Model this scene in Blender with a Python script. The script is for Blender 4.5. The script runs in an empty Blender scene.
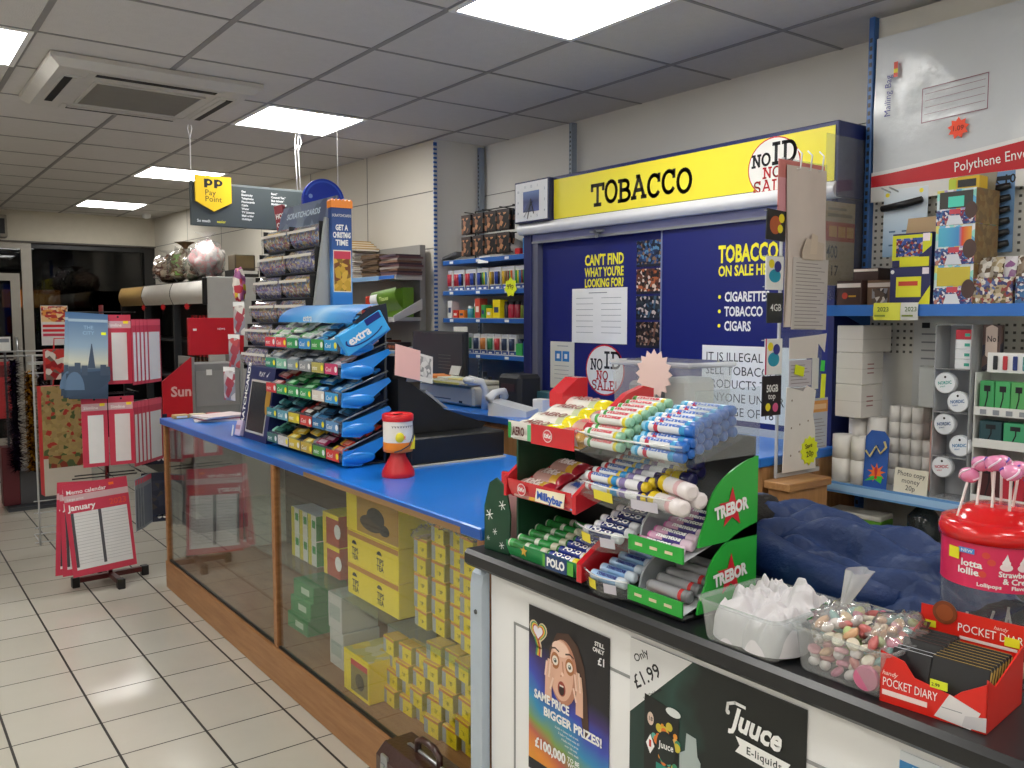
import bpy, math, random
from mathutils import Matrix, Vector, noise
RND = random.Random(11)
PI = math.pi
SC = bpy.context.scene
COL = SC.collection
EXPOSURE = -0.06
LAMP_S = 19.0
# ------------------------------------------------------------ materials
def lin(h):
    h = h.lstrip('#')
    o = []
    for i in (0, 2, 4):
        c = int(h[i:i+2], 16)/255
        o.append(c/12.92 if c <= .04045 else ((c+.055)/1.055)**2.4)
    return (o[0], o[1], o[2], 1)
MATS = {}
def newmat(key):
    m = bpy.data.materials.new(key)
    m.use_nodes = True
    nt = m.node_tree
    nt.nodes.clear()
    out = nt.nodes.new('ShaderNodeOutputMaterial')
    return m, nt, out
def mat(h, rough=.5, metal=0, mott=.06, nscale=14, bump=0, bscale=60, coat=0, sheen=0):
    """plain colour with a faint procedural mottling"""
    key = (h, rough, metal, mott, nscale, bump, bscale, coat, sheen)
    if key in MATS: return MATS[key]
    m, nt, out = newmat('mat_'+h.strip('#')+'_%g' % rough)
    N, Lk = nt.nodes, nt.links
    b = N.new('ShaderNodeBsdfPrincipled')
    b.inputs['Roughness'].default_value = rough
    b.inputs['Metallic'].default_value = metal
    b.inputs['Coat Weight'].default_value = coat
    b.inputs['Sheen Weight'].default_value = sheen
    c = lin(h)
    tc = N.new('ShaderNodeTexCoord'); nz = N.new('ShaderNodeTexNoise')
    nz.inputs['Scale'].default_value = nscale; nz.inputs['Detail'].default_value = 3
    Lk.new(tc.outputs['Object'], nz.inputs['Vector'])
    mx = N.new('ShaderNodeMix'); mx.data_type = 'RGBA'
    mx.inputs['A'].default_value = tuple(v*(1-mott) for v in c[:3])+(1,)
    mx.inputs['B'].default_value = tuple(min(1, v*(1+mott)) for v in c[:3])+(1,)
    Lk.new(nz.outputs['Fac'], mx.inputs['Factor'])
    Lk.new(mx.outputs['Result'], b.inputs['Base Color'])
    if bump:
        n2 = N.new('ShaderNodeTexNoise'); n2.inputs['Scale'].default_value = bscale; n2.inputs['Detail'].default_value = 4
        Lk.new(tc.outputs['Object'], n2.inputs['Vector'])
        bp = N.new('ShaderNodeBump'); bp.inputs['Strength'].default_value = bump; bp.inputs['Distance'].default_value = .01
        Lk.new(n2.outputs['Fac'], bp.inputs['Height']); Lk.new(bp.outputs['Normal'], b.inputs['Normal'])
    Lk.new(b.outputs[0], out.inputs[0])
    MATS[key] = m
    return m
def prt(key, cols, scale=60, stretch=(1, 1, 1), rough=.35, kind='VORONOI'):
    """busy printed packaging: cells of flat colours from a palette"""
    if key in MATS: return MATS[key]
    m, nt, out = newmat('print_'+key)
    N, Lk = nt.nodes, nt.links
    b = N.new('ShaderNodeBsdfPrincipled'); b.inputs['Roughness'].default_value = rough
    tc = N.new('ShaderNodeTexCoord'); mp = N.new('ShaderNodeMapping')
    mp.inputs['Scale'].default_value = stretch
    Lk.new(tc.outputs['Object'], mp.inputs['Vector'])
    rp = N.new('ShaderNodeValToRGB'); rp.color_ramp.interpolation = 'CONSTANT'
    if kind == 'VORONOI':
        v = N.new('ShaderNodeTexVoronoi'); v.inputs['Scale'].default_value = scale
        Lk.new(mp.outputs[0], v.inputs['Vector'])
        sp = N.new('ShaderNodeSeparateColor'); Lk.new(v.outputs['Color'], sp.inputs[0])
        Lk.new(sp.outputs[0], rp.inputs[0])
    else:
        v = N.new('ShaderNodeTexNoise'); v.inputs['Scale'].default_value = scale; v.inputs['Detail'].default_value = 2
        Lk.new(mp.outputs[0], v.inputs['Vector'])
        ma = N.new('ShaderNodeMapRange'); ma.inputs[1].default_value = .3; ma.inputs[2].default_value = .7
        Lk.new(v.outputs['Fac'], ma.inputs[0]); Lk.new(ma.outputs[0], rp.inputs[0])
    e = rp.color_ramp.elements
    while len(e) < len(cols): e.new(.5)
    for i, c in enumerate(cols):
        e[i].position = i/len(cols); e[i].color = lin(c)
    Lk.new(rp.outputs[0], b.inputs['Base Color']); Lk.new(b.outputs[0], out.inputs[0])
    MATS[key] = m
    return m
def grad(key, stops, axis='X', a=0, b=1, rough=.4, swirl=0, rot=0):
    """printed colour blend (a poster's rainbow, a card's sky) along a local axis"""
    if key in MATS: return MATS[key]
    m, nt, out = newmat('blend_'+key)
    N, Lk = nt.nodes, nt.links
    bs = N.new('ShaderNodeBsdfPrincipled'); bs.inputs['Roughness'].default_value = rough
    tc = N.new('ShaderNodeTexCoord'); mp = N.new('ShaderNodeMapping'); mp.inputs['Rotation'].default_value = (0, rot, 0)
    Lk.new(tc.outputs['Object'], mp.inputs[0])
    sp = N.new('ShaderNodeSeparateXYZ'); Lk.new(mp.outputs[0], sp.inputs[0])
    mr = N.new('ShaderNodeMapRange'); mr.inputs[1].default_value = a; mr.inputs[2].default_value = b
    src = sp.outputs['XYZ'.index(axis)]
    if swirl:
        nz = N.new('ShaderNodeTexNoise'); nz.inputs['Scale'].default_value = 9
        Lk.new(tc.outputs['Object'], nz.inputs['Vector'])
        ad = N.new('ShaderNodeMath'); ad.operation = 'MULTIPLY_ADD'; ad.inputs[1].default_value = swirl
        Lk.new(nz.outputs['Fac'], ad.inputs[0]); Lk.new(src, ad.inputs[2]); src = ad.outputs[0]
    Lk.new(src, mr.inputs[0])
    rp = N.new('ShaderNodeValToRGB'); e = rp.color_ramp.elements
    while len(e) < len(stops): e.new(.5)
    for i, (p, c) in enumerate(stops):
        e[i].position = p; e[i].color = lin(c)
    Lk.new(mr.outputs[0], rp.inputs[0]); Lk.new(rp.outputs[0], bs.inputs['Base Color']); Lk.new(bs.outputs[0], out.inputs[0])
    MATS[key] = m
    return m
def clear(key, tint='#f4f8f8', refl=1.0, rough=.03, haze=0, hazecol='#ffffff', ior=1.45):
    """thin clear sheet: see-through with fresnel reflection, optional milky haze"""
    if key in MATS: return MATS[key]
    m, nt, out = newmat('clear_'+key)
    N, Lk = nt.nodes, nt.links
    t = N.new('ShaderNodeBsdfTransparent'); t.inputs[0].default_value = lin(tint)
    last = t.outputs[0]
    if haze:
        d = N.new('ShaderNodeBsdfDiffuse'); d.inputs[0].default_value = lin(hazecol)
        mh = N.new('ShaderNodeMixShader'); mh.inputs[0].default_value = haze
        Lk.new(last, mh.inputs[1]); Lk.new(d.outputs[0], mh.inputs[2]); last = mh.outputs[0]
    g = N.new('ShaderNodeBsdfGlossy'); g.inputs['Roughness'].default_value = rough
    ge = N.new('ShaderNodeNewGeometry'); dp = N.new('ShaderNodeVectorMath'); dp.operation = 'DOT_PRODUCT'
    Lk.new(ge.outputs['Normal'], dp.inputs[0]); Lk.new(ge.outputs['Incoming'], dp.inputs[1])
    f0 = ((ior-1)/(ior+1))**2
    def mth(op, a, b):
        n = N.new('ShaderNodeMath'); n.operation = op
        for i, q in enumerate((a, b)):
            if isinstance(q, (int, float)): n.inputs[i].default_value = q
            else: Lk.new(q, n.inputs[i])
        return n.outputs[0]
    fr = mth('ADD', f0, mth('MULTIPLY', 1-f0, mth('POWER', mth('SUBTRACT', 1, mth('ABSOLUTE', dp.outputs['Value'], 0)), 5)))
    ml = N.new('ShaderNodeMath'); ml.operation = 'MULTIPLY'; ml.inputs[1].default_value = refl; ml.use_clamp = True
    Lk.new(fr, ml.inputs[0])
    mx = N.new('ShaderNodeMixShader'); Lk.new(ml.outputs[0], mx.inputs[0])
    Lk.new(last, mx.inputs[1]); Lk.new(g.outputs[0], mx.inputs[2]); Lk.new(mx.outputs[0], out.inputs[0])
    MATS[key] = m
    return m
def emit(key, h, s):
    if key in MATS: return MATS[key]
    m, nt, out = newmat('glow_'+key)
    e = nt.nodes.new('ShaderNodeEmission'); e.inputs[0].default_value = lin(h); e.inputs[1].default_value = s
    nt.links.new(e.outputs[0], out.inputs[0]); MATS[key] = m
    return m
def wood(key, a, b, rough=.45, axis=(1, 12, 12)):
    if key in MATS: return MATS[key]
    m, nt, out = newmat('wood_'+key)
    N, Lk = nt.nodes, nt.links
    bs = N.new('ShaderNodeBsdfPrincipled'); bs.inputs['Roughness'].default_value = rough
    tc = N.new('ShaderNodeTexCoord'); mp = N.new('ShaderNodeMapping'); mp.inputs['Scale'].default_value = axis
    nz = N.new('ShaderNodeTexNoise'); nz.inputs['Scale'].default_value = 4; nz.inputs['Detail'].default_value = 6
    nz.inputs['Roughness'].default_value = .65
    Lk.new(tc.outputs['Object'], mp.inputs[0]); Lk.new(mp.outputs[0], nz.inputs['Vector'])
    rp = N.new('ShaderNodeValToRGB'); e = rp.color_ramp.elements
    e[0].position = .3; e[0].color = lin(a); e[1].position = .7; e[1].color = lin(b)
    Lk.new(nz.outputs['Fac'], rp.inputs[0]); Lk.new(rp.outputs[0], bs.inputs['Base Color']); Lk.new(bs.outputs[0], out.inputs[0])
    MATS[key] = m
    return m
def W_(h='#e9e9e6', r=.45): return mat(h, r)
# ------------------------------------------------------------ frames
def Tr(x, y, z): return Matrix.Translation((x, y, z))
def Rz(d): return Matrix.Rotation(math.radians(d), 4, 'Z')
def Rx(d): return Matrix.Rotation(math.radians(d), 4, 'X')
def Ry(d): return Matrix.Rotation(math.radians(d), 4, 'Y')
def A(x, y, z): return Tr(x, y, z) @ Rz(-90)      # local x runs to the right as seen from the aisle, local -y faces the aisle
I4 = Matrix.Identity(4)
# ------------------------------------------------------------ mesh builder
TXT = {}
def text_geo(s, bold, spacing):
    k = (s, bold, spacing)
    if k not in TXT:
        c = bpy.data.curves.new('t', 'FONT'); c.body = s; c.size = 1; c.resolution_u = 2; c.offset = bold
        c.space_character = spacing
        o = bpy.data.objects.new('t', c); me = o.to_mesh()
        v = [(p.co.x/.73, p.co.y/.73) for p in me.vertices]; f = [tuple(p.vertices) for p in me.polygons]
        o.to_mesh_clear(); bpy.data.objects.remove(o); bpy.data.curves.remove(c)
        TXT[k] = (v, f)
    return TXT[k]
def arc(cx, cz, rx, rz, a0, a1, n=14):
    return [(cx+rx*math.cos(math.radians(a0+(a1-a0)*i/n)), cz+rz*math.sin(math.radians(a0+(a1-a0)*i/n))) for i in range(n+1)]
GL = {
 'T': (.8, [[(0, .95), (.8, .95)], [(.4, .95), (.4, .03)], [(.2, .04), (.6, .04)], [(.03, .95), (.03, .72)], [(.77, .95), (.77, .72)]]),
 'O': (.78, [arc(.39, .5, .34, .46, 0, 360, 22)]),
 'B': (.72, [[(.14, .03), (.14, .97)], [(0, .95), (.3, .95)], [(0, .05), (.3, .05)], [(.3, .95)]+arc(.36, .74, .24, .21, 90, -90, 8)+[(.14, .53)], [(.36, .53)]+arc(.38, .29, .3, .24, 90, -90, 9)+[(.14, .05)]]),
 'A': (.84, [[(.1, .04), (.42, .97), (.74, .04)], [(.22, .36), (.62, .36)], [(0, .04), (.24, .04)], [(.6, .04), (.84, .04)], [(.3, .96), (.44, .96)]]),
 'C': (.74, [arc(.39, .5, .33, .45, 42, 318, 18), [(.66, .97), (.66, .68)]]),
 'N': (.84, [[(.16, .03), (.16, .97)], [(.68, .03), (.68, .97)], [(.16, .95), (.68, .05)], [(0, .96), (.28, .96)], [(.54, .96), (.82, .96)], [(0, .04), (.3, .04)]]),
 'I': (.44, [[(.2, .03), (.2, .97)], [(.02, .95), (.38, .95)], [(.02, .05), (.38, .05)]]),
 'D': (.8, [[(.16, .03), (.16, .97)], [(0, .95), (.36, .95)]+arc(.36, .5, .38, .45, 90, -90, 12)+[(0, .05)]]),
 'S': (.66, [arc(.33, .73, .25, .22, 30, 270, 10)+arc(.33, .28, .26, .23, 90, -150, 10), [(.58, .98), (.58, .74)], [(.05, .3), (.05, .02)]]),
 'L': (.66, [[(.16, .03), (.16, .97)], [(0, .95), (.34, .95)], [(0, .05), (.62, .05), (.62, .3)]]),
 'E': (.68, [[(.16, .03), (.16, .97)], [(0, .95), (.6, .95), (.6, .74)], [(.16, .52), (.46, .52)], [(0, .05), (.62, .05), (.62, .28)]]),
 '!': (.3, [[(.12, .98), (.12, .3)], [(.12, .1), (.12, .0)]]),
 ' ': (.4, []),
}
class MB:
    def __init__(s, T=None):
        s.v = []; s.f = []; s.m = []; s.mats = []; s.s = []; s.T = T or I4
    def mi(s, m):
        if m not in s.mats: s.mats.append(m)
        return s.mats.index(m)
    def add(s, vs, fs, m, smooth=False, T=None):
        M = s.T @ T if T is not None else s.T
        o = len(s.v); flip = M.determinant() < 0
        s.v += [tuple(M @ Vector(v)) for v in vs]
        many = isinstance(m, (list, tuple))
        for i, f in enumerate(fs):
            f = tuple(o+k for k in f)
            s.f.append(f[::-1] if flip else f); s.m.append(s.mi(m[i] if many else m)); s.s.append(smooth)
    def box(s, a, b, m, bev=0, T=None, faces=None):
        """faces: dict of side -> material for sides l r f k b t (left right front back bottom top)"""
        x0, y0, z0 = a; x1, y1, z1 = b
        if x0 > x1: x0, x1 = x1, x0
        if y0 > y1: y0, y1 = y1, y0
        if z0 > z1: z0, z1 = z1, z0
        fm = [(faces or {}).get(k, m) for k in 'lrfkbt']
        bev = min(bev, (x1-x0)*.45, (y1-y0)*.45, (z1-z0)*.45)
        if bev <= 0:
            v = [(x, y, z) for x in (x0, x1) for y in (y0, y1) for z in (z0, z1)]
            s.add(v, [(0, 1, 3, 2), (4, 6, 7, 5), (0, 4, 5, 1), (2, 3, 7, 6), (0, 2, 6, 4), (1, 5, 7, 3)], fm, T=T)
            return
        X, Y, Z = (x0, x1), (y0, y1), (z0, z1); v = []; idx = {}
        for i in (0, 1):
            for j in (0, 1):
                for k in (0, 1):
                    sx, sy, sz = (1-2*i)*bev, (1-2*j)*bev, (1-2*k)*bev
                    for ax in range(3):
                        idx[i, j, k, ax] = len(v)
                        v.append((X[i]+(sx if ax != 0 else 0), Y[j]+(sy if ax != 1 else 0), Z[k]+(sz if ax != 2 else 0)))
        F = []; fmm = []
        def face(l, mm): F.append(l); fmm.append(mm)
        g = lambda i, j, k, ax: idx[i, j, k, ax]
        face([g(0, 0, 0, 0), g(0, 0, 1, 0), g(0, 1, 1, 0), g(0, 1, 0, 0)], fm[0])
        face([g(1, 0, 0, 0), g(1, 1, 0, 0), g(1, 1, 1, 0), g(1, 0, 1, 0)], fm[1])
        face([g(0, 0, 0, 1), g(1, 0, 0, 1), g(1, 0, 1, 1), g(0, 0, 1, 1)], fm[2])
        face([g(0, 1, 0, 1), g(0, 1, 1, 1), g(1, 1, 1, 1), g(1, 1, 0, 1)], fm[3])
        face([g(0, 0, 0, 2), g(0, 1, 0, 2), g(1, 1, 0, 2), g(1, 0, 0, 2)], fm[4])
        face([g(0, 0, 1, 2), g(1, 0, 1, 2), g(1, 1, 1, 2), g(0, 1, 1, 2)], fm[5])
        for i in (0, 1):
            for j in (0, 1):
                l = [g(i, j, 0, 0), g(i, j, 0, 1), g(i, j, 1, 1), g(i, j, 1, 0)]; face(l if i == j else l[::-1], fm[0 if i == 0 else 1])
        for i in (0, 1):
            for k in (0, 1):
                l = [g(i, 0, k, 0), g(i, 1, k, 0), g(i, 1, k, 2), g(i, 0, k, 2)]; face(l if i == k else l[::-1], fm[4 if k == 0 else 5])
        for j in (0, 1):
            for k in (0, 1):
                l = [g(0, j, k, 1), g(0, j, k, 2), g(1, j, k, 2), g(1, j, k, 1)]; face(l if j == k else l[::-1], fm[2 if j == 0 else 3])
        for i in (0, 1):
            for j in (0, 1):
                for k in (0, 1):
                    l = [g(i, j, k, 0), g(i, j, k, 1), g(i, j, k, 2)]; face(l if (i+j+k) % 2 else l[::-1], fm[5 if k else 4])
        s.add(v, F, fmm, T=T)
    def quad(s, p, m, T=None): s.add(p, [(0, 1, 2, 3)], m, T=T)
    def poly(s, pts, m, y=0, T=None):       # flat polygon in the local x-z plane facing -y
        s.add([(x, y, z) for x, z in pts], [tuple(range(len(pts)))], m, T=T)
    def rect(s, x0, z0, x1, z1, m, y=0, T=None): s.poly([(x0, z0), (x1, z0), (x1, z1), (x0, z1)], m, y, T)
    def disc(s, x, z, r, m, y=0, rz=None, n=24, T=None):
        s.poly(arc(x, z, r, rz or r, 0, 360*(n-1)/n, n-1), m, y, T)
    def prism(s, pts, d0, d1, m, axis='y', mside=None, T=None):
        """pts in the plane across the axis, extruded d0..d1; axis y -> pts (x,z), axis x -> pts (y,z), axis z -> pts (x,y)"""
        n = len(pts)
        mk = {'y': lambda p, d: (p[0], d, p[1]), 'x': lambda p, d: (d, p[0], p[1]), 'z': lambda p, d: (p[0], p[1], d)}[axis]
        v = [mk(p, d0) for p in pts]+[mk(p, d1) for p in pts]
        F = [tuple(range(n)), tuple(range(2*n-1, n-1, -1))]+[(i, i+n, (i+1) % n+n, (i+1) % n) for i in range(n)]
        ar = sum(pts[i][0]*pts[(i+1) % n][1]-pts[(i+1) % n][0]*pts[i][1] for i in range(n))
        good = ar > 0
        if axis != 'y': good = not good
        if (d1 < d0): good = not good
        if not good: F = [f[::-1] for f in F]
        s.add(v, F, [m, m]+[mside or m]*n, T=T)
    def lathe(s, prof, m, c=(0, 0, 0), n=20, T=None, smooth=True, caps=True):
        """prof: (r, z) from bottom to top; m one material or one per band"""
        v = []; F = []; mm = []
        for r, z in prof:
            for i in range(n):
                a = 2*PI*i/n; v.append((c[0]+r*math.cos(a), c[1]+r*math.sin(a), c[2]+z))
        L = isinstance(m, (list, tuple))
        for k in range(len(prof)-1):
            for i in range(n):
                j = (i+1) % n; F.append((k*n+i, k*n+j, k*n+n+j, k*n+n+i)); mm.append(m[k] if L else m)
        s.add(v, F, mm, smooth, T)
        if caps:
            e = len(prof)-1
            if prof[0][0] > 1e-5: s.add(v[:n], [tuple(range(n))[::-1]], m[0] if L else m, False, T)
            if prof[e][0] > 1e-5: s.add(v[e*n:], [tuple(range(n))], m[-1] if L else m, False, T)
    def tube(s, pts, r, m, n=8, T=None, closed=False):
        P = [Vector(p) for p in pts]; v = []; F = []; N = len(P)
        rr = r if isinstance(r, (list, tuple)) else [r]*N
        prev = None
        for i, p in enumerate(P):
            d = (P[(i+1) % N]-P[i-1]) if closed else (P[min(i+1, N-1)]-P[max(i-1, 0)])
            d.normalize()
            up = prev if prev is not None else (Vector((0, 0, 1)) if abs(d.z) < .9 else Vector((1, 0, 0)))
            a = d.cross(up)
            if a.length < 1e-4: a = d.cross(Vector((0, 1, .3)))
            a.normalize(); b = a.cross(d); prev = b
            for k in range(n):
                t = 2*PI*k/n; v.append(tuple(p+(a*math.cos(t)+b*math.sin(t))*rr[i]))
        for i in range(N if closed else N-1):
            i2 = (i+1) % N
            for k in range(n):
                k2 = (k+1) % n; F.append((i*n+k, i2*n+k, i2*n+k2, i*n+k2))
        if not closed: F += [tuple(range(n)), tuple(range((N-1)*n, N*n))[::-1]]
        s.add(v, F, m, True, T)
    def grid(s, fn, nu, nv, m, smooth=True, T=None, mfn=None):
        v = [fn(i/nu, j/nv) for j in range(nv+1) for i in range(nu+1)]; F = []; mm = []
        for j in range(nv):
            for i in range(nu):
                a = j*(nu+1)+i; F.append((a, a+1, a+nu+2, a+nu+1)); mm.append(mfn((i+.5)/nu, (j+.5)/nv) if mfn else m)
        s.add(v, F, mm, smooth, T)
    def blob(s, c, r, m, n=10, amp=0, fr=6, seed=0, T=None, mfn=None):
        rx, ry, rz = r if isinstance(r, (tuple, list)) else (r, r, r)
        v = []; F = []; mm = []; nv = n; nu = n*2
        for j in range(nv+1):
            th = PI*j/nv
            for i in range(nu):
                ph = 2*PI*i/nu; d = Vector((math.sin(th)*math.cos(ph), math.sin(th)*math.sin(ph), math.cos(th)))
                k = 1+amp*noise.noise(d*fr*.5+Vector((seed*7.3, seed, 3))) if amp else 1
                v.append((c[0]+d.x*rx*k, c[1]+d.y*ry*k, c[2]+d.z*rz*k))
        for j in range(nv):
            for i in range(nu):
                i2 = (i+1) % nu
                F.append((j*nu+i, (j+1)*nu+i, (j+1)*nu+i2, j*nu+i2)); mm.append(mfn(i, j) if mfn else m)
        s.add(v, F, mm, True, T)
    def text(s, t, x, z, h, m, y=0, al='L', sx=1, bold=0.012, rot=0, sp=1, wrap=None, T=None, shear=0):
        v, f = text_geo(t, bold, sp)
        if not v: return
        w = max(p[0] for p in v); o = {'L': 0, 'C': -w/2, 'R': -w}[al]
        ca, sa = math.cos(math.radians(rot)), math.sin(math.radians(rot))
        P = []
        for a, b in v:
            a = (a+o+shear*b)*h*sx; b = b*h
            a, b = a*ca-b*sa, a*sa+b*ca
            if wrap is None: P.append((x+a, y, z+b))
            elif wrap[0] == 'X':               # round a roll lying along local x, radius r, start angle in degrees above the front
                r, a0 = wrap[1], wrap[2]; t_ = math.radians(a0)+b/r
                P.append((x+a, y-r*math.cos(t_), z+r*math.sin(t_)))
            else:                              # round an upright tub of radius r
                r = wrap[1]; t_ = (x+a)/r
                P.append((r*math.sin(t_), y-r*math.cos(t_), z+b))
        s.add(P, f, m, T=T)
    def textw(s, t, x, z, h, m, w, **k):
        """text squeezed or stretched to width w"""
        v, f = text_geo(t, k.get('bold', .012), k.get('sp', 1)); k['sx'] = w/(max(p[0] for p in v)*h)
        s.text(t, x, z, h, m, **k)
    def stroke(s, pts, wd, m, y=0, T=None):
        for (x0, z0), (x1, z1) in zip(pts, pts[1:]):
            dx, dz = x1-x0, z1-z0; l = math.hypot(dx, dz)
            if l < 1e-7: continue
            ux, uz = dx/l*wd/2, dz/l*wd/2
            x0, z0, x1, z1 = x0-ux*.6, z0-uz*.6, x1+ux*.6, z1+uz*.6
            s.poly([(x0+uz, z0-ux), (x1+uz, z1-ux), (x1-uz, z1+ux), (x0-uz, z0+ux)], m, y, T)
    def slab(s, t, x, z, h, m, y=0, w=1, th=.13, gap=.1, jit=0, rot=0):
        """hand-cut slab serif capitals"""
        tot = sum(GL[c][0]+gap for c in t)-gap; k = w/tot; cx = 0
        ca, sa = math.cos(math.radians(rot)), math.sin(math.radians(rot))
        for i, c in enumerate(t):
            dz = jit*h*(1 if i % 2 else -1)
            for st in GL[c][1]:
                P = [((cx+a)*k, b*h+dz) for a, b in st]
                s.stroke([(x+a*ca-b*sa, z+a*sa+b*ca) for a, b in P], th*h, m, y)
            cx += GL[c][0]+gap
    def build(s, name, par=None, world=False, smooth=None):
        me = bpy.data.meshes.new(name)
        v = s.v
        if par is not None and world:
            q = WT[par.name].inverted(); v = [tuple(q @ Vector(p)) for p in v]
        me.from_pydata(v, [], s.f)
        for m in s.mats: me.materials.append(m)
        me.polygons.foreach_set('material_index', s.m)
        me.polygons.foreach_set('use_smooth', s.s)
        me.update()
        o = bpy.data.objects.new(name, me); COL.objects.link(o)
        if par is not None:
            o.parent = par
            WT[o.name] = WT[par.name].copy()
        else: WT[o.name] = I4.copy()
        return o
WT = {}
def tag(o, label=None, cat=None, group=None, kind=None):
    if label: o['label'] = label
    if cat: o['category'] = cat
    if group: o['group'] = group
    if kind: o['kind'] = kind
    return o
def thing(name, label, cat, loc=(0, 0, 0), rz=0, group=None):
    o = bpy.data.objects.new(name, None); COL.objects.link(o); o.empty_display_size = .05
    o.location = loc; o.rotation_euler = (0, 0, math.radians(rz))
    WT[o.name] = Tr(*loc) @ Rz(rz)
    return tag(o, label, cat, group)
def solo(mb, name, label, cat, loc=(0, 0, 0), rz=0, group=None, world=False, rot=None):
    """a thing that is one mesh; world=True when the mesh was drawn in world coordinates"""
    if world:
        q = (Tr(*loc) @ Rz(rz)).inverted(); mb.v = [tuple(q @ Vector(p)) for p in mb.v]
    o = mb.build(name); o.location = loc; o.rotation_euler = rot or (0, 0, math.radians(rz))
    WT[o.name] = Tr(*loc) @ Rz(rz)
    return tag(o, label, cat, group)
def struct(mb, name):
    o = mb.build(name); o['kind'] = 'structure'
    return o
def inst(src, loc, rz=None, label=None, group=None, rot=None, scale=None, cat=None):
    r = src.copy(); COL.objects.link(r); r.location = loc
    if rz is not None: r.rotation_euler = (0, 0, math.radians(rz))
    if rot is not None: r.rotation_euler = rot
    if scale is not None: r.scale = scale
    if label: r['label'] = label
    if group: r['group'] = group
    if cat: r['category'] = cat
    for ch in list(src.children):
        c = ch.copy(); COL.objects.link(c); c.parent = r
        for g in list(ch.children):
            d = g.copy(); COL.objects.link(d); d.parent = c
    return r
class Spawn:
    """first call places the prototype itself, later calls place copies"""
    def __init__(s, o): s.o = o; s.used = False
    def __call__(s, loc, rz=None, label=None, group=None, rot=None, scale=None):
        if s.used: return inst(s.o, loc, rz, label, group, rot, scale)
        s.used = True; o = s.o; o.location = loc
        if rz is not None: o.rotation_euler = (0, 0, math.radians(rz))
        if rot is not None: o.rotation_euler = rot
        if scale is not None: o.scale = scale
        if label: o['label'] = label
        if group: o['group'] = group
        return o
def rad(*d): return tuple(math.radians(x) for x in d)
def sheet(w, h, m, t=.0015):
    b = MB(); b.box((-w/2, 0, 0), (w/2, t, h), m); return b
def star_pts(cx, cz, r0, r1, n, a0=90):
    return [(cx+(r0 if i % 2 == 0 else r1)*math.cos(math.radians(a0+180*i/n)), cz+(r0 if i % 2 == 0 else r1)*math.sin(math.radians(a0+180*i/n))) for i in range(2*n)]
# shared colours
NAVY = mat('#101c63', .4); BLUE = mat('#1a76d6', .3, coat=.3); SHELFBLUE = mat('#2a62b0', .4)
WHITE = mat('#eeeeec', .45); OFFW = mat('#dcdad4', .6); BLACK = mat('#141416', .4); DGREY = mat('#3a3d42', .5)
GREY = mat('#8b8d90', .45); LGREY = mat('#b9bbbc', .45); YEL = mat('#f4e130', .45); RED = mat('#cf1f26', .4)
STEEL = mat('#b5b8bb', .28, .9); INK = mat('#16161a', .6); DPINK = mat('#c93a55', .45); CARD = mat('#c9b690', .7)
FLUO = mat('#e6f020', .5); ORANGE = mat('#f2701e', .5); FLUOR = mat('#ff5028', .5); GREEN = mat('#1f8f3c', .45)
LIME = mat('#9ac53a', .5); PINKC = mat('#e8b7ae', .6); GOLD = mat('#c79a3a', .35, .5)
ACR = clear('acrylic', '#f0f5f5', .9, .04, .03); FILM = clear('film', '#fbfbfb', .8, .12, .05); TUB = clear('tub', '#eff3f3', .9, .1, .16)
# ------------------------------------------------------------ camera
cam = bpy.data.cameras.new('camera'); cam.sensor_fit = 'HORIZONTAL'; cam.sensor_width = 36; cam.lens = 868.5/1024*36
cam.clip_start = .02; cam.clip_end = 60
co = bpy.data.objects.new('camera', cam); COL.objects.link(co); co.location = (0, 0, 1.541)
YAW, PITCH = .6409, -.0787
co.rotation_euler = (PI/2+PITCH, 0, -YAW)
SC.camera = co
SC.view_settings.view_transform = 'Standard'; SC.view_settings.look = 'None'; SC.view_settings.gamma = 1
SC.view_settings.use_curve_mapping = False; SC.view_settings.exposure = EXPOSURE
wd = bpy.data.worlds.new('night'); SC.world = wd; wd.use_nodes = True
wd.node_tree.nodes['Background'].inputs[0].default_value = (.012, .014, .02, 1); wd.node_tree.nodes['Background'].inputs[1].default_value = .5
SC.cycles.use_denoising = True; SC.cycles.max_bounces = 10; SC.cycles.transparent_max_bounces = 24
SC.cycles.diffuse_bounces = 5; SC.cycles.glossy_bounces = 4; SC.cycles.caustics_reflective = False; SC.cycles.caustics_refractive = False
SC.cycles.sample_clamp_indirect = 6
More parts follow.
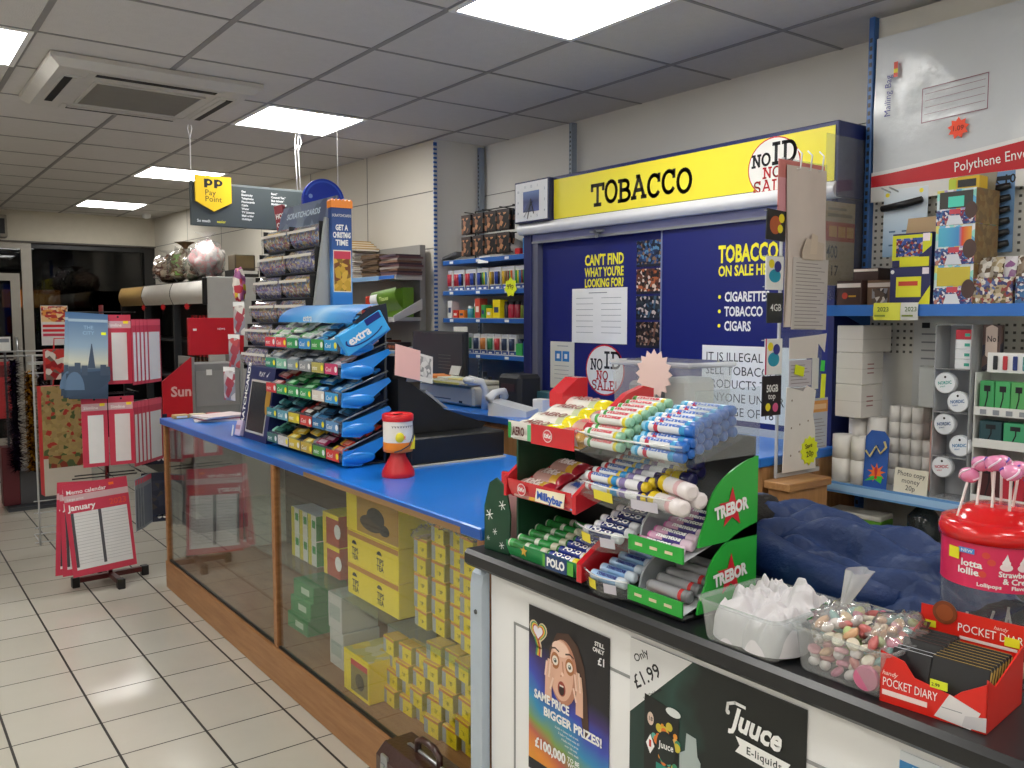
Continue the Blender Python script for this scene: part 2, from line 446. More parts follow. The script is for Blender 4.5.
# ------------------------------------------------------------ floor
def tile_mat(size, ox, oy, line, ca, cb, grout, rough):
    m, nt, out = newmat('floor_tiles'); N, Lk = nt.nodes, nt.links
    b = N.new('ShaderNodeBsdfPrincipled'); tc = N.new('ShaderNodeTexCoord'); sp = N.new('ShaderNodeSeparateXYZ')
    Lk.new(tc.outputs['Object'], sp.inputs[0])
    def mth(op, a, bb=None, c=None):
        n = N.new('ShaderNodeMath'); n.operation = op
        for i, q in enumerate((a, bb, c)):
            if q is None: continue
            if isinstance(q, (int, float)): n.inputs[i].default_value = q
            else: Lk.new(q, n.inputs[i])
        return n.outputs[0]
    ms = []; ids = []
    for k, o in ((0, ox), (1, oy)):
        u = mth('DIVIDE', mth('SUBTRACT', sp.outputs[k], o-50*size), size)
        fr = mth('FRACT', u); d = mth('MINIMUM', fr, mth('SUBTRACT', 1, fr))
        ms.append(mth('LESS_THAN', d, line/size/2*(1.0 if k == 0 else .7))); ids.append(mth('FLOOR', u))
    g = mth('MAXIMUM', ms[0], ms[1])
    cv = N.new('ShaderNodeCombineXYZ'); Lk.new(ids[0], cv.inputs[0]); Lk.new(ids[1], cv.inputs[1])
    wn = N.new('ShaderNodeTexWhiteNoise'); Lk.new(cv.outputs[0], wn.inputs['Vector'])
    nz = N.new('ShaderNodeTexNoise'); nz.inputs['Scale'].default_value = 3.5; nz.inputs['Detail'].default_value = 6
    Lk.new(tc.outputs['Object'], nz.inputs['Vector'])
    f = mth('ADD', mth('MULTIPLY', wn.outputs['Value'], .35), mth('MULTIPLY', nz.outputs['Fac'], .7))
    m1 = N.new('ShaderNodeMix'); m1.data_type = 'RGBA'; m1.inputs['A'].default_value = lin(ca); m1.inputs['B'].default_value = lin(cb); Lk.new(f, m1.inputs['Factor'])
    m2 = N.new('ShaderNodeMix'); m2.data_type = 'RGBA'; m2.inputs['B'].default_value = lin(grout); Lk.new(g, m2.inputs['Factor']); Lk.new(m1.outputs['Result'], m2.inputs['A'])
    Lk.new(m2.outputs['Result'], b.inputs['Base Color'])
    Lk.new(mth('ADD', mth('MULTIPLY', g, .5), mth('MULTIPLY_ADD', nz.outputs['Fac'], .12, rough)), b.inputs['Roughness'])
    bp = N.new('ShaderNodeBump'); bp.inputs['Strength'].default_value = .4; bp.inputs['Distance'].default_value = .002; bp.invert = True
    Lk.new(g, bp.inputs['Height']); Lk.new(bp.outputs[0], b.inputs['Normal'])
    Lk.new(b.outputs[0], out.inputs[0]); return m
fl = MB(); fl.box((-1.9, -2.3, -.08), (3.6, 12.5, 0), tile_mat(.3, .654, 3.481, .009, '#cdc9bd', '#bdb8ab', '#2a2622', .12))
struct(fl, 'floor')
# ------------------------------------------------------------ ceiling
ZC = 2.68
ceil = MB(); ceil.box((-1.9, -2.3, ZC), (3.6, 11.2, ZC+.06), mat('#cfccc8', .9, mott=.05, nscale=30, bump=.25, bscale=160))
cg = struct(ceil, 'ceiling')
tb = MB(); TB = mat('#8b8987', .55)  # grey also carries the shadow along the grid lines, put into the bar colour
GX = [.007+.6*k for k in range(-3, 6)]; GY = [2.22+.6*k for k in range(-7, 15)]
for x in GX: tb.box((x-.012, -2.2, ZC-.003), (x+.012, 10.85, ZC+.001), TB)
for y in GY: tb.box((-1.8, y-.008, ZC-.0025), (3.42, y+.008, ZC+.001), TB)
t = struct(tb, 'trim_1'); t['label'] = 'grey metal grid bars of the suspended ceiling'
# ------------------------------------------------------------ walls
WALLM = mat('#e3e1dc', .75, mott=.03, nscale=3); WALLF = mat('#d3cdc0', .75, mott=.03, nscale=3)
SEAM = mat('#77756f', .7)
wr = MB(); wr.box((3.42, -2.3, 0), (3.56, 4.9, ZC), WALLM)
wr.box((3.417, -2.2, 2.345), (3.42, 4.9, 2.349), SEAM)
struct(wr, 'wall_right')
wf = MB(); d = Vector((2.82-3.02, 10.9-4.9, 0)); L_ = d.length
Tf = Tr(3.02, 4.9, 0) @ Matrix(((d.x/L_, d.y/L_, 0, 0), (d.y/L_, -d.x/L_, 0, 0), (0, 0, 1, 0), (0, 0, 0, 1)))
wf.box((.4, 0, 0), (L_, .3, ZC), WALLF, T=Tf); wf.box((0, 0, 0), (.4, .08, ZC), WALLF, T=Tf)
for z in (2.35, 1.98): wf.box((0, -.002, z-.003), (L_, 0, z+.003), SEAM, T=Tf)
for x in (.87, 1.79, 2.8, 3.8, 4.8): wf.box((x-.003, -.002, 0), (x+.003, 0, ZC), SEAM, T=Tf)
wf.box((3.02, 4.897, 0), (3.42, 4.9, ZC), WALLM)
struct(wf, 'wall_right_far')
wl = MB(); wl.box((-1.95, -2.3, 0), (-1.8, 11.2, ZC), WALLM); struct(wl, 'wall_left')
wn_ = MB(); wn_.box((-1.8, -2.35, 0), (3.42, -2.2, ZC), WALLM); struct(wn_, 'wall_near')
wb = MB(); wb.box((-1.8, 10.85, 2.345), (3.0, 11.05, ZC), mat('#c9c2b2', .8)); wb.box((-1.8, 10.85, 0), (-.2, 11.05, 2.345), WALLF)
wb.box((-1.8, 10.83, 2.335), (3.0, 10.85, 2.352), mat('#55504a', .6))
wb.box((2.7, 10.88, 0), (3.0, 11.05, 2.345), mat('#23211f', .7))
struct(wb, 'wall_back')
ALU = mat('#a49f95', .4, .3); DKGLASS = clear('shopglass', '#8f9698', 1.0, .02)
w1 = MB()
w1.box((1.42, 10.86, 0), (1.52, 10.98, 2.335), ALU); w1.box((1.52, 10.88, 2.28), (2.7, 10.96, 2.335), BLACK); w1.box((1.52, 10.88, 0), (2.7, 10.96, .12), ALU)
w1o = struct(w1, 'window_1'); g_ = MB(); g_.box((1.52, 10.92, .12), (2.7, 10.93, 2.28), DKGLASS); go = g_.build('window_glass', w1o)
d1 = MB()
for a, b in (((.42, 10.86, 0), (.52, 10.98, 2.335)), ((.52, 10.86, 2.27), (1.42, 10.98, 2.335))): d1.box(a, b, ALU)
d1o = struct(d1, 'door_1')
leaf = MB()
leaf.box((1.31, 10.88, .02), (1.40, 10.94, 2.0), ALU); leaf.box((.54, 10.88, .02), (.63, 10.94, 2.0), ALU)
leaf.box((.63, 10.88, 1.92), (1.31, 10.94, 2.0), ALU); leaf.box((.63, 10.88, .02), (1.31, 10.94, .2), ALU); leaf.box((.63, 10.88, .92), (1.31, 10.94, 1.07), ALU)
lf_ = leaf.build('door_leaf', d1o)
lg = MB(); lg.box((.63, 10.9, .2), (1.31, 10.91, .92), DKGLASS); lg.box((.63, 10.9, 1.07), (1.31, 10.91, 1.92), DKGLASS); lg.box((.52, 10.9, 2.02), (1.42, 10.91, 2.27), DKGLASS)
lg.build('door_glass', d1o)
ha = MB(); ha.tube([(1.34, 10.88, 1.0), (1.34, 10.83, 1.0), (1.34, 10.83, 1.3), (1.34, 10.88, 1.3)], .012, STEEL); ha.build('door_handle', lf_)
ou = MB(); ou.box((-2.2, 12.5, -.1), (4, 12.6, 3), mat('#1a1c20', .8)); struct(ou, 'exterior')
# ------------------------------------------------------------ ceiling lights
LAMP = emit('panel', '#fffdf8', LAMP_S)
lb = MB(); lb.box((-.3, -.3, -.006), (.3, -.278, 0), WHITE); lb.box((-.3, .278, -.006), (.3, .3, 0), WHITE); lb.box((-.3, -.278, -.006), (-.278, .278, 0), WHITE); lb.box((.278, -.278, -.006), (.3, .278, 0), WHITE)
l0 = thing('ceiling_light', 'x', 'ceiling light', (2.107, 2.52, ZC-.003))
lb.build('light_frame', l0)
df = MB(); df.box((-.278, -.278, -.003), (.278, .278, -.0005), LAMP); df.build('diffuser', l0)
sp = Spawn(l0)
for x, y, la in ((2.107, 2.52, 'square lit ceiling panel above the tobacco sign, largest one in view'), (2.107, 4.92, 'square lit ceiling panel above the hanging dark grey sign'),
                 (2.107, 7.32, 'square lit ceiling panel second from the shop window end'), (2.107, 9.72, 'smallest lit ceiling panel, next to the dark shop window'),
                 (.307, 4.32, 'lit ceiling panel cut off by the picture edge, beside the air conditioning unit'), (.307, 1.92, 'lit ceiling panel over the aisle outside the picture'),
                 (2.107, .12, 'lit ceiling panel above the front of the white counter, outside the picture'), (.307, -.48, 'lit ceiling panel behind the camera'), (-1.193, 4.32, 'lit ceiling panel along the far side of the aisle, outside the picture'), (-1.193, 1.92, 'added unseen ceiling fill panel beside the camera on the aisle side, outside the picture'), (-1.193, -.48, 'added unseen ceiling fill panel behind the camera on the aisle side, outside the picture')):  # last two panels unseen, added to brighten the white counter front
    sp((x, y, ZC-.003), label=la)
# ------------------------------------------------------------ air conditioning cassette
ac = thing('air_conditioner', 'white ceiling air conditioning cassette with grey centre grille', 'air conditioner', (1.17, 4.72, ZC-.004))
b = MB(); PL = mat('#c4c1bb', .45)
o, i_ = .47, .43
for k in range(4):
    T = Rz(90*k)
    b.add([(-o, -o, 0), (o, -o, 0), (o, -o, -.02), (-o, -o, -.02), (i_, -i_, -.05), (-i_, -i_, -.05), (.24, -.24, -.05), (-.24, -.24, -.05)],
          [(0, 3, 2, 1), (3, 5, 4, 2), (5, 7, 6, 4)], PL, T=T)
    b.box((-.3, -.395, -.053), (.3, -.30, -.049), PL, T=T)
b.build('panel', ac)
g = MB()
for k in range(24): g.box((-.24, -.235+.02*k, -.056), (.24, -.227+.02*k, -.048), mat('#8f8b84', .6))
g.box((-.24, -.24, -.05), (.24, .24, -.046), mat('#4c4944', .8))
for a, c in (((-.255, -.255), (.255, -.24)), ((-.255, .24), (.255, .255)), ((-.255, -.24), (-.24, .24)), ((.24, -.24), (.255, .24))): g.box((a[0], a[1], -.058), (c[0], c[1], -.048), PL)
g.build('grille', ac)
for k in range(4):
    v = MB(); v.box((-.27, -.385, -.056), (.27, -.35, -.052), mat('#1b1a1a', .7), T=Rz(90*k)); v.box((-.27, -.35, -.058), (.27, -.325, -.05), PL, T=Rz(90*k) @ Tr(0, 0, 0)); v.build('air_flap', ac)
# ceiling smoke detector and box on the header
b = MB(); b.lathe([(.02, -.05), (.045, -.04), (.05, 0)], WHITE); solo(b, 'smoke_detector', 'small white round detector on the far ceiling by the corner', 'detector', (2.62, 10.4, ZC))
b = MB(); b.box((-.1, -.14, 0), (.085, 0, .24), mat('#8a8377', .6), .01); b.box((-.07, -.143, .04), (.06, -.139, .2), BLACK)
solo(b, 'wall_speaker', 'grey wall speaker box high on the back wall beside the door', 'speaker', (1.2, 10.85, 2.37))
# ------------------------------------------------------------ drinks chiller and the things on it
ch = thing('drinks_chiller', 'tall dark open drinks chiller with pale canopy and white end panel', 'chiller', (2.27, 7.2, 0))
b = MB()
b.box((0, .03, 0), (.5, 3.0, .25), BLACK); b.box((.42, .03, .25), (.5, 3.0, 1.8), mat('#17181a', .6)); b.box((.02, .03, 1.76), (.5, 3.0, 1.84), BLACK)
b.box((0, 2.96, .25), (.5, 3.0, 1.8), BLACK)
for y in (1.0, 2.0): b.box((.0, y-.02, .25), (.06, y+.02, 1.64), mat('#2a2c2f', .5))
b.build('cabinet', ch)
b = MB(); b.box((0, 0, 0), (.5, .03, 1.86), mat('#b9bab8', .5), .004); b.build('end_panel', ch)
b = MB(); b.box((-.035, .0, 1.63), (-.001, .036, 1.85), BLACK, .004); b.build('canopy_end', ch)
for y0, y1, c in ((.04, .98, '#f2eee8'), (1.0, 1.98, '#e8e2da'), (2.0, 2.95, '#a98a55')):
    b = MB(); b.grid(lambda u, v: (.0-.03*math.sin(v*PI), y0+(y1-y0)*u, 1.64+.19*v), 4, 8, mat(c, .35)); b.build('canopy_panel', ch)
for z in (.6, .95, 1.3):
    b = MB(); b.box((.06, .05, z), (.42, 2.94, z+.02), mat('#33363a', .5)); b.build('shelf', ch)
bt = MB(); bt.lathe([(.03, 0), (.032, .01), (.032, .13), (.012, .18), (.012, .2)], mat('#5a3a20', .2), n=10)
bt.lathe([(.0325, .04), (.0325, .11)], mat('#8a8f96', .4), n=10, caps=False); bt.lathe([(.014, .2), (.014, .222)], RED, n=10)
s_ = Spawn(solo(bt, 'drink_bottle', 'small dark drink bottle in the black chiller', 'bottle', group='bottles in the drinks chiller'))
for z in (.62, .97, 1.32):
    for k in range(9): s_((2.45, 7.35+.11*k, z+.001))
fl_ = MB(); fl_.poly(star_pts(0, 0, .035, .02, 8), RED); fl_.poly(star_pts(0, 0, .035, .02, 8)[::-1], RED, y=.002)
s_ = Spawn(solo(fl_, 'price_tag', 'small red star tag hanging under the chiller canopy', 'price tag', group='red tags on the chiller canopy'))
for y in (7.75, 8.5, 9.2): s_((2.262, y, 1.62), rz=-60)
# gift bundles in cellophane on the chiller roof
def bundle(x, y, z, r, h, cols, label, seed, tie):
    t = thing('gift_bundle', label, 'gift bundle', (x, y, z), 0, 'wrapped gift bundles on the chiller')
    b = MB(); rr = random.Random(seed)
    pm = prt('gift%d' % seed, cols, 14, kind='NOISE')
    b.blob((0, 0, h*.45), (r, r, h*.46), pm, 12, .5, 5, seed)
    for k in range(7):
        a = rr.uniform(0, 6.28); q = rr.uniform(.2, .7)*r; b.blob((q*math.cos(a), q*math.sin(a), h*rr.uniform(.3, .75)), r*rr.uniform(.25, .4), mat(rr.choice(cols), .5), 8, .3, 6, k)
    b.build('contents', t)
    b = MB(); b.blob((0, 0, h*.48), (r*1.12, r*1.12, h*.52), FILM, 12, .35, 7, seed+5)
    b.grid(lambda u, v: ((.015+.07*v*v)*math.cos(u*6.28)*(1+.2*math.sin(u*31)), (.015+.07*v*v)*math.sin(u*6.28), h*(.97+.22*v)), 24, 4, FILM if not tie else mat(tie, .5)); b.build('wrapping', t)
    t.location.z += .022
    return t
bundle(2.45, 8.9, 1.842, .15, .26, ['#8a6b50', '#b89a80', '#6a4030', '#c8b8a0'], 'brown gift bundle furthest along the chiller roof', 1, None)
bundle(2.44, 8.35, 1.842, .15, .30, ['#9a8a78', '#b0a890', '#70563c', '#78a050'], 'gift bundle with brown gathered top on the chiller roof', 2, '#6b5138')
bundle(2.44, 7.9, 1.842, .14, .24, ['#b8aa9a', '#8f9a80', '#d0c4b0', '#a08070'], 'pale green and beige gift bundle on the chiller roof', 3, None)
bundle(2.40, 7.60, 1.85, .13, .32, ['#e0d8d4', '#c8c4c4', '#d8a8a8', '#b8b0b0'], 'tall pale pink gift bundle at the near end of the chiller roof', 4, None)
b = MB(); b.box((-.09, -.08, 0), (.09, .08, .13), mat('#5b5040', .6), .006); b.box((-.075, -.081, .02), (.075, -.08, .12), mat('#7b6a48', .6)); b.box((-.11, -.1, -.055), (.11, .1, -.002), mat('#24221f', .6)); b.box((-.1, -.101, -.03), (.1, -.1, -.004), OFFW)
solo(b, 'storage_box', 'dark brown box at the near corner of the chiller roof', 'box', (2.60, 7.32, 1.92))
# small black fridge front next to the window with a reflection-dark door
# ------------------------------------------------------------ newspaper stand
ns = thing('newspaper_stand', 'red and grey newspaper stand with a red triangular side', 'newspaper stand', (1.83, 6.2, 0))
b = MB(); b.box((.0, .02, .1), (.36, .3, 1.2), mat('#8d8f8e', .5), .004); b.box((0, 0, .1), (.02, .32, 1.25), mat('#a5a6a4', .4)); b.box((.345, 0, .1), (.365, .32, 1.25), mat('#a5a6a4', .4))
b.box((-.0, -.02, 0), (.365, .34, .1), DGREY); b.build('body', ns)
b = MB(); b.box((-.02, -.02, 1.265), (.37, .02, 1.525), mat('#c5202a', .35), .004); b.rect(.01, 1.435, .035, 1.45, WHITE, -.0215); b.text('NEWS', .18, 1.44, .014, WHITE, y=-.0215); b.build('header_board', ns)
b = MB(); T = A(-.03, .0, 0)
b.T = I4; b.prism([(-.21, .75), (-.01, .75), (-.01, 1.255), (-.21, 1.09)], -.035, -.02, mat('#c5202a', .35)); b.text('Sun', -.155, .985, .07, mat('#e9b9b4', .5), y=-.0362, bold=.03); b.build('side_board', ns)
b = MB(); b.box((.03, .015, .9), (.34, .02, 1.15), mat('#9a9a98', .5)); b.rect(.1, 1.12, .14, 1.16, WHITE, .0); b.build('front_plate', ns)
# ------------------------------------------------------------ window posters
b = sheet(.27, .44, mat('#d9d4d2', .5)); b.rect(-.13, .26, .13, .435, prt('flyer', ['#b5322a', '#d98a3a', '#7a1a1a', '#e3c08a'], 26, (1, 1, 1.6)), -.001)
b.text('BIG NIGHT IN', -.11, .395, .025, mat('#e8d8c0', .6), y=-.002)
for z, c in ((.2, RED), (.15, RED), (.1, DPINK)): b.rect(-.12, z, .12, z+.03, c, -.001)
b.rect(-.13, .02, .13, .06, mat('#d8cfd2', .5), -.001)
solo(b, 'window_poster', 'red and white flyer taped to the dark shop window', 'poster', (1.72, 10.855, 1.21))
b = MB(); b.box((-.3, 0, 0), (.28, .03, .2), emit('amber', '#c9762e', .55), .01); b.rect(-.02, .04, .2, .16, emit('amber2', '#e09a4a', .7), -.0006)  # amber glow put into the board's own emission
solo(b, 'hanging_sign', 'glowing amber board beyond the dark window beside the door frame', 'sign', (1.55, 11.1, 1.63)); 
b = sheet(.3, .62, mat('#b3262a', .5)); b.text('£', -.08, .2, .14, mat('#e0b0a0', .5), y=-.001); b.rect(-.14, .45, .14, .58, mat('#6a1518', .5), -.001)
solo(b, 'door_poster', 'red poster on the lower glass of the shop door', 'poster', (1.14, 10.874, .42))
b = sheet(.13, .16, WHITE); b.rect(-.05, .1, .05, .14, mat('#8a8f98', .5), -.001); solo(b, 'door_notice', 'small white notice on the upper glass of the shop door', 'notice', (1.22, 10.874, 1.15))
# ------------------------------------------------------------ tinsel stand
ts = thing('tinsel_stand', 'wire stand of hanging tinsel beside the shop door', 'display stand', (1.05, 7.9, 0))
b = MB()
for x in (-.16, .16):
    b.tube([(x, 0, 0), (x, 0, 1.25)], .009, DGREY)
b.tube([(-.2, 0, 1.22), (.34, 0, 1.22)], .008, LGREY); b.tube([(-.2, -.08, 1.26), (.34, -.08, 1.26)], .006, LGREY); b.box((-.2, -.16, .0), (.2, .16, .03), DGREY); b.build('frame', ts)
b = MB(); b.box((-.22, -.05, .03), (-.1, .1, .5), mat('#5a1720', .5), .005); b.box((-.1, -.05, .03), (.17, .1, .3), mat('#4a4a4e', .5), .005); b.build('base_bin', ts)
def tinsel(x, y, z0, z1, r, cols, label, name='tinsel_garland', rough=.25):
    b = MB(); rr = random.Random(int(x*1000)); n = int((z1-z0)/.012)
    ms = [mat(c, rough, .6) for c in cols]
    b.tube([(0, 0, 0), (0, 0, z1-z0)], r*.22, ms[0], 6)
    for k in range(n*22):
        z = rr.uniform(0, z1-z0); a = rr.uniform(0, 6.283); q = r*rr.uniform(.75, 1.15); w = .011
        dx, dy = math.cos(a), math.sin(a); dz = rr.uniform(-.03, .03)
        b.add([(-dy*w+dx*r*.15, dx*w+dy*r*.15, z), (dy*w+dx*r*.15, -dx*w+dy*r*.15, z), (dx*q, dy*q, z+dz)], [(0, 1, 2)], rr.choice(ms))
    return solo(b, name, label, 'tinsel', (x, y, z0), 0, 'tinsel garlands on the stand')
tinsel(.93, 7.80, .33, 1.19, .09, ['#241a30', '#3c2a58', '#141218', '#5a4a6a'], 'very dark purple tinsel garland hanging nearest the door')
tinsel(1.025, 7.70, .32, 1.1, .075, ['#c98a1e', '#e8b03a', '#8a5a14', '#3a2a10'], 'gold tinsel garland hanging between dark and silver ones')
tinsel(1.12, 7.78, .38, 1.2, .06, ['#4c4248', '#9a9498', '#3a2a44', '#201a28'], 'silver and dark tinsel garland hanging beside the gold one')
# ------------------------------------------------------------ gift bag stand
gs = thing('gift_bag_stand', 'low wire stand holding gift bags on the tiled floor', 'display stand', (.96, 6.5, 0))
b = MB()
for x in (-.07, .17):
    b.tube([(x, 0, 0), (x, 0, 1.28)], .006, LGREY); 
for z in (.02, .12, .22, .3, 1.16, 1.22, 1.28): b.tube([(-.1, 0, z), (.25, 0, z)], .004, LGREY)
for z in (.02, 1.22): b.tube([(-.07, 0, z), (-.07, .25, z), (.17, .25, z), (.17, 0, z)], .005, LGREY)
b.build('frame', gs)
def giftbag(x, y, z, w, h, d, m, side, label, extra=None):
    t = thing('gift_bag', label, 'gift bag', (x, y, z), 6, 'gift bags on the wire stand')
    b = MB(); b.box((-w/2, -d, 0), (w/2, 0, h), m, faces={'l': side, 'r': side, 't': side})
    if extra: extra(b, w, h, d)
    b.build('bag', t)
    b = MB(); b.tube([(-w*.2, -d*.5, h), (-w*.18, -d*.5, h+.07), (w*.18, -d*.5, h+.07), (w*.2, -d*.5, h)], .004, RED); b.build('handle', t)
    return t
holly = prt('holly', ['#9a8458', '#8d7748', '#a3905f', '#93804f', '#9a8458', '#a3342c', '#9a8458', '#4a5a34', '#a08a58'], 42, (1, 1, 1))
def snowscene(b, w, h, d):
    b.rect(-w/2, 0, w/2, h*.34, mat('#b9b2a4', .5), -d-.001); b.rect(-w*.4, h*.25, w*.4, h*.36, prt('holly2', ['#7a3326', '#4a5a38', '#8d7748'], 30), -d-.002)
giftbag(1.04, 6.43, .36, .29, .72, .09, holly, RED, 'tall brown gift bag with red flowers and red sides on the wire stand', snowscene)
giftbag(1.04, 6.43, 1.12, .2, .2, .05, prt('xmas', ['#b5322a', '#c9c2b8', '#8a1a1a', '#6a5a50'], 30), RED, 'small red and white gift bag on top of the wire stand')
# ------------------------------------------------------------ calendar spinner
CX, CY = 1.09, 5.37
cs = thing('calendar_stand', 'dark red floor spinner stand with four feet carrying calendars', 'display stand', (CX, CY, 0))
MAROON = mat('#5a1a1c', .35)
b = MB(); b.tube([(0, 0, .03), (0, 0, 1.6)], .012, MAROON)
b.build('pole', cs)
for k in range(4):
    T = Rz(90*k+4); b = MB(); b.box((.01, -.014, .025), (.185, .014, .053), MAROON, T=T); lg_ = b.build('leg', cs)
    b = MB(); b.box((.17, -.02, .0), (.21, .02, .058), BLACK, .003, T=T); b.build('foot_cap', lg_)
for z in (1.56, 1.1, .635):
    b = MB()
    for a, l in ((180, .17), (-90, .1), (0, .15), (90, .1)):
        d = (math.cos(math.radians(a))*l, math.sin(math.radians(a))*l); b.tube([(0, 0, z), (d[0], d[1], z)], .004, BLACK, 6)
    b.tube([(-.2, -.1, z), (.14, -.1, z)], .004, BLACK, 6)
    b.tube([(.17, -.06, z), (.17, .2, z)], .004, BLACK, 6)
    b.build('hook_rail', cs)
CPINK = mat('#c23a52', .4); PAPER = mat('#dcdcdc', .6); CHEAD = mat('#d9556a', .4)
def slimcal(label, w=.135, h=.39):
    b = MB(); b.box((-w/2, -.003, -h), (w/2, 0, 0), CPINK); b.rect(-w/2, -.075, w/2, -.035, mat('#cfa9b0', .4), -.0036)
    b.text('Slimline', -w*.42, -.066, .018, WHITE, y=-.0042); b.rect(-w*.27, -h+.02, w*.33, -.1, PAPER, -.0036); b.rect(w*.2, -.05, w*.4, -.035, YEL, -.0042)
    b.disc(0, -.012, .006, INK, -.0036)
    return solo(b, 'calendar', label, 'calendar', group='slim pink calendars on the spinner')
sl = Spawn(slimcal('pink slim calendar hanging in the top row of the spinner, right of the skyline one'))
YF = CY-.106
sl((1.153, YF, 1.545), rz=0); 
sl((1.015, YF, 1.085), rz=2, label='pink slim calendar in the middle row of the spinner, left one of two')
sl((1.155, YF, 1.085), rz=-2, label='pink slim calendar in the middle row of the spinner, right one of two')
# skyline calendar
b = MB(); w, h = .2, .47
sky = grad('skyline', [(0, '#27384f'), (.35, '#3d5670'), (.42, '#c9c9b4'), (.62, '#8aa3b8'), (1, '#3f6690')], 'Z', -.47, 0)
b.box((-w/2, -.003, -h), (w/2, 0, 0), sky); b.rect(-w/2, -.045, w/2, -.03, mat('#9db4c4', .4), -.0036)
TOW = mat('#3c4c60', .5)
b.poly([(-.005, -.30), (.035, -.30), (.018, -.165), (.014, -.165)], TOW, -.0038)
for x, q in ((-.1, -.29), (-.07, -.27), (-.035, -.285), (.06, -.28), (.08, -.29)): b.rect(x, -.34, x+.03, q, TOW, -.0037)
b.poly([(-.112, -.46), (.05, -.42), (.112, -.37), (.112, -.31), (-.112, -.33)], mat('#2e4258', .5), -.0036)
b.poly(arc(-.07, -.42, .05, .1, 0, 180, 10), mat('#56708c', .5), -.0039)
b.text('THE', .0, -.085, .02, mat('#8fb0cc', .5), y=-.004, al='C'); b.text('CITY', 0, -.115, .02, mat('#8fb0cc', .5), y=-.004, al='C'); b.rect(.065, -.115, .09, -.1, FLUO, -.004)
skp = Spawn(solo(b, 'calendar', 'large blue calendar with a city skyline tower at sunset', 'calendar', group='skyline calendars on the spinner'))
skp((1.0, YF-.012, 1.55), rz=0, rot=rad(-4, 2.5, 0))
skp((.985, YF-.004, 1.555), rot=rad(-3, 4, 4), label='blue skyline calendar peeking out behind the front one')
# january planner
b = MB(); w, h = .335, .51
b.box((-w/2, -.003, -h), (w/2, 0, 0), CPINK); b.rect(-w/2, -.095, w/2, -.06, mat('#c8a8ac', .4), -.0036); b.text('Memo calendar', -w*.46, -.055, .024, WHITE, y=-.0042); b.text('Large print', -w*.46, -.088, .014, PAPER, y=-.0042)
b.text('January', -w*.45, -.145, .034, WHITE, y=-.0036, bold=.03); b.text('2023', w*.45, -.145, .034, mat('#d9503a', .4), y=-.0036, al='R', bold=.02)
b.rect(-w*.43, -h+.035, w*.45, -.16, PAPER, -.0036); b.rect(-w*.43, -h+.05, -w*.385, -.16, mat('#4a4a50', .5), -.0042); b.rect(-.003, -h+.05, .013, -.16, mat('#4a4a50', .5), -.0042)
for k in range(16): b.rect(-w*.38, -.18-.0175*k, -.005, -.1815-.0175*k, mat('#9a9aa0', .5), -.0042); b.rect(.016, -.18-.0175*k, w*.44, -.1815-.0175*k, mat('#9a9aa0', .5), -.0042)
b.rect(w*.2, -.035, w*.28, -.02, ORANGE, -.0042)
jp = Spawn(solo(b, 'calendar', 'large pink january planner hanging in front on the lowest row', 'calendar', group='january planners on the spinner'))
jp((1.0, YF-.02, .62), rot=rad(-6, -3, 3)); jp((.985, YF-.008, .62), rot=rad(-4, 1, 6), label='pink january planner behind the front one, second in the fan'); jp((.975, YF, .62), rot=rad(-3, 4, 8), label='pink january planner furthest back in the fan')
# side bundles, seen almost edge on
def edgecal(h, w, m, pic):
    b = MB(); b.box((-w/2, -.003, -h), (w/2, 0, 0), m); b.rect(-w*.42, -h*.95, w*.42, -h*.2, pic, -.0036); b.rect(-w/2, -.035, w/2, -.005, CHEAD, -.0038); return b
ec = Spawn(solo(edgecal(.37, .15, CPINK, PAPER), 'calendar', 'x', 'calendar'))
for k in range(5):
    ec((1.255+.028*k, YF-.02+.028*k, 1.52), rz=48, label='pink edged calendar in the side bundle of the top row', group='side calendars in the top row')
for k in range(5):
    ec((1.25+.028*k, YF-.02+.028*k, 1.055), rz=48, label='pink edged calendar in the side bundle of the middle row', group='side calendars in the middle row')
eb = Spawn(solo(edgecal(.3, .15, mat('#8a929c', .45), mat('#6a7484', .5)), 'calendar', 'x', 'calendar'))
for k in range(4): eb((1.235+.02*k, YF-.01+.025*k, .61), rz=58, label='grey edged calendar in the side bundle of the lowest row', group='side calendars in the lowest row')
b = MB(); b.box((-.075, -.003, -.3), (.075, 0, 0), mat('#20283e', .4)); b.rect(-.07, -.27, .07, -.05, prt('night', ['#20283e', '#2a3a5a', '#46403e', '#30364a'], 30), -.0036); b.disc(.05, -.27, .012, WHITE, -.0036); b.disc(.02, -.27, .012, WHITE, -.0036)
dc = Spawn(solo(b, 'calendar', 'dark blue night scene calendar hanging lowest on the spinner', 'calendar')); dc((1.365, YF+.16, .60), rz=-10); dc((1.37, YF+.16, .95), rz=-6, label='dark blue calendar behind the middle side bundle of the spinner')
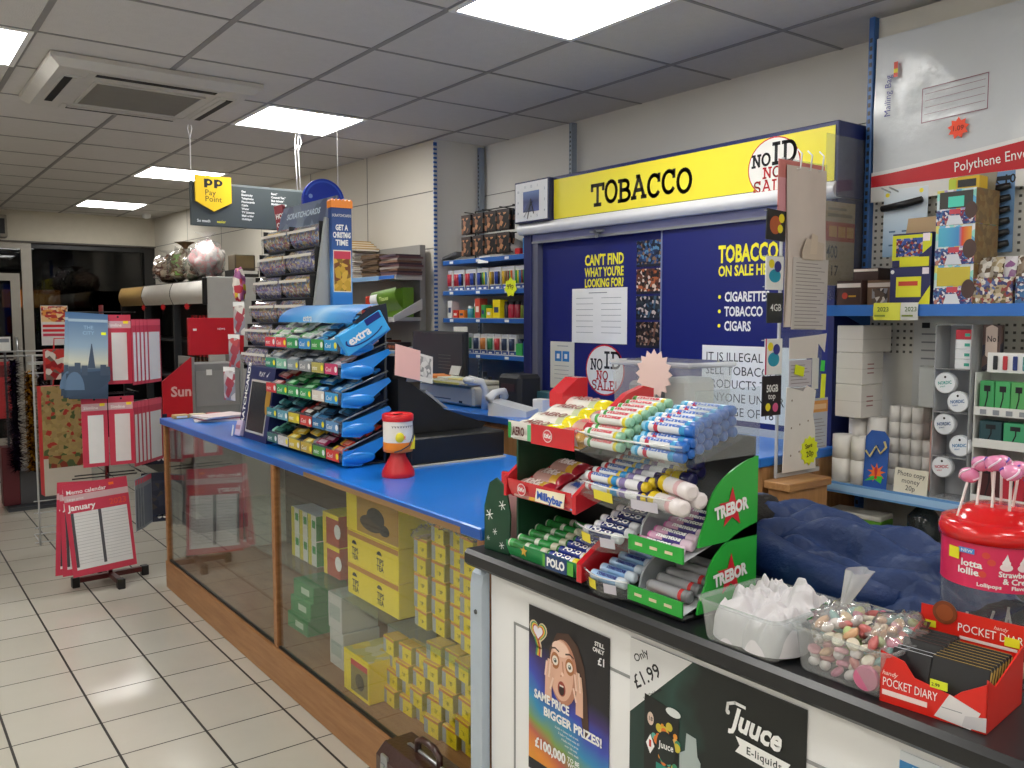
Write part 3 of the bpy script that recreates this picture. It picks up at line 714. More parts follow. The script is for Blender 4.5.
# ------------------------------------------------------------ hanging services sign
pp = thing('hanging_sign', 'dark grey hanging sign with yellow shield and lists of services', 'sign', (1.9, 5.2, 2.065))
CHAR = mat('#3c4446', .45)
b = MB(); b.box((-.345, 0, 0), (.345, .02, .255), CHAR, .003); b.rect(-.345, .243, .345, .255, mat('#6a7274', .4), -.0008)
PTX = mat('#d9dcdc', .5)
for k, q in enumerate(('Gas', 'Electricity', 'Telephone', 'Phonecards', 'Cable', 'Water', 'TV Licence', 'Mail order', 'Holidays')): b.text(q, -.045, .212-.0205*k, .0125, PTX, y=-.001, bold=.03)
for k, q in enumerate(('Rent*', 'Council Tax*', 'Bus tickets*', 'Mobile top-up')): b.text(q, .14, .212-.0205*k, .0125, PTX, y=-.001, bold=.03)
b.text('So much', -.31, .022, .016, PTX, y=-.001, bold=.03); b.text('easier', -.195, .022, .016, mat('#c8c23a', .5), y=-.001, bold=.03)
b.rect(.245, .06, .31, .14, mat('#4fa58a', .5), -.001); b.rect(.255, .07, .30, .13, WHITE, -.0015); b.rect(.265, .07, .275, .115, INK, -.002); b.rect(.283, .07, .293, .115, INK, -.002); b.rect(.265, .11, .293, .118, INK, -.002)
b.build('panel', pp)
b = MB(); b.prism([(-.105, .075), (0, .02), (.105, .075), (.105, .225), (-.105, .225)], 0, -.018, mat('#f2c81e', .4), T=Tr(-.215, 0, .065))
T = Tr(-.215, 0, .065)
for x in (-.055, .003): 
    b.rect(x, .155, x+.018, .205, INK, -.0188, T=T); b.prism(arc(x+.022, .186, .028, .02, -90, 90, 8)+[(x+.014, .206), (x+.014, .166)], -.0188, -.019, INK, T=T)
    b.disc(x+.026, .186, .008, mat('#f2c81e', .4), -.0195, T=T)
b.text('Pay', -.052, .112, .034, INK, y=-.0188, T=T, bold=0); b.text('Point', -.052, .075, .034, INK, y=-.0188, T=T, bold=0); b.build('shield', pp)
for x in (-.335, .315, .36):
    b = MB(); x2 = min(x, .335)
    b.tube([(x2, .01, .255), (x2+(.0 if x < 0 else -.01), .01, .5), (x2+.012, .01, .55), (x2, .01, .613), (x2-.012, .01, .55), (x2+(.0 if x < 0 else -.01), .01, .5)], .003, WHITE, 6); b.build('cord', pp)
# ------------------------------------------------------------ glass display counter
BR = wood('frame', '#8a5a34', '#a8764a', .4); PLI = wood('plinth', '#8d5f38', '#a87b50', .45, (6, 1, 12))
XG = 1.33; YN, YFAR = 1.9, 5.06
gc = thing('display_counter', 'long glass fronted shop counter with blue top and wooden frame', 'counter', (XG, 3.4, 0))
b = MB(); b.box((XG-.012, YN, 0), (2.1, YFAR, .155), PLI, .003); b.build('plinth', gc, True)
b = MB(); b.box((XG-.018, YN, .932), (2.12, YFAR+.01, .967), BLUE, .004, faces={'l': mat('#2456a8', .4)}); b.build('worktop', gc, True)
b = MB(); b.box((XG-.019, 2.0, .934), (XG-.0165, 3.08, .952), mat('#8a6a44', .5)); b.build('worn_edge', gc, True)
for y in (YN+.02, 3.43, YFAR-.02):
    b = MB(); b.box((XG-.006, y-.017, .155), (XG+.022, y+.017, .932), BR, .002); b.build('post', gc, True)
b = MB(); b.box((2.05, YFAR-.04, .155), (2.08, YFAR, .932), BR); b.build('rear_post', gc, True)
for y0, y1 in ((YN+.037, 3.413), (3.447, YFAR-.037)):
    b = MB(); b.box((XG+.004, y0, .157), (XG+.009, y1, .93), clear('counterglass', '#fafcfb', 1.15, .012, 0, ior=1.6)); b.build('glass_pane', gc, True)
    b = MB(); b.box((XG, y0, .156), (XG+.014, y1, .164), BLACK); b.build('glass_channel', gc, True)
b = MB(); b.box((XG+.03, YFAR-.012, .157), (2.05, YFAR-.006, .93), clear('counterglass', '#fafcfb', 1.15, .012, 0, ior=1.6)); b.build('end_glass', gc, True)
b = MB(); b.box((1.42, YN+.04, .462), (1.98, YFAR-.06, .470), clear('shelfglass', '#eef6f2', .5, .02, .02)); b.build('glass_shelf', gc, True)
b = MB(); b.box((2.02, YN, .155), (2.05, YFAR-.04, .93), mat('#5d5044', .6)); b.build('back_panel', gc, True)
# stock seen through the glass
def carton(w, d, h, m, name, label, cat='box', group=None, front=None, faces=None, bev=.002):
    """a printed carton, front on local -y"""
    b = MB(); b.box((-w/2, -d/2, 0), (w/2, d/2, h), m, bev, faces=faces)
    if front: front(b, w, d/2+.0008, h)
    return Spawn(solo(b, name, label, cat, group=group))
YC = mat('#fbe020', .45); YC2 = mat('#f4d010', .45); TEA = mat('#c8842c', .5)
def tea(b, w, y, h):
    b.rect(-w*.5, h*.82, w*.5, h*.97, TEA, -y); b.text('TIPS', -w*.3, h*.34, h*.17, INK, y=-y, bold=.03); b.text('TEA', -w*.3, h*.14, h*.17, INK, y=-y, bold=.03); b.poly(arc(-w*.2, h*.6, w*.1, h*.12, 0, 180, 8), INK, -y)
S1 = carton(.2, .17, .125, YC, 'tea_carton', 'x', front=tea, faces={'t': YC2})
L1 = 'yellow tea carton in the big stack behind the counter glass'
for r in range(2):
    for c in range(2): S1((1.55, 2.93-.2*c, .471+.126*r), rz=-90, label=L1, group='tea cartons in the glass counter')
def bull(b, w, y, h):
    b.rect(-w*.28, h*.05, w*.5, h*.95, mat('#b98a2a', .5), -y); b.blob((w*.08, -y, h*.52), (w*.17, .002, h*.26), INK, 8); b.blob((w*.0, -y, h*.35), (w*.22, .002, h*.2), mat('#3a2a1c', .6), 8); b.blob((w*.24, -y, h*.3), (w*.1, .002, h*.14), INK, 8)
S2 = carton(.41, .17, .15, YC, 'picture_carton', 'wide yellow carton with a dark animal picture, on top of the tea stack', front=bull); S2((1.55, 2.83, .724), rz=-90)
sm = prt('tinyyel', ['#f0d21c', '#e8c818', '#f0d21c', '#d9b08a', '#8f9a96', '#f4dc3c', '#e0903a'], 26)
def small(b, w, y, h): b.rect(-w*.5, h*.05, -w*.22, h*.95, mat('#a8aeaa', .3), -y); b.rect(-w*.5, h*.84, w*.5, h*.98, mat('#e0903a', .4), -y*1.001); b.rect(-w*.1, h*.2, w*.4, h*.62, YC, -y); b.text('TIP', -w*.02, h*.3, h*.2, INK, y=-y, bold=.04)
S3 = carton(.082, .06, .062, YC, 'small_yellow_carton', 'x', front=small, faces={'l': mat('#a8aca8', .4), 'r': mat('#c0b040', .5), 't': mat('#e0b048', .4)})
for r in range(6):
    for c in range(4):
        if r > 4 and c in (0,): continue
        S3((1.52+.012*((r*3+c) % 3), 2.52-.096*c+.004*(r % 2), .471+.0625*r), rz=-90+((r*7+c*5) % 5-2)*1.5, label='small yellow carton in the shrink-wrapped wall on the upper glass shelf', group='small yellow cartons on the upper shelf')
for r in range(5):
    for c in range(6):
        if r > 3 and c < 3: continue
        S3((1.47+.012*((r+c) % 3), 2.66-.094*c, .156+.0625*r), rz=-90+((r*5+c*3) % 5-2)*1.5, label='small yellow carton in the pile on the floor of the glass counter', group='small yellow cartons on the counter floor')
for k in range(5):
    b = MB(); b.blob((0, 0, .02), (.035, .03, .022), clear('wrap', '#ffffff', 1.4, .15, .12), 10, .6, 12, k); solo(b, 'shrink_wrap', 'crumpled clear wrap lying on top of the small yellow cartons', 'wrapping', (1.50, 2.52-.085*k, .471+.0625*(6 if k else 5)), group='clear wrap on the small cartons')
def pic(b, w, y, h):
    b.rect(-w*.2, h*.1, w*.46, h*.8, mat('#8a7a3a', .5), -y); b.rect(-w*.2, h*.72, w*.46, h*.86, RED, -y*1.002); b.blob((w*.15, -y, h*.4), (w*.17, .002, h*.2), mat('#4a3f2a', .6), 8)
S4 = carton(.2, .2, .155, YC, 'picture_carton', 'yellow carton with red band and dark picture, on the floor of the glass counter', front=pic, faces={'t': prt('tops', ['#e8d24a', '#c9c06a', '#e0c020', '#d8d0a0'], 22)}); S4((1.48, 2.80, .156), rz=-90)
wg = mat('#c9cac6', .5)
S5 = carton(.12, .16, .145, wg, 'white_carton', 'x', front=lambda b, w, y, h: b.rect(-w*.4, h*.3, w*.4, h*.7, mat('#a9b4ae', .5), -y))
for i, (x, y, z, l) in enumerate(((1.52, 3.09, .156, 'lower white carton left of the yellow picture carton'), (1.52, 3.1, .302, 'upper white carton left of the yellow picture carton'), (1.72, 2.98, .156, 'white carton behind the yellow picture carton'))): S5((x, y, z), rz=-90, label=l)
S6 = carton(.2, .16, .07, mat('#3f9a5a', .5), 'green_carton', 'x', front=lambda b, w, y, h: b.rect(-w*.1, h*.3, w*.3, h*.7, mat('#bfe0c4', .5), -y))
for k, l in enumerate(('bottom', 'middle', 'top')): S6((1.55+.015*k, 3.55, .156+.071*k), rz=-88, label='green carton, %s one of the low stack behind the counter glass' % l)
S7 = carton(.085, .1, .11, mat('#d8dcd4', .5), 'medicine_carton', 'x', front=lambda b, w, y, h: (b.rect(-w*.5, h*.0, -w*.1, h, mat('#cfc22c', .5), -y), b.rect(0, h*.5, w*.4, h*.8, GREEN, -y)), faces={'r': GREEN})
for r in range(2):
    for c in range(3): S7((1.55, 3.62-.09*c, .471+.111*r), rz=-90, label='slim white, yellow and green carton in the stack by the middle post', group='slim cartons behind the glass')
S8 = carton(.15, .14, .13, mat('#b5482c', .5), 'food_carton', 'x', faces={'l': YC, 't': YC}, front=lambda b, w, y, h: (b.rect(-w*.5, 0, -w*.28, h, YC, -y), b.rect(-w*.5, h*.86, w*.5, h, YC, -y), b.disc(w*.42, h*.5, .03, WHITE, -y)))
S8((1.57, 3.25, .471), rz=-90, label='lower red and yellow carton beside the yellow tea stack'); S8((1.57, 3.255, .602), rz=-90, label='upper red and yellow carton beside the yellow tea stack')
# ------------------------------------------------------------ suitcase in front of the counter
LEA = mat('#3a1c14', .3, coat=.4, bump=.15, bscale=90)
sc_ = thing('briefcase', 'dark brown leather briefcase standing on the floor against the counter', 'briefcase', (1.215, 2.02, 0), -90)
b = MB(); b.box((-.2, -.075, .004), (.2, .075, .30), LEA, .03); b.build('case', sc_)
b = MB(); b.tube([(-.06, 0, .297), (-.058, 0, .33), (-.03, 0, .345), (.03, 0, .345), (.058, 0, .33), (.06, 0, .297)], .01, LEA); b.build('handle', sc_)
b = MB(); b.tube([(-.19, -.0, .26), (-.1, 0, .304), (.1, 0, .304), (.19, 0, .26)], .005, STEEL, 6); b.build('metal_rim', sc_)
for x in (-.12, .12):
    b = MB(); b.box((x-.018, -.079, .23), (x+.018, -.07, .285), STEEL, .002); b.box((x-.01, -.084, .24), (x+.01, -.077, .262), STEEL, .001); b.build('clasp', sc_)
# ------------------------------------------------------------ scratchcard display box
ZT = .9675
sb = thing('scratchcard_display', 'navy blue scratchcard display box with a dark window and gold oval', 'display box', (1.42, 4.105, ZT), -90)
NV = mat('#1a2358', .4)
b = MB(); b.prism([(0, 0), (.1, 0), (.115, .335), (.055, .335)], 0, .36, NV, axis='x'); b.build('box', sb)
T = Matrix(((1, 0, 0, 0), (0, 1, .164, 0), (0, 0, 1, 0), (0, 0, 0, 1)))
b = MB(T); b.rect(.085, .03, .32, .275, mat('#b8b4b0', .4), -.001); b.rect(.095, .04, .31, .265, mat('#26282c', .25), -.0016); b.disc(.318, .2, .03, GOLD, -.0022, .075)
b.text('SCRATCHCARDS', .05, .012, .034, WHITE, y=-.001, rot=90, bold=.03, sx=.95); b.text('PLAY', .17, .293, .022, WHITE, y=-.001, shear=.2); b.poly([(.26, .3), (.27, .29), (.30, .32), (.27, .3)], WHITE, -.001)
b.build('front', sb)
# ------------------------------------------------------------ scratchcard dispenser tower
dt = thing('ticket_dispenser', 'tall stepped scratchcard dispenser with two columns of clear curved bins', 'ticket dispenser', (1.675, 4.42, ZT), -90)
b = MB(); b.prism([(.0, 0), (.2, 0), (.2, .02), (.07, .05), (.09, .98), (.06, .98), (.04, .9), (-.06, .3), (-.02, .05)], 0, .70, mat('#3c4148', .5), axis='x'); b.build('body', dt)
b = MB(); b.prism([(-.06, 0), (.06, 0), (.05, .6), (.07, 1.0), (.03, 1.02), (-.05, .5), (-.08, .25)], .702, .725, mat('#9ea2a4', .4), axis='x'); b.build('side_panel', dt)
b = MB(); T2 = Tr(0, .09, .93) @ Rx(-14); b.box((.06, -.04, 0), (.70, -.03, .19), prt('hdr', ['#66728c', '#4e5a7a', '#7b8aa0', '#56667e', '#6b7a98'], 11), .0, T=T2); b.textw('SCRATCHCARDS', .15, .12, .03, mat('#c8d8e8', .5), .4, y=-.0412, T=T2, bold=.03); b.build('header_card', dt)
tk = [prt('tk%d' % i, c, 75, (1, 1, 1.3)) for i, c in enumerate((['#5a5ea0', '#8a8ec0', '#d8c888', '#6a5a8a', '#a8a8d0', '#e8e0d0'], ['#a08a60', '#5a8ac0', '#d8b86a', '#b06a7a', '#e4dfd0', '#6a6a9a'], ['#b05a6a', '#5a6aa0', '#d9d0c0', '#c8b068', '#7a7aa8', '#8aaad0']))]
gl = clear('lens', '#e8ecf0', 1.6, .06, .03)
for r in range(6):
    for c in range(2):
        z = .30+.118*r; y = -.11+.024*r; x0 = .012+.345*c
        bn = MB(); m = tk[(r*2+c) % 3]
        bn.grid(lambda u, v: (x0+.335*u, y+.03-.03*math.sin(v*PI)**.8, z+.004+.105*v), 6, 10, m)
        bn.grid(lambda u, v: (x0+.335*u, y+.03+.05*v, z+.109+.003*v), 4, 1, mat('#a8a4a0', .5))
        bn.box((x0, y+.0, z), (x0+.335, y+.07, z+.004), mat('#4a4d58', .4)); bn.box((x0+.333, y+.0, z), (x0+.339, y+.07, z+.113), BLACK); bn.box((x0-.004, y+.0, z), (x0, y+.07, z+.113), BLACK)
        bo = bn.build('ticket_bin', dt)
        ln = MB(); ln.grid(lambda u, v: (x0+.335*u, y+.024-.04*math.sin(v*PI)**.8, z+.004+.106*v), 6, 12, gl)
        ln.grid(lambda u, v: (x0+.005+.325*u, y-.0165+.002*abs(v-.3), z+.074+.013*v), 1, 1, mat('#d8d4cc', .4)); ln.build('clear_lens', bo)
# odds and ends hung on the left edge of the tower, a standee and round topped board behind
b = MB(); b.box((-.03, -.012, 0), (.03, .012, .17), mat('#8a1f30', .4), .004)
for k, q in enumerate(('HOT', 'ONE')): b.text(q, -.022, .1-.045*k, .026, WHITE, y=-.0128, sx=.75, bold=.03)
solo(b, 'lighter_card', 'small dark red card reading one, stuck upright on the tower top', 'card', (1.775, 4.36, ZT+.975), rot=rad(0, -9, -60))
b = MB(); b.blob((0, 0, .07), (.03, .035, .09), prt('sweetbag', ['#e8c83a', '#d87ab0', '#e8e0d8', '#c83a4a', '#a05a90'], 30), 10, .5, 6, 2); solo(b, 'sweet_bag', 'yellow and pink sweet bag hanging at the far side of the tower', 'bag', (1.60, 4.55, ZT+.66))
for k, (z, c) in enumerate(((.47, '#d8d4d0'), (.3, '#b8484c'), (.13, '#c9c4c8'))):
    b = MB(); pm = prt('hang%d' % k, [c, '#a03a4a', '#b8b0b0', '#8a8a98', c], 24)
    for sgn in (-1, 1): b.grid(lambda u, v: (-.05+.1*u, sgn*.02*math.sin(u*PI)*math.sin(v*PI)**.6, .16*v), 8, 8, pm)
    b.box((-.05, -.002, .15), (.05, .002, .175), WHITE)
    solo(b, 'hanging_bag', ('white', 'red', 'pale grey')[k]+' bag of novelties hanging on the far edge of the dispenser tower', 'bag', (1.585-.03*k, 4.52, ZT+z), -75)
b = MB()
pts = [(-.125, 0), (.125, 0)]+arc(0, 1.205, .125, .125, 0, 180, 18)
b.prism(pts, 0, .02, mat('#1a3fc0', .35)); b.disc(-.08, 1.23, .012, mat('#8fb0f0', .4), -.001); b.prism([(-.13, 0), (.13, 0), (.13, .02), (-.13, .02)], -.05, .07, mat('#1a3fc0', .35)); b.poly(arc(0, 1.205, .115, .115, 15, 165, 12)+arc(0, 1.205, .105, .105, 165, 15, 12), mat('#3a66dc', .4), -.001)
dbd = thing('display_board', 'tall bright blue board with rounded top behind the dispenser tower', 'display board', (2.09, 4.55, ZT)); b.build('board', dbd); b = MB(); b.tube([(.1, .03, 1.25), (.1, .03, 1.70)], .0022, WHITE, 6); b.box((.09, .018, 1.22), (.11, .034, 1.255), WHITE); b.build('cord', dbd)
st = thing('cardboard_standee', 'narrow blue christmas standee with orange top on the counter', 'standee', (1.765, 3.66, ZT), -4)
b = MB(); b.box((-.048, 0, 0), (.048, .04, 1.06), grad('standee', [(0, '#2a7ad0'), (.62, '#2a80d8'), (.72, '#5aa8e8'), (.8, '#2a5aa0'), (1, '#1a3a78')], 'Z', 0, 1.06), faces={'r': mat('#d8452a', .4)})
for k, q in enumerate(('GET A', 'CHRISTMAS', 'TIME')): b.textw(q, 0, .96-.034*k, .025, WHITE, .06 if k != 1 else .085, y=-.001, al='C', bold=.04)
b.textw('SCRATCHCARDS', 0, 1.02, .012, PAPER, .09, y=-.001, al='C')
b.rect(-.043, .68, .043, .87, mat('#e8e0d0', .5), -.001); b.rect(-.04, .685, .04, .85, prt('reindeer', ['#c8a03a', '#8a6a2a', '#d8b04a', '#7a4a2a', '#a08a30'], 42), -.0016); b.rect(-.04, .83, .04, .865, DPINK, -.002)
b.build('board', st)
b = MB(); b.prism([(-.052, 1.06)]+[(-.052+.104*i/12, 1.09+.01*(i % 2)) for i in range(13)]+[(.052, 1.06)], -.005, .045, mat('#f08a2a', .45)); b.build('scalloped_top', st)
# leaflets on the far end of the counter
b = MB()
for k in range(5): b.box((-.13+.004*k, -.09, .006*k), (.13+.003*k, .09, .006*k+.005), (PAPER, mat('#d8c8c8', .5), mat('#8a4a5a', .5))[k % 3], T=Rz(8*k-14))
solo(b, 'leaflet_pile', 'untidy pile of leaflets on the blue counter beside the tower', 'leaflets', (1.55, 4.78, ZT))
for k in range(3):
    b = MB(); b.box((-.04, -.025, 0), (.04, .025, .022), mat(('#c9a060', '#d8c8a0', '#b03a3a')[k], .5), .002); b.rect(-.03, .005, .03, .016, WHITE, -.0256); solo(b, 'small_packet', ('tan', 'cream', 'red')[k]+' packet lying at the far end of the blue counter', 'packet', (1.40+.09*k, 4.98-.01*k, ZT), 5-6*k)
b = MB(); b.box((-.025, -.02, 0), (.025, .02, .075), mat('#d0c0d8', .5), .004, T=Rx(-15)); b.rect(-.02, .03, .02, .05, mat('#b088a0', .5), -.022, T=Rx(-15)); b.poly([(-.05, .0), (-.035, .0), (-.02, .05), (-.03, .055)], WHITE, -.02); solo(b, 'small_packet', 'pale lilac packet against the side of the navy scratchcard box', 'packet', (1.415, 4.06, ZT+.002), -80)
# ------------------------------------------------------------ chewing gum stand
gm = thing('gum_stand', 'five tier blue chewing gum stand on the counter edge', 'display stand', (1.43, 3.72, ZT), -90)
GB = mat('#1f86dc', .3, coat=.4); W0 = .75; WIRE = mat('#8a9096', .3, .8)
b = MB()
for x in (.02, .73): b.tube([(x, .18, 0), (x, .19, .6)], .006, DGREY, 6)
b.tube([(.02, .18, .004), (.02, .05, .004), (.73, .05, .004), (.73, .18, .004)], .005, DGREY, 6); b.tube([(.02, .19, .6), (.73, .19, .6)], .006, DGREY, 6); b.box((.02, .188, .05), (.73, .194, .58), mat('#2a3a58', .5)); b.build('frame', gm)
zs = [.015, .125, .235, .345, .435]
for k, z in enumerate(zs):
    b = MB()
    b.grid(lambda u, v: (W0*u, .0-.014*math.sin(v*PI), z+.05*v), 1, 6, clear('trayfront', '#e4eef6', .9, .05, .08))
    b.grid(lambda u, v: (W0*u, .004+.176*v, z+.006+.105*v), 1, 1, mat('#3a4a66', .5))
    tr_ = b.build('tray', gm)
    e = MB(); e.prism([(-.012, z-.004), (.06, z-.012), (.195, z+.085), (.185, z+.1), (.03, z+.052), (-.008, z+.05)], W0, W0+.012, GB, axis='x'); 
    e.blob((W0+.008, .055, z+.02), (.014, .07, .024), GB, 10); e.build('end_cap', tr_)
    w = MB(); w.tube([(W0+.004, -.01, z+.055), (W0+.004, .185, z+.125)], .0035, WIRE, 6); w.build('wire', tr_)
    ls = MB()
    cols = (['#d83a4a', '#d83a4a', '#2f9a58', '#2a8ad0', '#3a9a48', '#2a9ad8'], ['#2f8a70', '#7ab8a0', '#8a9aa0', '#8a8e94', '#b0a85a', '#c83a6a'], ['#c82a34', '#2f9a58', '#2f9a58', '#2f9a58', '#d8d0c8', '#3a9ad8'], ['#2a7a8a', '#5a9ab0', '#c8b83a', '#c83a34', '#2a6a9a', '#5a8ab8'], ['#3a6a60', '#d8d0c8', '#e0c23a', '#c9a83a', '#5a9a3a', '#d83a2a'])[4-k]
    for i, c in enumerate(cols):
        T = Tr(.012+.122*i, -.0155, z+.006)
        ls.box((0, -.001, 0), (.112, .0, .04), mat(c, .35), T=T); ls.text('Cool' if i % 2 else 'mint', .008, .01, .018, WHITE, y=-.0016, T=T, shear=.2); ls.disc(.098, .02, .012, YEL if (i+k) % 2 else WHITE, -.0018, T=T, n=12)
    ls.build('price_strip', tr_)
hd = MB(); hd.grid(lambda u, v: (.05+.72*u, .03+.155*(1-math.cos(v*1.4))*.9, .545+.075*math.sin(v*1.3)), 12, 8, grad('gumhdr', [(0, '#2a7ac8'), (.4, '#4aa0e0'), (.55, '#9ac8ee'), (.7, '#4aa0e0'), (1, '#2a80d0')], 'X', .05, .77))
hd.prism([(.03, .545), (.18, .545), (.17, .62), (.1, .605)], .77, .775, mat('#1c2230', .4), axis='x')
for x in (.1, .7): hd.tube([(x, .19, .5), (x, .17, .6)], .004, DGREY, 6)
hd.text('extra', .32, .55, .03, WHITE, y=.028, shear=.2); hd.build('header', gm)
# packs in the gum trays
def gumpack(cols, label, grp):
    b = MB(); b.box((-.05, -.016, 0), (.05, .016, .012), mat(cols[0], .3), .003); b.box((-.051, -.0165, .002), (-.02, .0165, .0124), mat(cols[1], .3), .003); b.rect(0, .003, .04, .009, mat(cols[2], .4), -.0167); b.add([(-.012, -.012, .0126), (.045, -.012, .0126), (.045, .008, .0126), (-.012, .008, .0126)], [(0, 1, 2, 3)], mat(cols[2], .4))
    return Spawn(solo(b, 'gum_pack', label, 'chewing gum', group=grp))
tiers = ['lowest', 'second lowest', 'middle', 'second highest', 'highest']
PK = {4: [('#e8eae8', '#4aa050', '#b8d8c0')]*3+[('#4aa8e0', '#e8f0f4', '#2a78c0')]*2, 3: [('#8a94a0', '#3a4048', '#c8ccd0')]*4+[('#c8a8b0', '#8a94a0', '#e0d0d4')], 2: [('#a82a30', '#5a1418', '#d8a0a0')]+[('#2f9a50', '#1a6a34', '#a8d8b0')]*2+[('#2a88d0', '#1a5898', '#b8dcf4')]*2, 1: [('#1c4a54', '#7ab8c0', '#2f7a84')]*2+[('#3a3436', '#c03a34', '#e0dcd8')]+[('#1a3a5c', '#7ab0d8', '#2a6a9a')]*2, 0: [('#1c4440', '#8ac8b8', '#3a7a6c')]+[('#e4c63a', '#d8b02a', '#f4e8a0')]*2+[('#a82a58', '#8a8a8e', '#d8b8c8')]+[('#d8402c', '#e8c83a', '#f0a090')]}
for k in range(5):
    made = {}
    for c, cc in enumerate(PK[k]):
        if cc not in made:
            nm = {'#e8eae8': 'white and green', '#4aa8e0': 'sky blue', '#8a94a0': 'grey', '#c8a8b0': 'pale pink', '#a82a30': 'dark red', '#2f9a50': 'green', '#2a88d0': 'bright blue', '#1c4a54': 'teal and black', '#3a3436': 'black and red', '#1a3a5c': 'dark blue', '#1c4440': 'dark teal', '#e4c63a': 'yellow', '#a82a58': 'magenta', '#d8402c': 'red and yellow'}[cc[0]]
            made[cc] = gumpack(cc, nm+' gum pack in the '+tiers[k]+' tray of the gum stand', nm+' gum packs in the '+tiers[k]+' tray')
        for r in range(5):
            x = .075+.148*c; yl = .024+.034*r; z = zs[k]+.0215+.6*yl+.003+(.012 if (c+r+k) % 3 == 0 else 0)
            p = Tr(1.43, 3.72, ZT) @ Rz(-90) @ Vector((x+.012*((r*3+c) % 3-1), yl, z))
            made[cc](tuple(p), rot=(math.radians(30), math.radians(RND.uniform(-4, 4)), math.radians(-90+RND.uniform(-9, 9))))
b = MB(); b.box((-.1, -.02, 0), (.1, .02, .085), mat('#3aa4e4', .35), .003); b.text('extra', -.075, .03, .034, WHITE, y=-.021, bold=.03); b.poly(arc(-.0, .044, .09, .032, 160, 330, 12)+arc(0, .044, .083, .027, 330, 160, 12), mat('#1a2a78', .4), -.0208); b.rect(.02, .06, .09, .085, mat('#1a2a78', .4), -.0206)
solo(b, 'gum_carton', 'tilted sky blue gum carton at the right end of the highest gum tray', 'box', (1.525, 2.956, ZT+.472), rot=rad(0, -30, 0))
# ------------------------------------------------------------ cash register, charity tin
BLK = mat('#17181a', .35, bump=.08, bscale=300)
cr = thing('cash_register', 'black cash register with a raised sloping terminal on its drawer', 'cash register', (1.85, 3.05, ZT))
b = MB(); b.box((1.635, 2.83, ZT+.006), (2.075, 3.30, ZT+.11), BLK, .006); b.build('drawer', cr, True)
b = MB(); b.prism([(1.64, ZT+.112), (2.03, ZT+.112), (2.05, ZT+.13), (1.85, ZT+.20), (1.76, ZT+.265), (1.69, ZT+.315), (1.64, ZT+.33)], 2.93, 3.28, BLK); b.build('terminal', cr, True)
b = MB(); b.prism([(1.765, ZT+.27), (1.845, ZT+.21), (1.87, ZT+.2), (1.87, ZT+.206), (1.85, ZT+.22), (1.77, ZT+.28)], 2.94, 3.27, mat('#8a8f94', .3)); b.build('key_panel', cr, True)
b = MB(); b.prism([(1.64, ZT+.325), (1.70, ZT+.31), (1.735, ZT+.405), (1.715, ZT+.42), (1.66, ZT+.415)], 2.98, 3.24, BLK); b.build('display', cr, True)
b = MB(); b.box((1.635, 2.825, ZT+.0), (2.075, 2.84, ZT+.006), mat('#d8cfb8', .5)); b.build('base_strip', cr, True)
b = MB(); b.box((-.075, 0, 0), (.075, .003, .12), PINKC); b.box((.06, .004, 0), (.16, .008, .11), mat('#d8d4cc', .5)); b.rect(.07, .02, .15, .1, prt('calnote', ['#c8c4bc', '#8a8884', '#d8d4cc'], 60), .0035)
solo(b, 'paper_note', 'pink paper note propped behind the gum stand on the register', 'note', (1.665, 2.90, ZT+.335), rot=rad(-8, 12, 20))
tn = thing('charity_tin', 'red and white charity collecting tin standing in front of the cash register', 'collecting tin', (1.516, 2.715, ZT))
TR = mat('#d01a22', .3)
b = MB(); b.lathe([(.058, 0), (.06, .006), (.058, .02), (.03, .07), (.027, .085)], TR); b.build('base', tn)
b = MB(); b.lathe([(.03, .086), (.052, .09), (.053, .1), (.053, .2)], [mat('#e07a1a', .4), mat('#e07a1a', .4), mat('#eee8dc', .4)])
b.lathe([(.0534, .1), (.0534, .125)], mat('#e8821e', .4), caps=False)
b.blob((-.02, -.05, .145), (.018, .006, .018), YEL, 8); b.text('GIVE', -.035, .138, .013, ORANGE, y=0, wrap=('Z', .0545)); b.poly([(.02, .1), (.04, .1), (.042, .15)], YEL, -.049)
for k in range(12): b.text('v', -.05+.01*k, .178, .012, mat('#555555', .5), wrap=('Z', .0542))
b.build('can', tn)
b = MB(); b.lathe([(.0555, .2), (.0565, .204), (.0565, .222), (.05, .226), (.047, .22)], TR); b.box((-.018, -.003, .221), (.018, .003, .224), BLACK); b.build('lid', tn)
b = MB(); b.tube([(.052, -.012, .185), (.045, -.033, .15), (.015, -.055, .115), (-.02, -.056, .1), (-.04, -.045, .094)], .0025, DGREY, 6); b.build('handle', tn)
# ------------------------------------------------------------ back counter under the tobacco unit
ZB = 1.035
bc = thing('back_counter', 'wood fronted back counter with blue top under the tobacco unit', 'counter', (2.55, 3.4, 0))
OAK = wood('oak', '#9a6c40', '#b98a58', .45, (14, 14, 1.2)); OAKX = wood('oakx', '#9a6c40', '#b98a58', .45, (1.2, 14, 14))
b = MB(); b.box((2.56, 1.93, 0), (3.40, 4.88, ZB-.035), OAK, .002)
b.build('carcass', bc, True)
b = MB(); b.box((2.53, 1.92, ZB-.035), (3.41, 4.89, ZB), BLUE, .004, faces={'l': mat('#2a62b0', .4)}); b.build('worktop', bc, True)
for k in range(5):
    y = 2.0+.57*k; b = MB(); b.box((2.545, y, .1), (2.56, y+.55, ZB-.06), OAK, .003); d_ = b.build('cupboard_door', bc, True)
    h = MB(); h.tube([(2.545, y+.06, .75), (2.525, y+.06, .75), (2.525, y+.06, .87), (2.545, y+.06, .87)], .005, STEEL, 6); h.v = [tuple(WT[bc.name].inverted() @ Vector(p)) for p in h.v]; h.build('door_handle', d_)
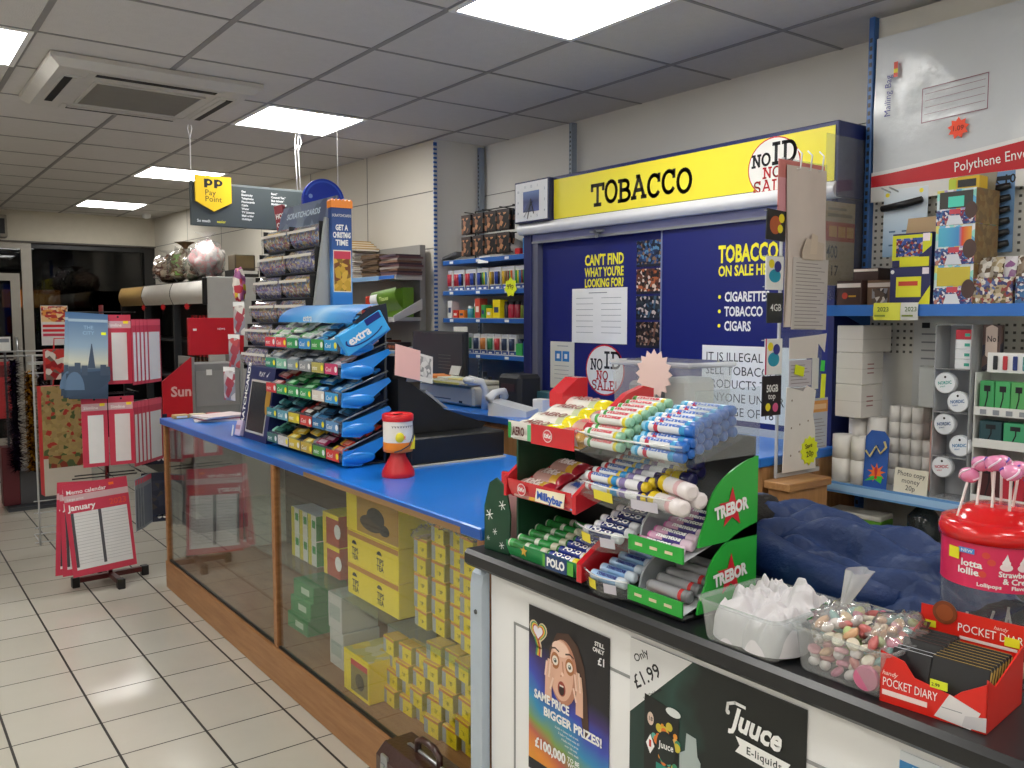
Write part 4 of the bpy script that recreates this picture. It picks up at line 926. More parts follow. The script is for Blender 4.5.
we = thing('wooden_plinth_cabinet', 'low wooden end cabinet supporting the clear display sheet', 'cabinet', (2.68, 1.83, 0))
b = MB(); b.box((2.56, 1.815, 0), (2.785, 1.905, .93), OAK, .002); b.build('body', we, True)
b = MB(); b.box((2.54, 1.80, .93), (2.79, 1.91, .958), OAKX, .003); b.build('top_board', we, True)
# things on the back counter
def W2(o, name, par): return o.build(name, par, True)
mo = thing('monitor', 'dark grey flat monitor screen facing the aisle on the back counter', 'monitor', (2.85, 4.62, ZB))
b = MB(); b.box((2.84, 4.27, 1.13), (2.872, 4.885, 1.445), mat('#2c2e33', .4), .008); W2(b, 'housing', mo)
b = MB(); b.box((2.836, 4.29, 1.15), (2.84, 4.865, 1.43), mat('#3e4248', .25), 0); 
for k in range(5): b.box((2.835, 4.42, 1.22+.02*k), (2.836, 4.56, 1.222+.02*k), mat('#4f5a54', .4))
W2(b, 'screen', mo); b = MB(); b.box((2.88, 4.6, ZB+.02), (2.91, 4.68, 1.3), BLACK); b.box((2.84, 4.5, ZB), (2.98, 4.78, ZB+.02), BLACK, .004); W2(b, 'stand', mo)
pr = thing('printer', 'wide cream desktop printer with paper tray on the back counter', 'printer', (2.8, 4.25, ZB))
CRE = mat('#d6d2c4', .45)
b = MB(); b.box((2.66, 3.92, ZB+.005), (2.86, 4.50, ZB+.115), CRE, .012); b.box((2.657, 4.15, ZB+.03), (2.66, 4.4, ZB+.036), mat('#5a5f6a', .5)); b.box((2.657, 4.03, ZB+.018), (2.66, 4.06, ZB+.03), INK); W2(b, 'body', pr)
b = MB(); b.box((2.62, 3.93, ZB+.12), (2.86, 4.49, ZB+.14), mat('#bdb9a8', .5), .005); b.box((2.617, 4.0, ZB+.123), (2.62, 4.26, ZB+.136), mat('#c9c46a', .5)); W2(b, 'lid', pr)
for k, (y, c) in enumerate(((4.42, '#e08a4a'), (4.3, '#dfe4d8'), (4.18, '#e4d88a'))):
    b = MB(); b.box((-.1, -.06, 0), (.1, .06, .012-.003*k), mat(c, .5), T=Rz(70+8*k)); solo(b, 'paper_pad', ('orange', 'pale green', 'pale yellow')[k]+' paper pad lying on the printer lid', 'paper pad', (2.74, y, ZB+.1415))
b = MB(); b.box((-.05, -.002, 0), (.05, .002, .055), mat('#c9c9c4', .5), T=Rx(-20)); solo(b, 'paper_slip', 'small pale slip standing on the printer in front of the monitor', 'paper slip', (2.78, 4.3, ZB+.157), -90)
b = MB(); b.lathe([(.03, 0), (.032, .01), (.03, .1), (.012, .12), (.012, .15)], mat('#b8d4ea', .3), n=14); solo(b, 'spray_bottle', 'small pale blue bottle left of the monitor', 'bottle', (2.65, 4.70, ZB))
b = MB(); b.box((-.06, -.03, 0), (.06, .03, .16), mat('#5a7fae', .4), .004); solo(b, 'blue_carton', 'blue carton left of the monitor behind the pale bottle', 'box', (2.72, 4.86, ZB), -90)
b = MB()
for k in range(6): b.box((-.09, -.06, .024*k), (.09, .06, .024*k+.018), mat(('#d8d4d0', '#8a8a8e')[k % 2], .5), .002)
solo(b, 'receipt_stack', 'stack of grey and white receipt books left of the printer', 'books', (2.68, 5.0-.0, ZB+.0), -90)
cb = thing('scanner_cradle', 'white curved handheld scanner on its stand beside the printer', 'scanner', (2.68, 3.84, ZB))
b = MB(); b.tube([(0, 0, .0), (.0, -.01, .1), (-.03, -.015, .15), (-.09, .02, .16)], [.022, .018, .02, .028], mat('#dcdee0', .35), 10); b.build('body', cb)
b = MB(); b.blob((-.09, .02, .16), (.03, .04, .022), mat('#e6e8ea', .3), 8); b.build('head', cb)
ph = thing('telephone', 'white desk telephone with cord on the back counter', 'telephone', (2.64, 3.52, ZB), -60)
b = MB(); b.prism([(-.11, 0), (.1, 0), (.1, .03), (-.02, .055), (-.11, .075)], -.08, .08, mat('#dfe1e4', .35)); b.build('base', ph)
b = MB(); b.tube([(-.1, -.1, .085), (-.085, -.06, .115), (-.08, .0, .12), (-.085, .06, .115), (-.1, .1, .085)], [.024, .018, .016, .018, .024], mat('#eceef0', .3), 10); b.build('handset', ph)
b = MB(); b.tube([(-.12, .0, .02), (-.13, .05, .008), (-.10, .10, .006), (-.03, .13, .006)], .004, WHITE, 6); b.build('cord', ph)
b = MB(); b.box((-.1, -.08, 0), (.1, .08, .19), mat('#1d1e22', .6), .02); b.box((-.06, -.082, .1), (.06, -.08, .14), mat('#3a2024', .5)); solo(b, 'black_bag', 'black bag standing behind the scanner on the back counter', 'bag', (2.85, 3.75, ZB), -90)
b = MB(); b.box((-.035, -.03, 0), (.035, .03, .075), WHITE, .003); solo(b, 'white_carton', 'small white carton behind the telephone', 'box', (2.8, 3.5, ZB), -80)
b = MB(); b.box((-.06, -.04, 0), (.06, .04, .1), mat('#3f6a70', .4), .004); solo(b, 'teal_carton', 'teal carton at the foot of the tobacco unit frame', 'box', (2.93, 3.62, ZB), -90)
jar = MB(); jar.lathe([(.02, 0), (.022, .005), (.022, .07), (.01, .085)], mat('#6a6f78', .25), n=10); jar.lathe([(.012, .085), (.012, .105)], mat('#20242c', .4), n=10)
js = Spawn(solo(jar, 'ink_bottle', 'small dark bottle in the jumble under the lowest blue shelf', 'bottle', group='small bottles on the back counter'))
jm = MB(); jm.lathe([(.02, 0), (.022, .005), (.022, .07), (.01, .085)], mat('#8a8f94', .2), n=10); jm.lathe([(.012, .085), (.012, .105)], mat('#6a2030', .4), n=10)
for k in range(9): js((3.05+.02*(k % 3), 4.0+.085*k, ZB), scale=(1, 1, 1+.25*(k % 3)))
# ------------------------------------------------------------ blue shelves left of the tobacco unit
su = thing('wall_shelving', 'blue edged wall shelving packed with stationery left of the tobacco unit', 'shelving', (3.2, 4.4, ZB))
b = MB(); b.box((3.375, 3.93, ZB), (3.415, 4.89, 2.02), mat('#b9b7b2', .6)); W2(b, 'back_panel', su)
for y in (3.935, 4.88):
    b = MB(); b.box((3.36, y-.012, ZB), (3.40, y+.012, 2.66), mat('#8c98a8', .4)); 
    for z in range(60): b.box((3.358, y-.004, ZB+.03+.026*z), (3.36, y+.004, ZB+.042+.026*z), BLACK)
    W2(b, 'upright', su)
b = MB(); b.box((3.015, 4.89, 1.2), (3.04, 4.897, 2.66), SHELFBLUE)
for z in range(50): b.box((3.012, 4.884, 1.25+.028*z), (3.04, 4.891, 1.264+.028*z), mat('#c8ccd0', .4))
W2(b, 'end_strip', su)
SZ = [1.895, 1.70, 1.525, 1.305]
for z in SZ:
    b = MB(); b.box((3.05, 3.94, z-.03), (3.37, 4.845, z), SHELFBLUE, .002, faces={'t': mat('#c4c6c8', .5)}); 
    for k in range(3): b.box((3.0485, 4.12+.3*k, z-.024), (3.05, 4.16+.3*k, z-.008), WHITE)
    W2(b, 'shelf', su)
# top shelf: wire rack with glove packs, small things
wk = thing('wire_rack', 'black wire rack of glove packs on the topmost blue shelf', 'wire rack', (3.1, 4.32, 1.896), -90)
b = MB()
for x in (-.29, .29): b.tube([(x, .05, 0), (x, .05, .30)], .005, BLACK, 6)
for z in (.04, .14, .27, .3): b.tube([(-.29, .05, z), (.29, .05, z)], .004, BLACK, 6)
for x in (-.25, -.06, .12, .25): b.tube([(x, .05, .28), (x, -.06, .285)], .003, BLACK, 6)
b.build('frame', wk)
gp = prt('glove', ['#2a2424', '#1a1618', '#9a6a50', '#c08a60', '#2a2424', '#18181a'], 40)
b = MB(); b.box((-.055, -.008, 0), (.055, .008, .12), gp, .003); b.rect(-.055, .1, .055, .12, mat('#3a3030', .5), -.0085)
s_ = Spawn(solo(b, 'glove_pack', 'dark pack of gloves hanging on the wire rack', 'gloves', group='glove packs on the wire rack'))
for r in range(2):
    for c in range(4):
        for d in range(2): s_((3.05+.03*d, 4.56-.13*c, 1.91+.135*r), rz=-90+3*(c-1))
b = MB(); b.blob((0, 0, .045), (.1, .05, .05), mat('#b9b6b0', .5), 8, .4, 6, 2); solo(b, 'plastic_bundle', 'white and grey plastic bundle at the front of the top blue shelf', 'bundle', (3.11, 4.17, 1.897), -90)
b = MB(); b.box((-.03, -.03, 0), (.03, .03, .09), mat('#2f88c8', .4), .003); solo(b, 'small_carton', 'bright blue carton at the right end of the top blue shelf', 'box', (3.1, 3.985, 1.896), -90)
b = MB(); b.box((-.025, -.02, 0), (.025, .02, .035), RED, .004); solo(b, 'small_carton', 'little red carton at the right end of the top blue shelf', 'box', (3.085, 4.06, 1.896), -90)
b = MB(); b.box((-.07, -.04, 0), (.07, .04, .02), mat('#5a5a5e', .5), .004, T=Ry(-14)); solo(b, 'stapler_pack', 'grey stapler pack lying at the left end of the top blue shelf', 'stapler', (3.1, 4.79, 1.915), -80)
b = MB(); b.box((-.05, 0, 0), (.05, .002, .045), WHITE, T=Rx(-20)); solo(b, 'price_label', 'tilted white price label on the top blue shelf edge', 'price label', (3.044, 4.38, 1.86), -86)
b = MB(); b.poly(star_pts(0, 0, .06, .045, 7), FLUO); b.poly(star_pts(0, 0, .06, .045, 7)[::-1], FLUO, y=.002); b.text('99p', -.03, -.012, .03, INK, y=-.001, rot=8); solo(b, 'price_star', 'yellow star price card on the second blue shelf', 'price card', (3.04, 4.09, 1.705), -88)
# second shelf: blister packs of pens and toothbrush-like packs
def blister(cols, label, w=.06, h=.13):
    b = MB(); b.box((-w/2, -.004, 0), (w/2, .004, h), mat('#e2e2de', .4)); 
    n = len(cols)
    for i, c in enumerate(cols):
        x = -w*.4+w*.8*(i+.5)/n; b.tube([(x, -.01, h*.22), (x, -.012, h*.8)], w*.3/n, mat(c, .35), 6)
    b.rect(-w/2, 0, w/2, h*.17, mat('#3a5aa8', .4), -.0046); b.rect(-w*.3, h*.02, w*.2, h*.1, WHITE, -.005); b.rect(-w/2, h*.86, w/2, h, mat('#c9ccd0', .4), -.0046)
    return Spawn(solo(b, 'pen_pack', label, 'pen pack', group=label+'s'))
P1 = [blister(c, l+' on the second blue shelf') for c, l in ((['#c83a4a', '#c83a4a'], 'red blister pack of pens'), (['#2a4ab0', '#2a4ab0', '#1a1a2a'], 'blue blister pack of pens'), (['#2f9a4a', '#d8d020', '#2a7ac0'], 'mixed colour blister pack of pens'), (['#e0b820', '#8a6a2a'], 'yellow blister pack of pencils'), (['#8a2a2a', '#2a8a4a', '#e06a2a'], 'dark mixed blister pack of crayons'))]
for k, i in enumerate((0, 0, 1, 0, 1, 1, 2, 3, 1, 3, 4, 2, 4)):
    P1[i]((3.085+.008*(k % 2), 4.80-.066*k, 1.7015), rz=-90+((k*5) % 7-3)*2)
    P1[i]((3.14, 4.80-.066*k, 1.7015), rz=-90)
# third shelf: boxes and tubs
c3 = [('#e4e4e0', .05, .11, 'white carton with blue disc'), ('#c83028', .055, .05, 'low red carton'), ('#e07a2a', .06, .05, 'orange carton'), ('#3a8aa0', .05, .075, 'teal topped tub'), ('#3f9a5a', .03, .09, 'green bottle'), ('#c84a3a', .055, .12, 'salmon red carton'), ('#3f9a4a', .04, .08, 'mid green carton'), ('#e8d020', .055, .06, 'yellow carton'), ('#f0d81a', .075, .11, 'tall yellow carton'), ('#2a2a30', .03, .1, 'black pot'), ('#a8203a', .045, .1, 'crimson pot'), ('#8a1a30', .045, .1, 'dark red pot'), ('#6a7a2a', .04, .095, 'olive pot')]
y = 4.82
for i, (c, w, h, l) in enumerate(c3):
    b = MB()
    if 'pot' in l or 'tub' in l or 'bottle' in l:
        b.lathe([(w*.45, 0), (w*.5, .006), (w*.5, h*.75), (w*.4, h*.8)], mat(c, .3), n=14); b.lathe([(w*.42, h*.8), (w*.42, h)], BLACK if 'pot' in l else WHITE, n=14)
    else:
        b.box((-w/2, -.03, 0), (w/2, .03, h), mat(c, .45), .002); b.rect(-w*.3, h*.3, w*.3, h*.6, mat('#f0ece0' if i % 2 else '#30406a', .45), -.0306)
    solo(b, 'small_carton' if 'carton' in l else 'ink_pot', l+' on the third blue shelf', 'box' if 'carton' in l else 'pot', (3.095, y-w/2-.008, 1.526), -90); y -= w+.014
# lowest blue shelf
P2 = [blister(c, l+' on the lowest blue shelf', .065, .12) for c, l in ((['#2f7a50'], 'green correction pen pack'), (['#c87a3a'], 'amber correction pen pack'), (['#b8303a'], 'red correction pen pack'), (['#2a3a5a'], 'dark blue correction pen pack'))]
for k, i in enumerate((0, 3, 1, 0, 2, 3, 3)): P2[i]((3.09, 4.58-.075*k, 1.3065), rz=-90+((k*3) % 5-2)*2); P2[i]((3.16, 4.58-.075*k, 1.3065), rz=-90)
for k, (c, h, l) in enumerate((('#3fae5a', .07, 'bright green carton'), ('#2a5a9a', .09, 'blue carton'))):
    b = MB(); b.box((-.03, -.03, 0), (.03, .03, h), mat(c, .4), .003); solo(b, 'small_carton', l+' at the right end of the lowest blue shelf', 'box', (3.1, 4.05-.07*k, 1.3065), -90)
b = MB(); b.box((-.08, 0, 0), (.08, .002, .062), mat('#e2e2da', .6)); solo(b, 'shelf_notice', 'white notice taped at the left of the lowest blue shelf', 'notice', (3.044, 4.63, 1.408), -90)
# ------------------------------------------------------------ grey shelves on the far wall with magazines
gsu = thing('magazine_shelving', 'grey wall shelving with blue edges holding magazine stacks on the far wall', 'shelving', (2.87, 5.6, 1.12))
SG = mat('#a8a6a2', .5)
b = MB(); b.box((2.93, 4.93, 1.05), (2.97, 6.4, 2.0), mat('#8d8a84', .6)); W2(b, 'back_panel', gsu)
for z, t in ((1.8, 0), (1.53, 1), (1.315, 0), (1.14, 0)):
    b = MB(); b.box((2.73, 4.92, z-.025), (2.93, 6.4, z), SG, .002, faces={'l': SHELFBLUE}); b.box((2.726, 5.12 if z > 1.6 else 4.92, z-.03), (2.73, 6.4, z-.002), mat('#7fa4c8', .4) if t == 0 else SG); W2(b, 'shelf', gsu)
    b = MB(); b.prism([(2.735, z-.03), (2.93, z-.03-.0), (2.93, z+.04), (2.735, z+.006)] if t == 0 else [(2.72, z-.03), (2.93, z+.05), (2.93, z+.12), (2.72, z+.008)], 4.905, 4.915, mat('#c2c0bb', .5)); W2(b, 'end_bracket', gsu)
mg = Spawn(solo((lambda b: (b.box((-.125, -.09, 0), (.125, .09, .0115), mat('#8a6a4a', .5), .001), b)[1])(MB()), 'magazine', 'x', 'magazine'))
def pile(y, n, cols, label, group, w=1, x=2.83):
    z = 1.801
    pr_ = {}
    for k in range(n):
        c = cols[k % len(cols)]
        if c not in pr_:
            b = MB(); b.box((-.125*w, -.09, 0), (.125*w, .09, .0125), mat('#d8d2c6', .6) if 'left' in group else mat(c, .5), .001, faces={'t': mat(c, .45), 'k': mat(c, .45)}); b.box((-.126*w, -.091, 0), (.126*w, .091, .003), mat(c, .45)); b.box((-.126*w, -.091, .0105), (.126*w, .091, .0128), mat(c, .45))
            pr_[c] = Spawn(solo(b, 'magazine', label, 'magazine', group=group))
        pr_[c]((x+.004*((k*5) % 3), y+.006*((k*7) % 4), z+.0132*k), rz=-90+((k*11) % 7-3)*1.2)
bpy.data.objects.remove(mg.o)
pile(5.62, 14, ['#8a7a6a', '#b8b0a4', '#a08a6a', '#c8c0b4'], 'pale magazine in the tall stack at the left on the grey shelf', 'magazines in the left stack', .85)
pile(5.27, 11, ['#5a4634', '#6a5238', '#4a3a2c'], 'dark brown magazine in the middle stack on the grey shelf', 'magazines in the middle stack', .95)
pile(5.0, 10, ['#6a4a4a', '#4a3a44', '#7a5a48', '#8a8078'], 'dark magazine with pale edges in the stack right of the middle one', 'magazines in the third stack', .95)
b = MB()
for k in range(4):
    b = MB(); b.box((-.13+.02*k, -.09, 0), (.13-.02*k, .09, .018), mat('#d8d0c0', .6), faces={'t': mat('#b8903a', .5), 'k': mat('#b8903a', .5)}); b.box((-.131+.02*k, -.091, .013), (.131-.02*k, .091, .0185), mat('#b08a34', .5)); solo(b, 'magazine', ('lowest', 'second', 'third', 'topmost')[k]+' gold covered book on the left magazine stack', 'book', (2.83, 5.60+.02*k, 1.802+.0132*14+.019*k), -90)
b = MB()
b.grid(lambda u, v: (-.17+.34*u, -.02-.06*math.sin(v*2.2), .02+.14*v+.03*u), 8, 8, mat('#5c8426', .4)); b.prism([(-.17, 0), (.17, 0), (.17, .19), (.05, .18), (-.17, .155)], -.02, .06, mat('#5f8a24', .4)); b.grid(lambda u, v: (-.17+.1*u, -.024-.06*math.sin(v*2.2), .02+.13*v+.03*u*.3), 2, 8, mat('#e4e6e0', .4)); b.text('Tissues', -.03, .1, .03, mat('#c8dc8a', .4), y=-.085, rot=5)
solo(b, 'tissue_pack', 'bright green and white tissue pack leaning on the second grey shelf', 'pack', (2.82, 5.10, 1.532), -90)
for k, (c, y) in enumerate((('#a8443a', 5.40), ('#b8b0a8', 5.55), ('#c83a20', 5.34))):
    b = MB(); b.box((-.06, -.05, 0), (.06, .05, .09+.05*(k == 2)), mat(c, .5), .008); solo(b, 'small_carton', ('dull red', 'pale grey', 'narrow orange red')[k]+' carton left of the green tissue pack', 'box', (2.82-.0*k, y+.04*(k == 1)-.0, 1.532), -90, None)
for k in range(6):
    b = MB(); b.box((-.055, -.06, 0), (.055, .06, .05+.012*(k % 3)), mat(('#2a2224', '#5a2a20', '#1c1c20')[k % 3], .5), .004); b.rect(-.05, .01, .05, .03, prt('dk', ['#7a3a28', '#2a2224', '#a05a3a'], 50), -.0606)
    solo(b, 'dark_carton', 'dark carton on the third grey shelf behind the gum stand', 'box', (2.82, 5.02+.13*k, 1.3165), -90, 'dark cartons on the third grey shelf')
# ------------------------------------------------------------ tobacco cabinet
tc_ = thing('tobacco_cabinet', 'navy tobacco cabinet with yellow sign above and sliding doors', 'tobacco cabinet', (3.2, 2.9, ZB))
NVD = mat('#16216c', .35, mott=.03); ROLL = mat('#e6e7ea', .3)
b = MB(); b.box((2.99, 3.832, ZB), (3.41, 3.90, 2.0), mat('#121c58', .45), .003); b.box((2.99, 1.94, ZB), (3.41, 1.965, 2.0), mat('#121c58', .45)); b.box((3.38, 1.965, ZB), (3.41, 3.832, 2.0), mat('#20243c', .6)); b.box((3.0, 1.94, ZB), (3.41, 3.9, ZB+.03), mat('#b4b8bc', .4)); W2(b, 'carcass', tc_)
b = MB(); b.box((2.955, 1.92, 1.987), (3.41, 3.895, 2.270), mat('#16225c', .4), .004); W2(b, 'sign_case', tc_)
b = MB(A(2.952, 3.89, 0)); b.rect(.303, 2.047, 1.958, 2.252, mat('#f4e53a', .4, mott=.02), -.001)
b.slab('TOBACCO', .6, 2.088, .105, mat('#2c271c', .5), -.0016, .655, .175, .09, .03)
cx, cz = 1.685, 2.135; b.disc(cx, cz, .126, RED, -.0014, .118, 32); b.disc(cx, cz, .121, mat('#f0eee8', .45), -.0019, .113, 32)
b.slab('NO', cx-.105, cz+.008, .048, INK, -.0024, .088, .2, .1, .02); b.slab('ID', cx-.005, cz+.008, .085, INK, -.0024, .11, .17, .14); b.slab('NO', cx-.05, cz-.042, .042, RED, -.0024, .085, .17); b.slab('SALE!', cx-.095, cz-.098, .048, RED, -.0024, .19, .15, .12, .02)
W2(b, 'sign_face', tc_)
b = MB(); b.grid(lambda u, v: (2.953-.018*math.sin(v*PI), 1.925+1.97*u, 1.985+.06*v), 1, 8, ROLL); b.box((2.953, 1.925, 1.985), (2.99, 3.895, 2.045), ROLL); W2(b, 'shutter_roller', tc_)
LIL = mat('#8f92b8', .35)
b = MB(); b.box((3.0, 1.965, 1.94), (3.06, 3.832, 1.985), LIL); b.box((2.995, 1.965, 1.936), (3.0, 3.832, 1.948), GREY); b.box((3.0, 3.785, ZB), (3.06, 3.832, 1.94), mat('#6d7082', .4, .3)); W2(b, 'door_track', tc_)
for y in (3.28, 2.16):
    b = MB(); b.lathe([(.012, 0), (.012, .03)], STEEL, T=Tr(2.995, y, 1.962) @ Ry(-90), n=10); b.box((2.965, y-.06, 1.957), (2.975, y+.04, 1.967), STEEL); b.box((2.968, y-.012, 1.93), (2.973, y+.002, 1.957), STEEL); W2(b, 'lock', tc_)
dl = MB(A(3.036, 3.785, 0)); dl.box((0, 0, ZB+.03), (.93, .014, 1.94), NVD)
YT = mat('#f4ea2c', .45)
for q, z, h in (("CAN'T FIND", 1.80, .055), ("WHAT YOU'RE", 1.742, .046), ('LOOKING FOR?', 1.688, .043)): dl.textw(q, .352, z, h, YT, .29, y=-.001, bold=.035)
cx, cz = .51, 1.262; dl.disc(cx, cz, .145, RED, -.0012, .132, 32); dl.disc(cx, cz, .137, mat('#f0eee8', .45), -.0018, .124, 32)
dl.slab('NO', cx-.105, cz+.0, .055, INK, -.0024, .088, .16); dl.slab('ID', cx-.0, cz+.01, .085, INK, -.0024, .12, .15); dl.slab('NO', cx-.06, cz-.05, .045, RED, -.0024, .085, .17); dl.slab('SALE!', cx-.095, cz-.104, .05, RED, -.0024, .19, .15)
W2(dl, 'sliding_door', tc_)
dr = MB(A(3.015, 2.872, 0)); dr.box((0, 0, ZB+.03), (.905, .014, 1.938), NVD); dr.box((0, -.004, ZB+.03), (.008, 0, 1.938), mat('#7d86a8', .4))
dr.textw('TOBACCO', .342, 1.772, .074, YT, .31, y=-.001, bold=.035); dr.textw('ON SALE HERE', .342, 1.712, .046, YT, .31, y=-.001, bold=.03)
for k, q in enumerate(('CIGARETTES', 'TOBACCO', 'CIGARS')):
    z = 1.602-.063*k; dr.disc(.352, z+.02, .008, YT, -.001); dr.text(q, .38, z, .042, WHITE, y=-.001, sx=.72, bold=.03)
W2(dr, 'sliding_door', tc_)
# notices stuck on the doors
def notice(name, label, x0, x1, z0, z1, m, X=3.033, Y=3.785, t=.0015, cat='notice', draw=None):
    b = MB(); w, h = x1-x0, z1-z0; b.box((-w/2, -t, 0), (w/2, 0, h), m)
    if draw: draw(b, w, h, -t-.0004)
    return solo(b, name, label, cat, (X, Y-(x0+x1)/2, z0), -90)
def a4(b, w, h, y):
    b.rect(-w*.18, h*.91, w*.15, h*.925, GREY, y)
    for k in range(7): b.rect(-w*.42, h*(.82-.105*k), -w*.1, h*(.828-.105*k), GREY, y); b.rect(w*.05, h*(.82-.105*k), w*.4, h*(.828-.105*k), GREY, y)
notice('price_list', 'white printed price list on the left sliding door', .256, .672, 1.398, 1.681, WHITE, draw=a4)
def cctv(b, w, h, y):
    b.rect(-w*.3, h*.58, -w*.02, h*.8, mat('#2a7ac0', .4), y); b.rect(w*.02, h*.58, w*.3, h*.8, mat('#2a7ac0', .4), y); b.rect(-w*.22, h*.64, -w*.1, h*.74, WHITE, y*1.2); b.rect(w*.1, h*.64, w*.22, h*.74, WHITE, y*1.2); b.rect(-w*.2, h*.9, w*.25, h*.915, GREY, y)
    for k in range(4): b.rect(-w*.32, h*(.48-.09*k), w*.28, h*(.49-.09*k), GREY, y)
notice('safety_notice', 'small cream notice with two blue squares at the left of the sliding doors', .075, .275, 1.145, 1.40, mat('#d9d8cc', .5), draw=cctv)
for k, (z0, z1, cs_) in enumerate(((1.775, 1.90, ['#2a4a7a', '#1a2a4a', '#5a8ab0', '#8a6a50', '#101828']), (1.645, 1.765, ['#4a3024', '#b0603a', '#1a1a20', '#d8c8b8', '#6a3a2a']), (1.52, 1.635, ['#1a2030', '#3a5a70', '#c8b8b0', '#24303a']), (1.385, 1.51, ['#2a2426', '#6a4a3a', '#a08878', '#101014']))):
    notice('health_photo', ('blue toned', 'orange toned', 'pale toned', 'brown toned')[k]+' picture card in the column beside the door edge', .735, .895, z0, z1, prt('photo%d' % k, cs_+['#0c1018', cs_[0]], 75), cat='picture card', draw=lambda b, w, h, y: b.rect(-w/2, 0, w/2, h*.1, mat('#11182e', .5), y))
def illegal(b, w, h, y):
    for k, q in enumerate(('IT IS ILLEGAL TO', 'SELL TOBACCO', 'PRODUCTS TO', 'ANYONE UNDER', 'THE AGE OF 18')): b.text(q, -w*.46, h*(.79-.185*k), h*.125, INK, y=y, sx=.98, bold=.0)
notice('age_notice', 'large white notice with black capitals on the right sliding door', .262, .80, 1.09, 1.41, WHITE, X=3.012, Y=2.872, draw=illegal)
# clock at the end of the sign
ck = thing('wall_clock', 'square white clock with a blue picture face at the left end of the sign', 'clock', (2.95, 3.742, 2.045), -90)
b = MB(); b.box((-.148, -.03, 0), (.148, 0, .222), mat('#15204e', .4), .003); b.rect(-.14, .008, .14, .214, mat('#e4e6e8', .35), -.0306)
for k in range(12):
    a = math.radians(90-30*k); sx_ = .115/max(abs(math.cos(a)), abs(math.sin(a))*1.25); b.text(str(k or 12), sx_*math.cos(a), .104+sx_*.86*math.sin(a), .014, mat('#8a94a4', .5), y=-.031, al='C')
b.build('face', ck)
b = MB(); b.rect(-.07, .055, .07, .165, grad('clockpic', [(0, '#4a5aa0'), (.5, '#27386e'), (1, '#5a7ab8')], 'Z', .05, .17), -.0312); b.poly([(-.07, .055), (.01, .055), (0, .13), (-.03, .1)], mat('#33406a', .5), -.0316); b.build('picture', ck)
b = MB(); b.stroke([(-.03, .02), (0, .11)], .006, INK, -.033); b.stroke([(.025, .045), (0, .12)], .008, INK, -.0334); b.stroke([(-.06, .03), (.02, .11)], .003, INK, -.0338); b.build('hand', ck)
# ------------------------------------------------------------ right hand shelving
GY0, GY1 = 1.895, .85
go_ = thing('shelving_unit', 'pegboard shelving unit with blue shelves behind the white counter', 'shelving', (3.0, 1.4, 0))
b = MB(); b.box((3.14, GY1, 0), (3.16, GY0, 2.66), mat('#d2cfc6', .6)); 
HOLE = mat('#5a5852', .8)
for z0, z1 in ((1.60, 2.10), (1.40, 1.54)):
    for i in range(int((GY0-GY1)/.026)):
        for k in range(int((z1-z0)/.026)): b.box((3.1385, GY0-.03-.026*i, z0+.026*k), (3.14, GY0-.021-.026*i, z0+.026*k+.009), HOLE)
W2(b, 'pegboard', go_)
b = MB(); b.box((3.11, GY0-.012, 0), (3.17, GY0+.012, 2.665), mat('#2e5f9e', .4), .003)
for k in range(80): b.box((3.1085, GY0-.005, .2+.03*k), (3.11, GY0+.005, .216+.03*k), BLACK)
W2(b, 'upright', go_)
for z in (1.577, .925):
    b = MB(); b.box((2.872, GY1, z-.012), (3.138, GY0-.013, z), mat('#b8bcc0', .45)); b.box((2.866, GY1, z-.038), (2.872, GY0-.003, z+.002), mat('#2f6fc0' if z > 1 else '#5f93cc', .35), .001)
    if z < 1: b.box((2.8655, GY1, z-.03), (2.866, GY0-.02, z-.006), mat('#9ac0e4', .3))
    b.prism([(2.9, z-.012), (3.138, z-.012), (3.138, z-.09)], GY0-.016, GY0-.013, mat('#2e5f9e', .4)); W2(b, 'shelf', go_)
b = MB(); b.box((2.8, GY1, .66), (3.138, GY0-.013, .70), mat('#55585a', .6)); W2(b, 'lower_shelf', go_)
b = MB(); b.box((2.8, GY1, 0), (3.138, GY0, .12), mat('#3a3c3e', .6)); W2(b, 'base', go_)
# the big polythene mailing bag
POLY = mat('#cfd3d7', .2, mott=.05, nscale=4, bump=.5, bscale=9)
ml = thing('mailing_bag', 'large shiny grey polythene mailing bag with red wave band on the pegboard', 'mailing bag', (3.12, 1.875, 2.02), -90)
b = MB(); Wm, Hm = .96, .56
b.grid(lambda u, v: (Wm*u, -.004-.006*math.sin(u*9+v*3)**2*math.sin(v*PI)-.004*noise.noise(Vector((u*7, v*5, 1))), Hm*v), 36, 22, POLY)
b.grid(lambda u, v: (Wm*(1-u), .006, Hm*v), 1, 1, POLY)
b.build('bag', ml)
def wave(u): return .048+.105*(u**1.3) if u < .75 else .048+.105*(.75**1.3)+.02*(u-.75)
b = MB(); b.grid(lambda u, v: (Wm*u, -.014, (wave(u)-.0)*v+(1-v)*.006), 30, 1, mat('#c2202c', .25)); b.grid(lambda u, v: (Wm*u, -.0135, wave(u)+.014*v), 30, 1, mat('#e4e4e4', .3)); b.grid(lambda u, v: (Wm*u, -.0138, -.05+.056*v), 30, 1, mat('#dddcd8', .3))
b.text('Polythene Envelopes', .315, .024, .036, WHITE, y=-.0155, rot=4, sx=.8, bold=0); b.text('x 10', .45, -.035, .03, INK, y=-.0155, bold=.02); b.build('wave_band', ml)
b = MB(); AD = mat('#8a5a6a', .5)
P_ = [(.19, .335), (.42, .345), (.42, .225), (.19, .215)]
b.stroke(P_+[P_[0]], .003, AD, -.0145)
for k in range(4): b.stroke([(.2, .315-.024*k), (.41, .325-.024*k)], .0015, AD, -.0145)
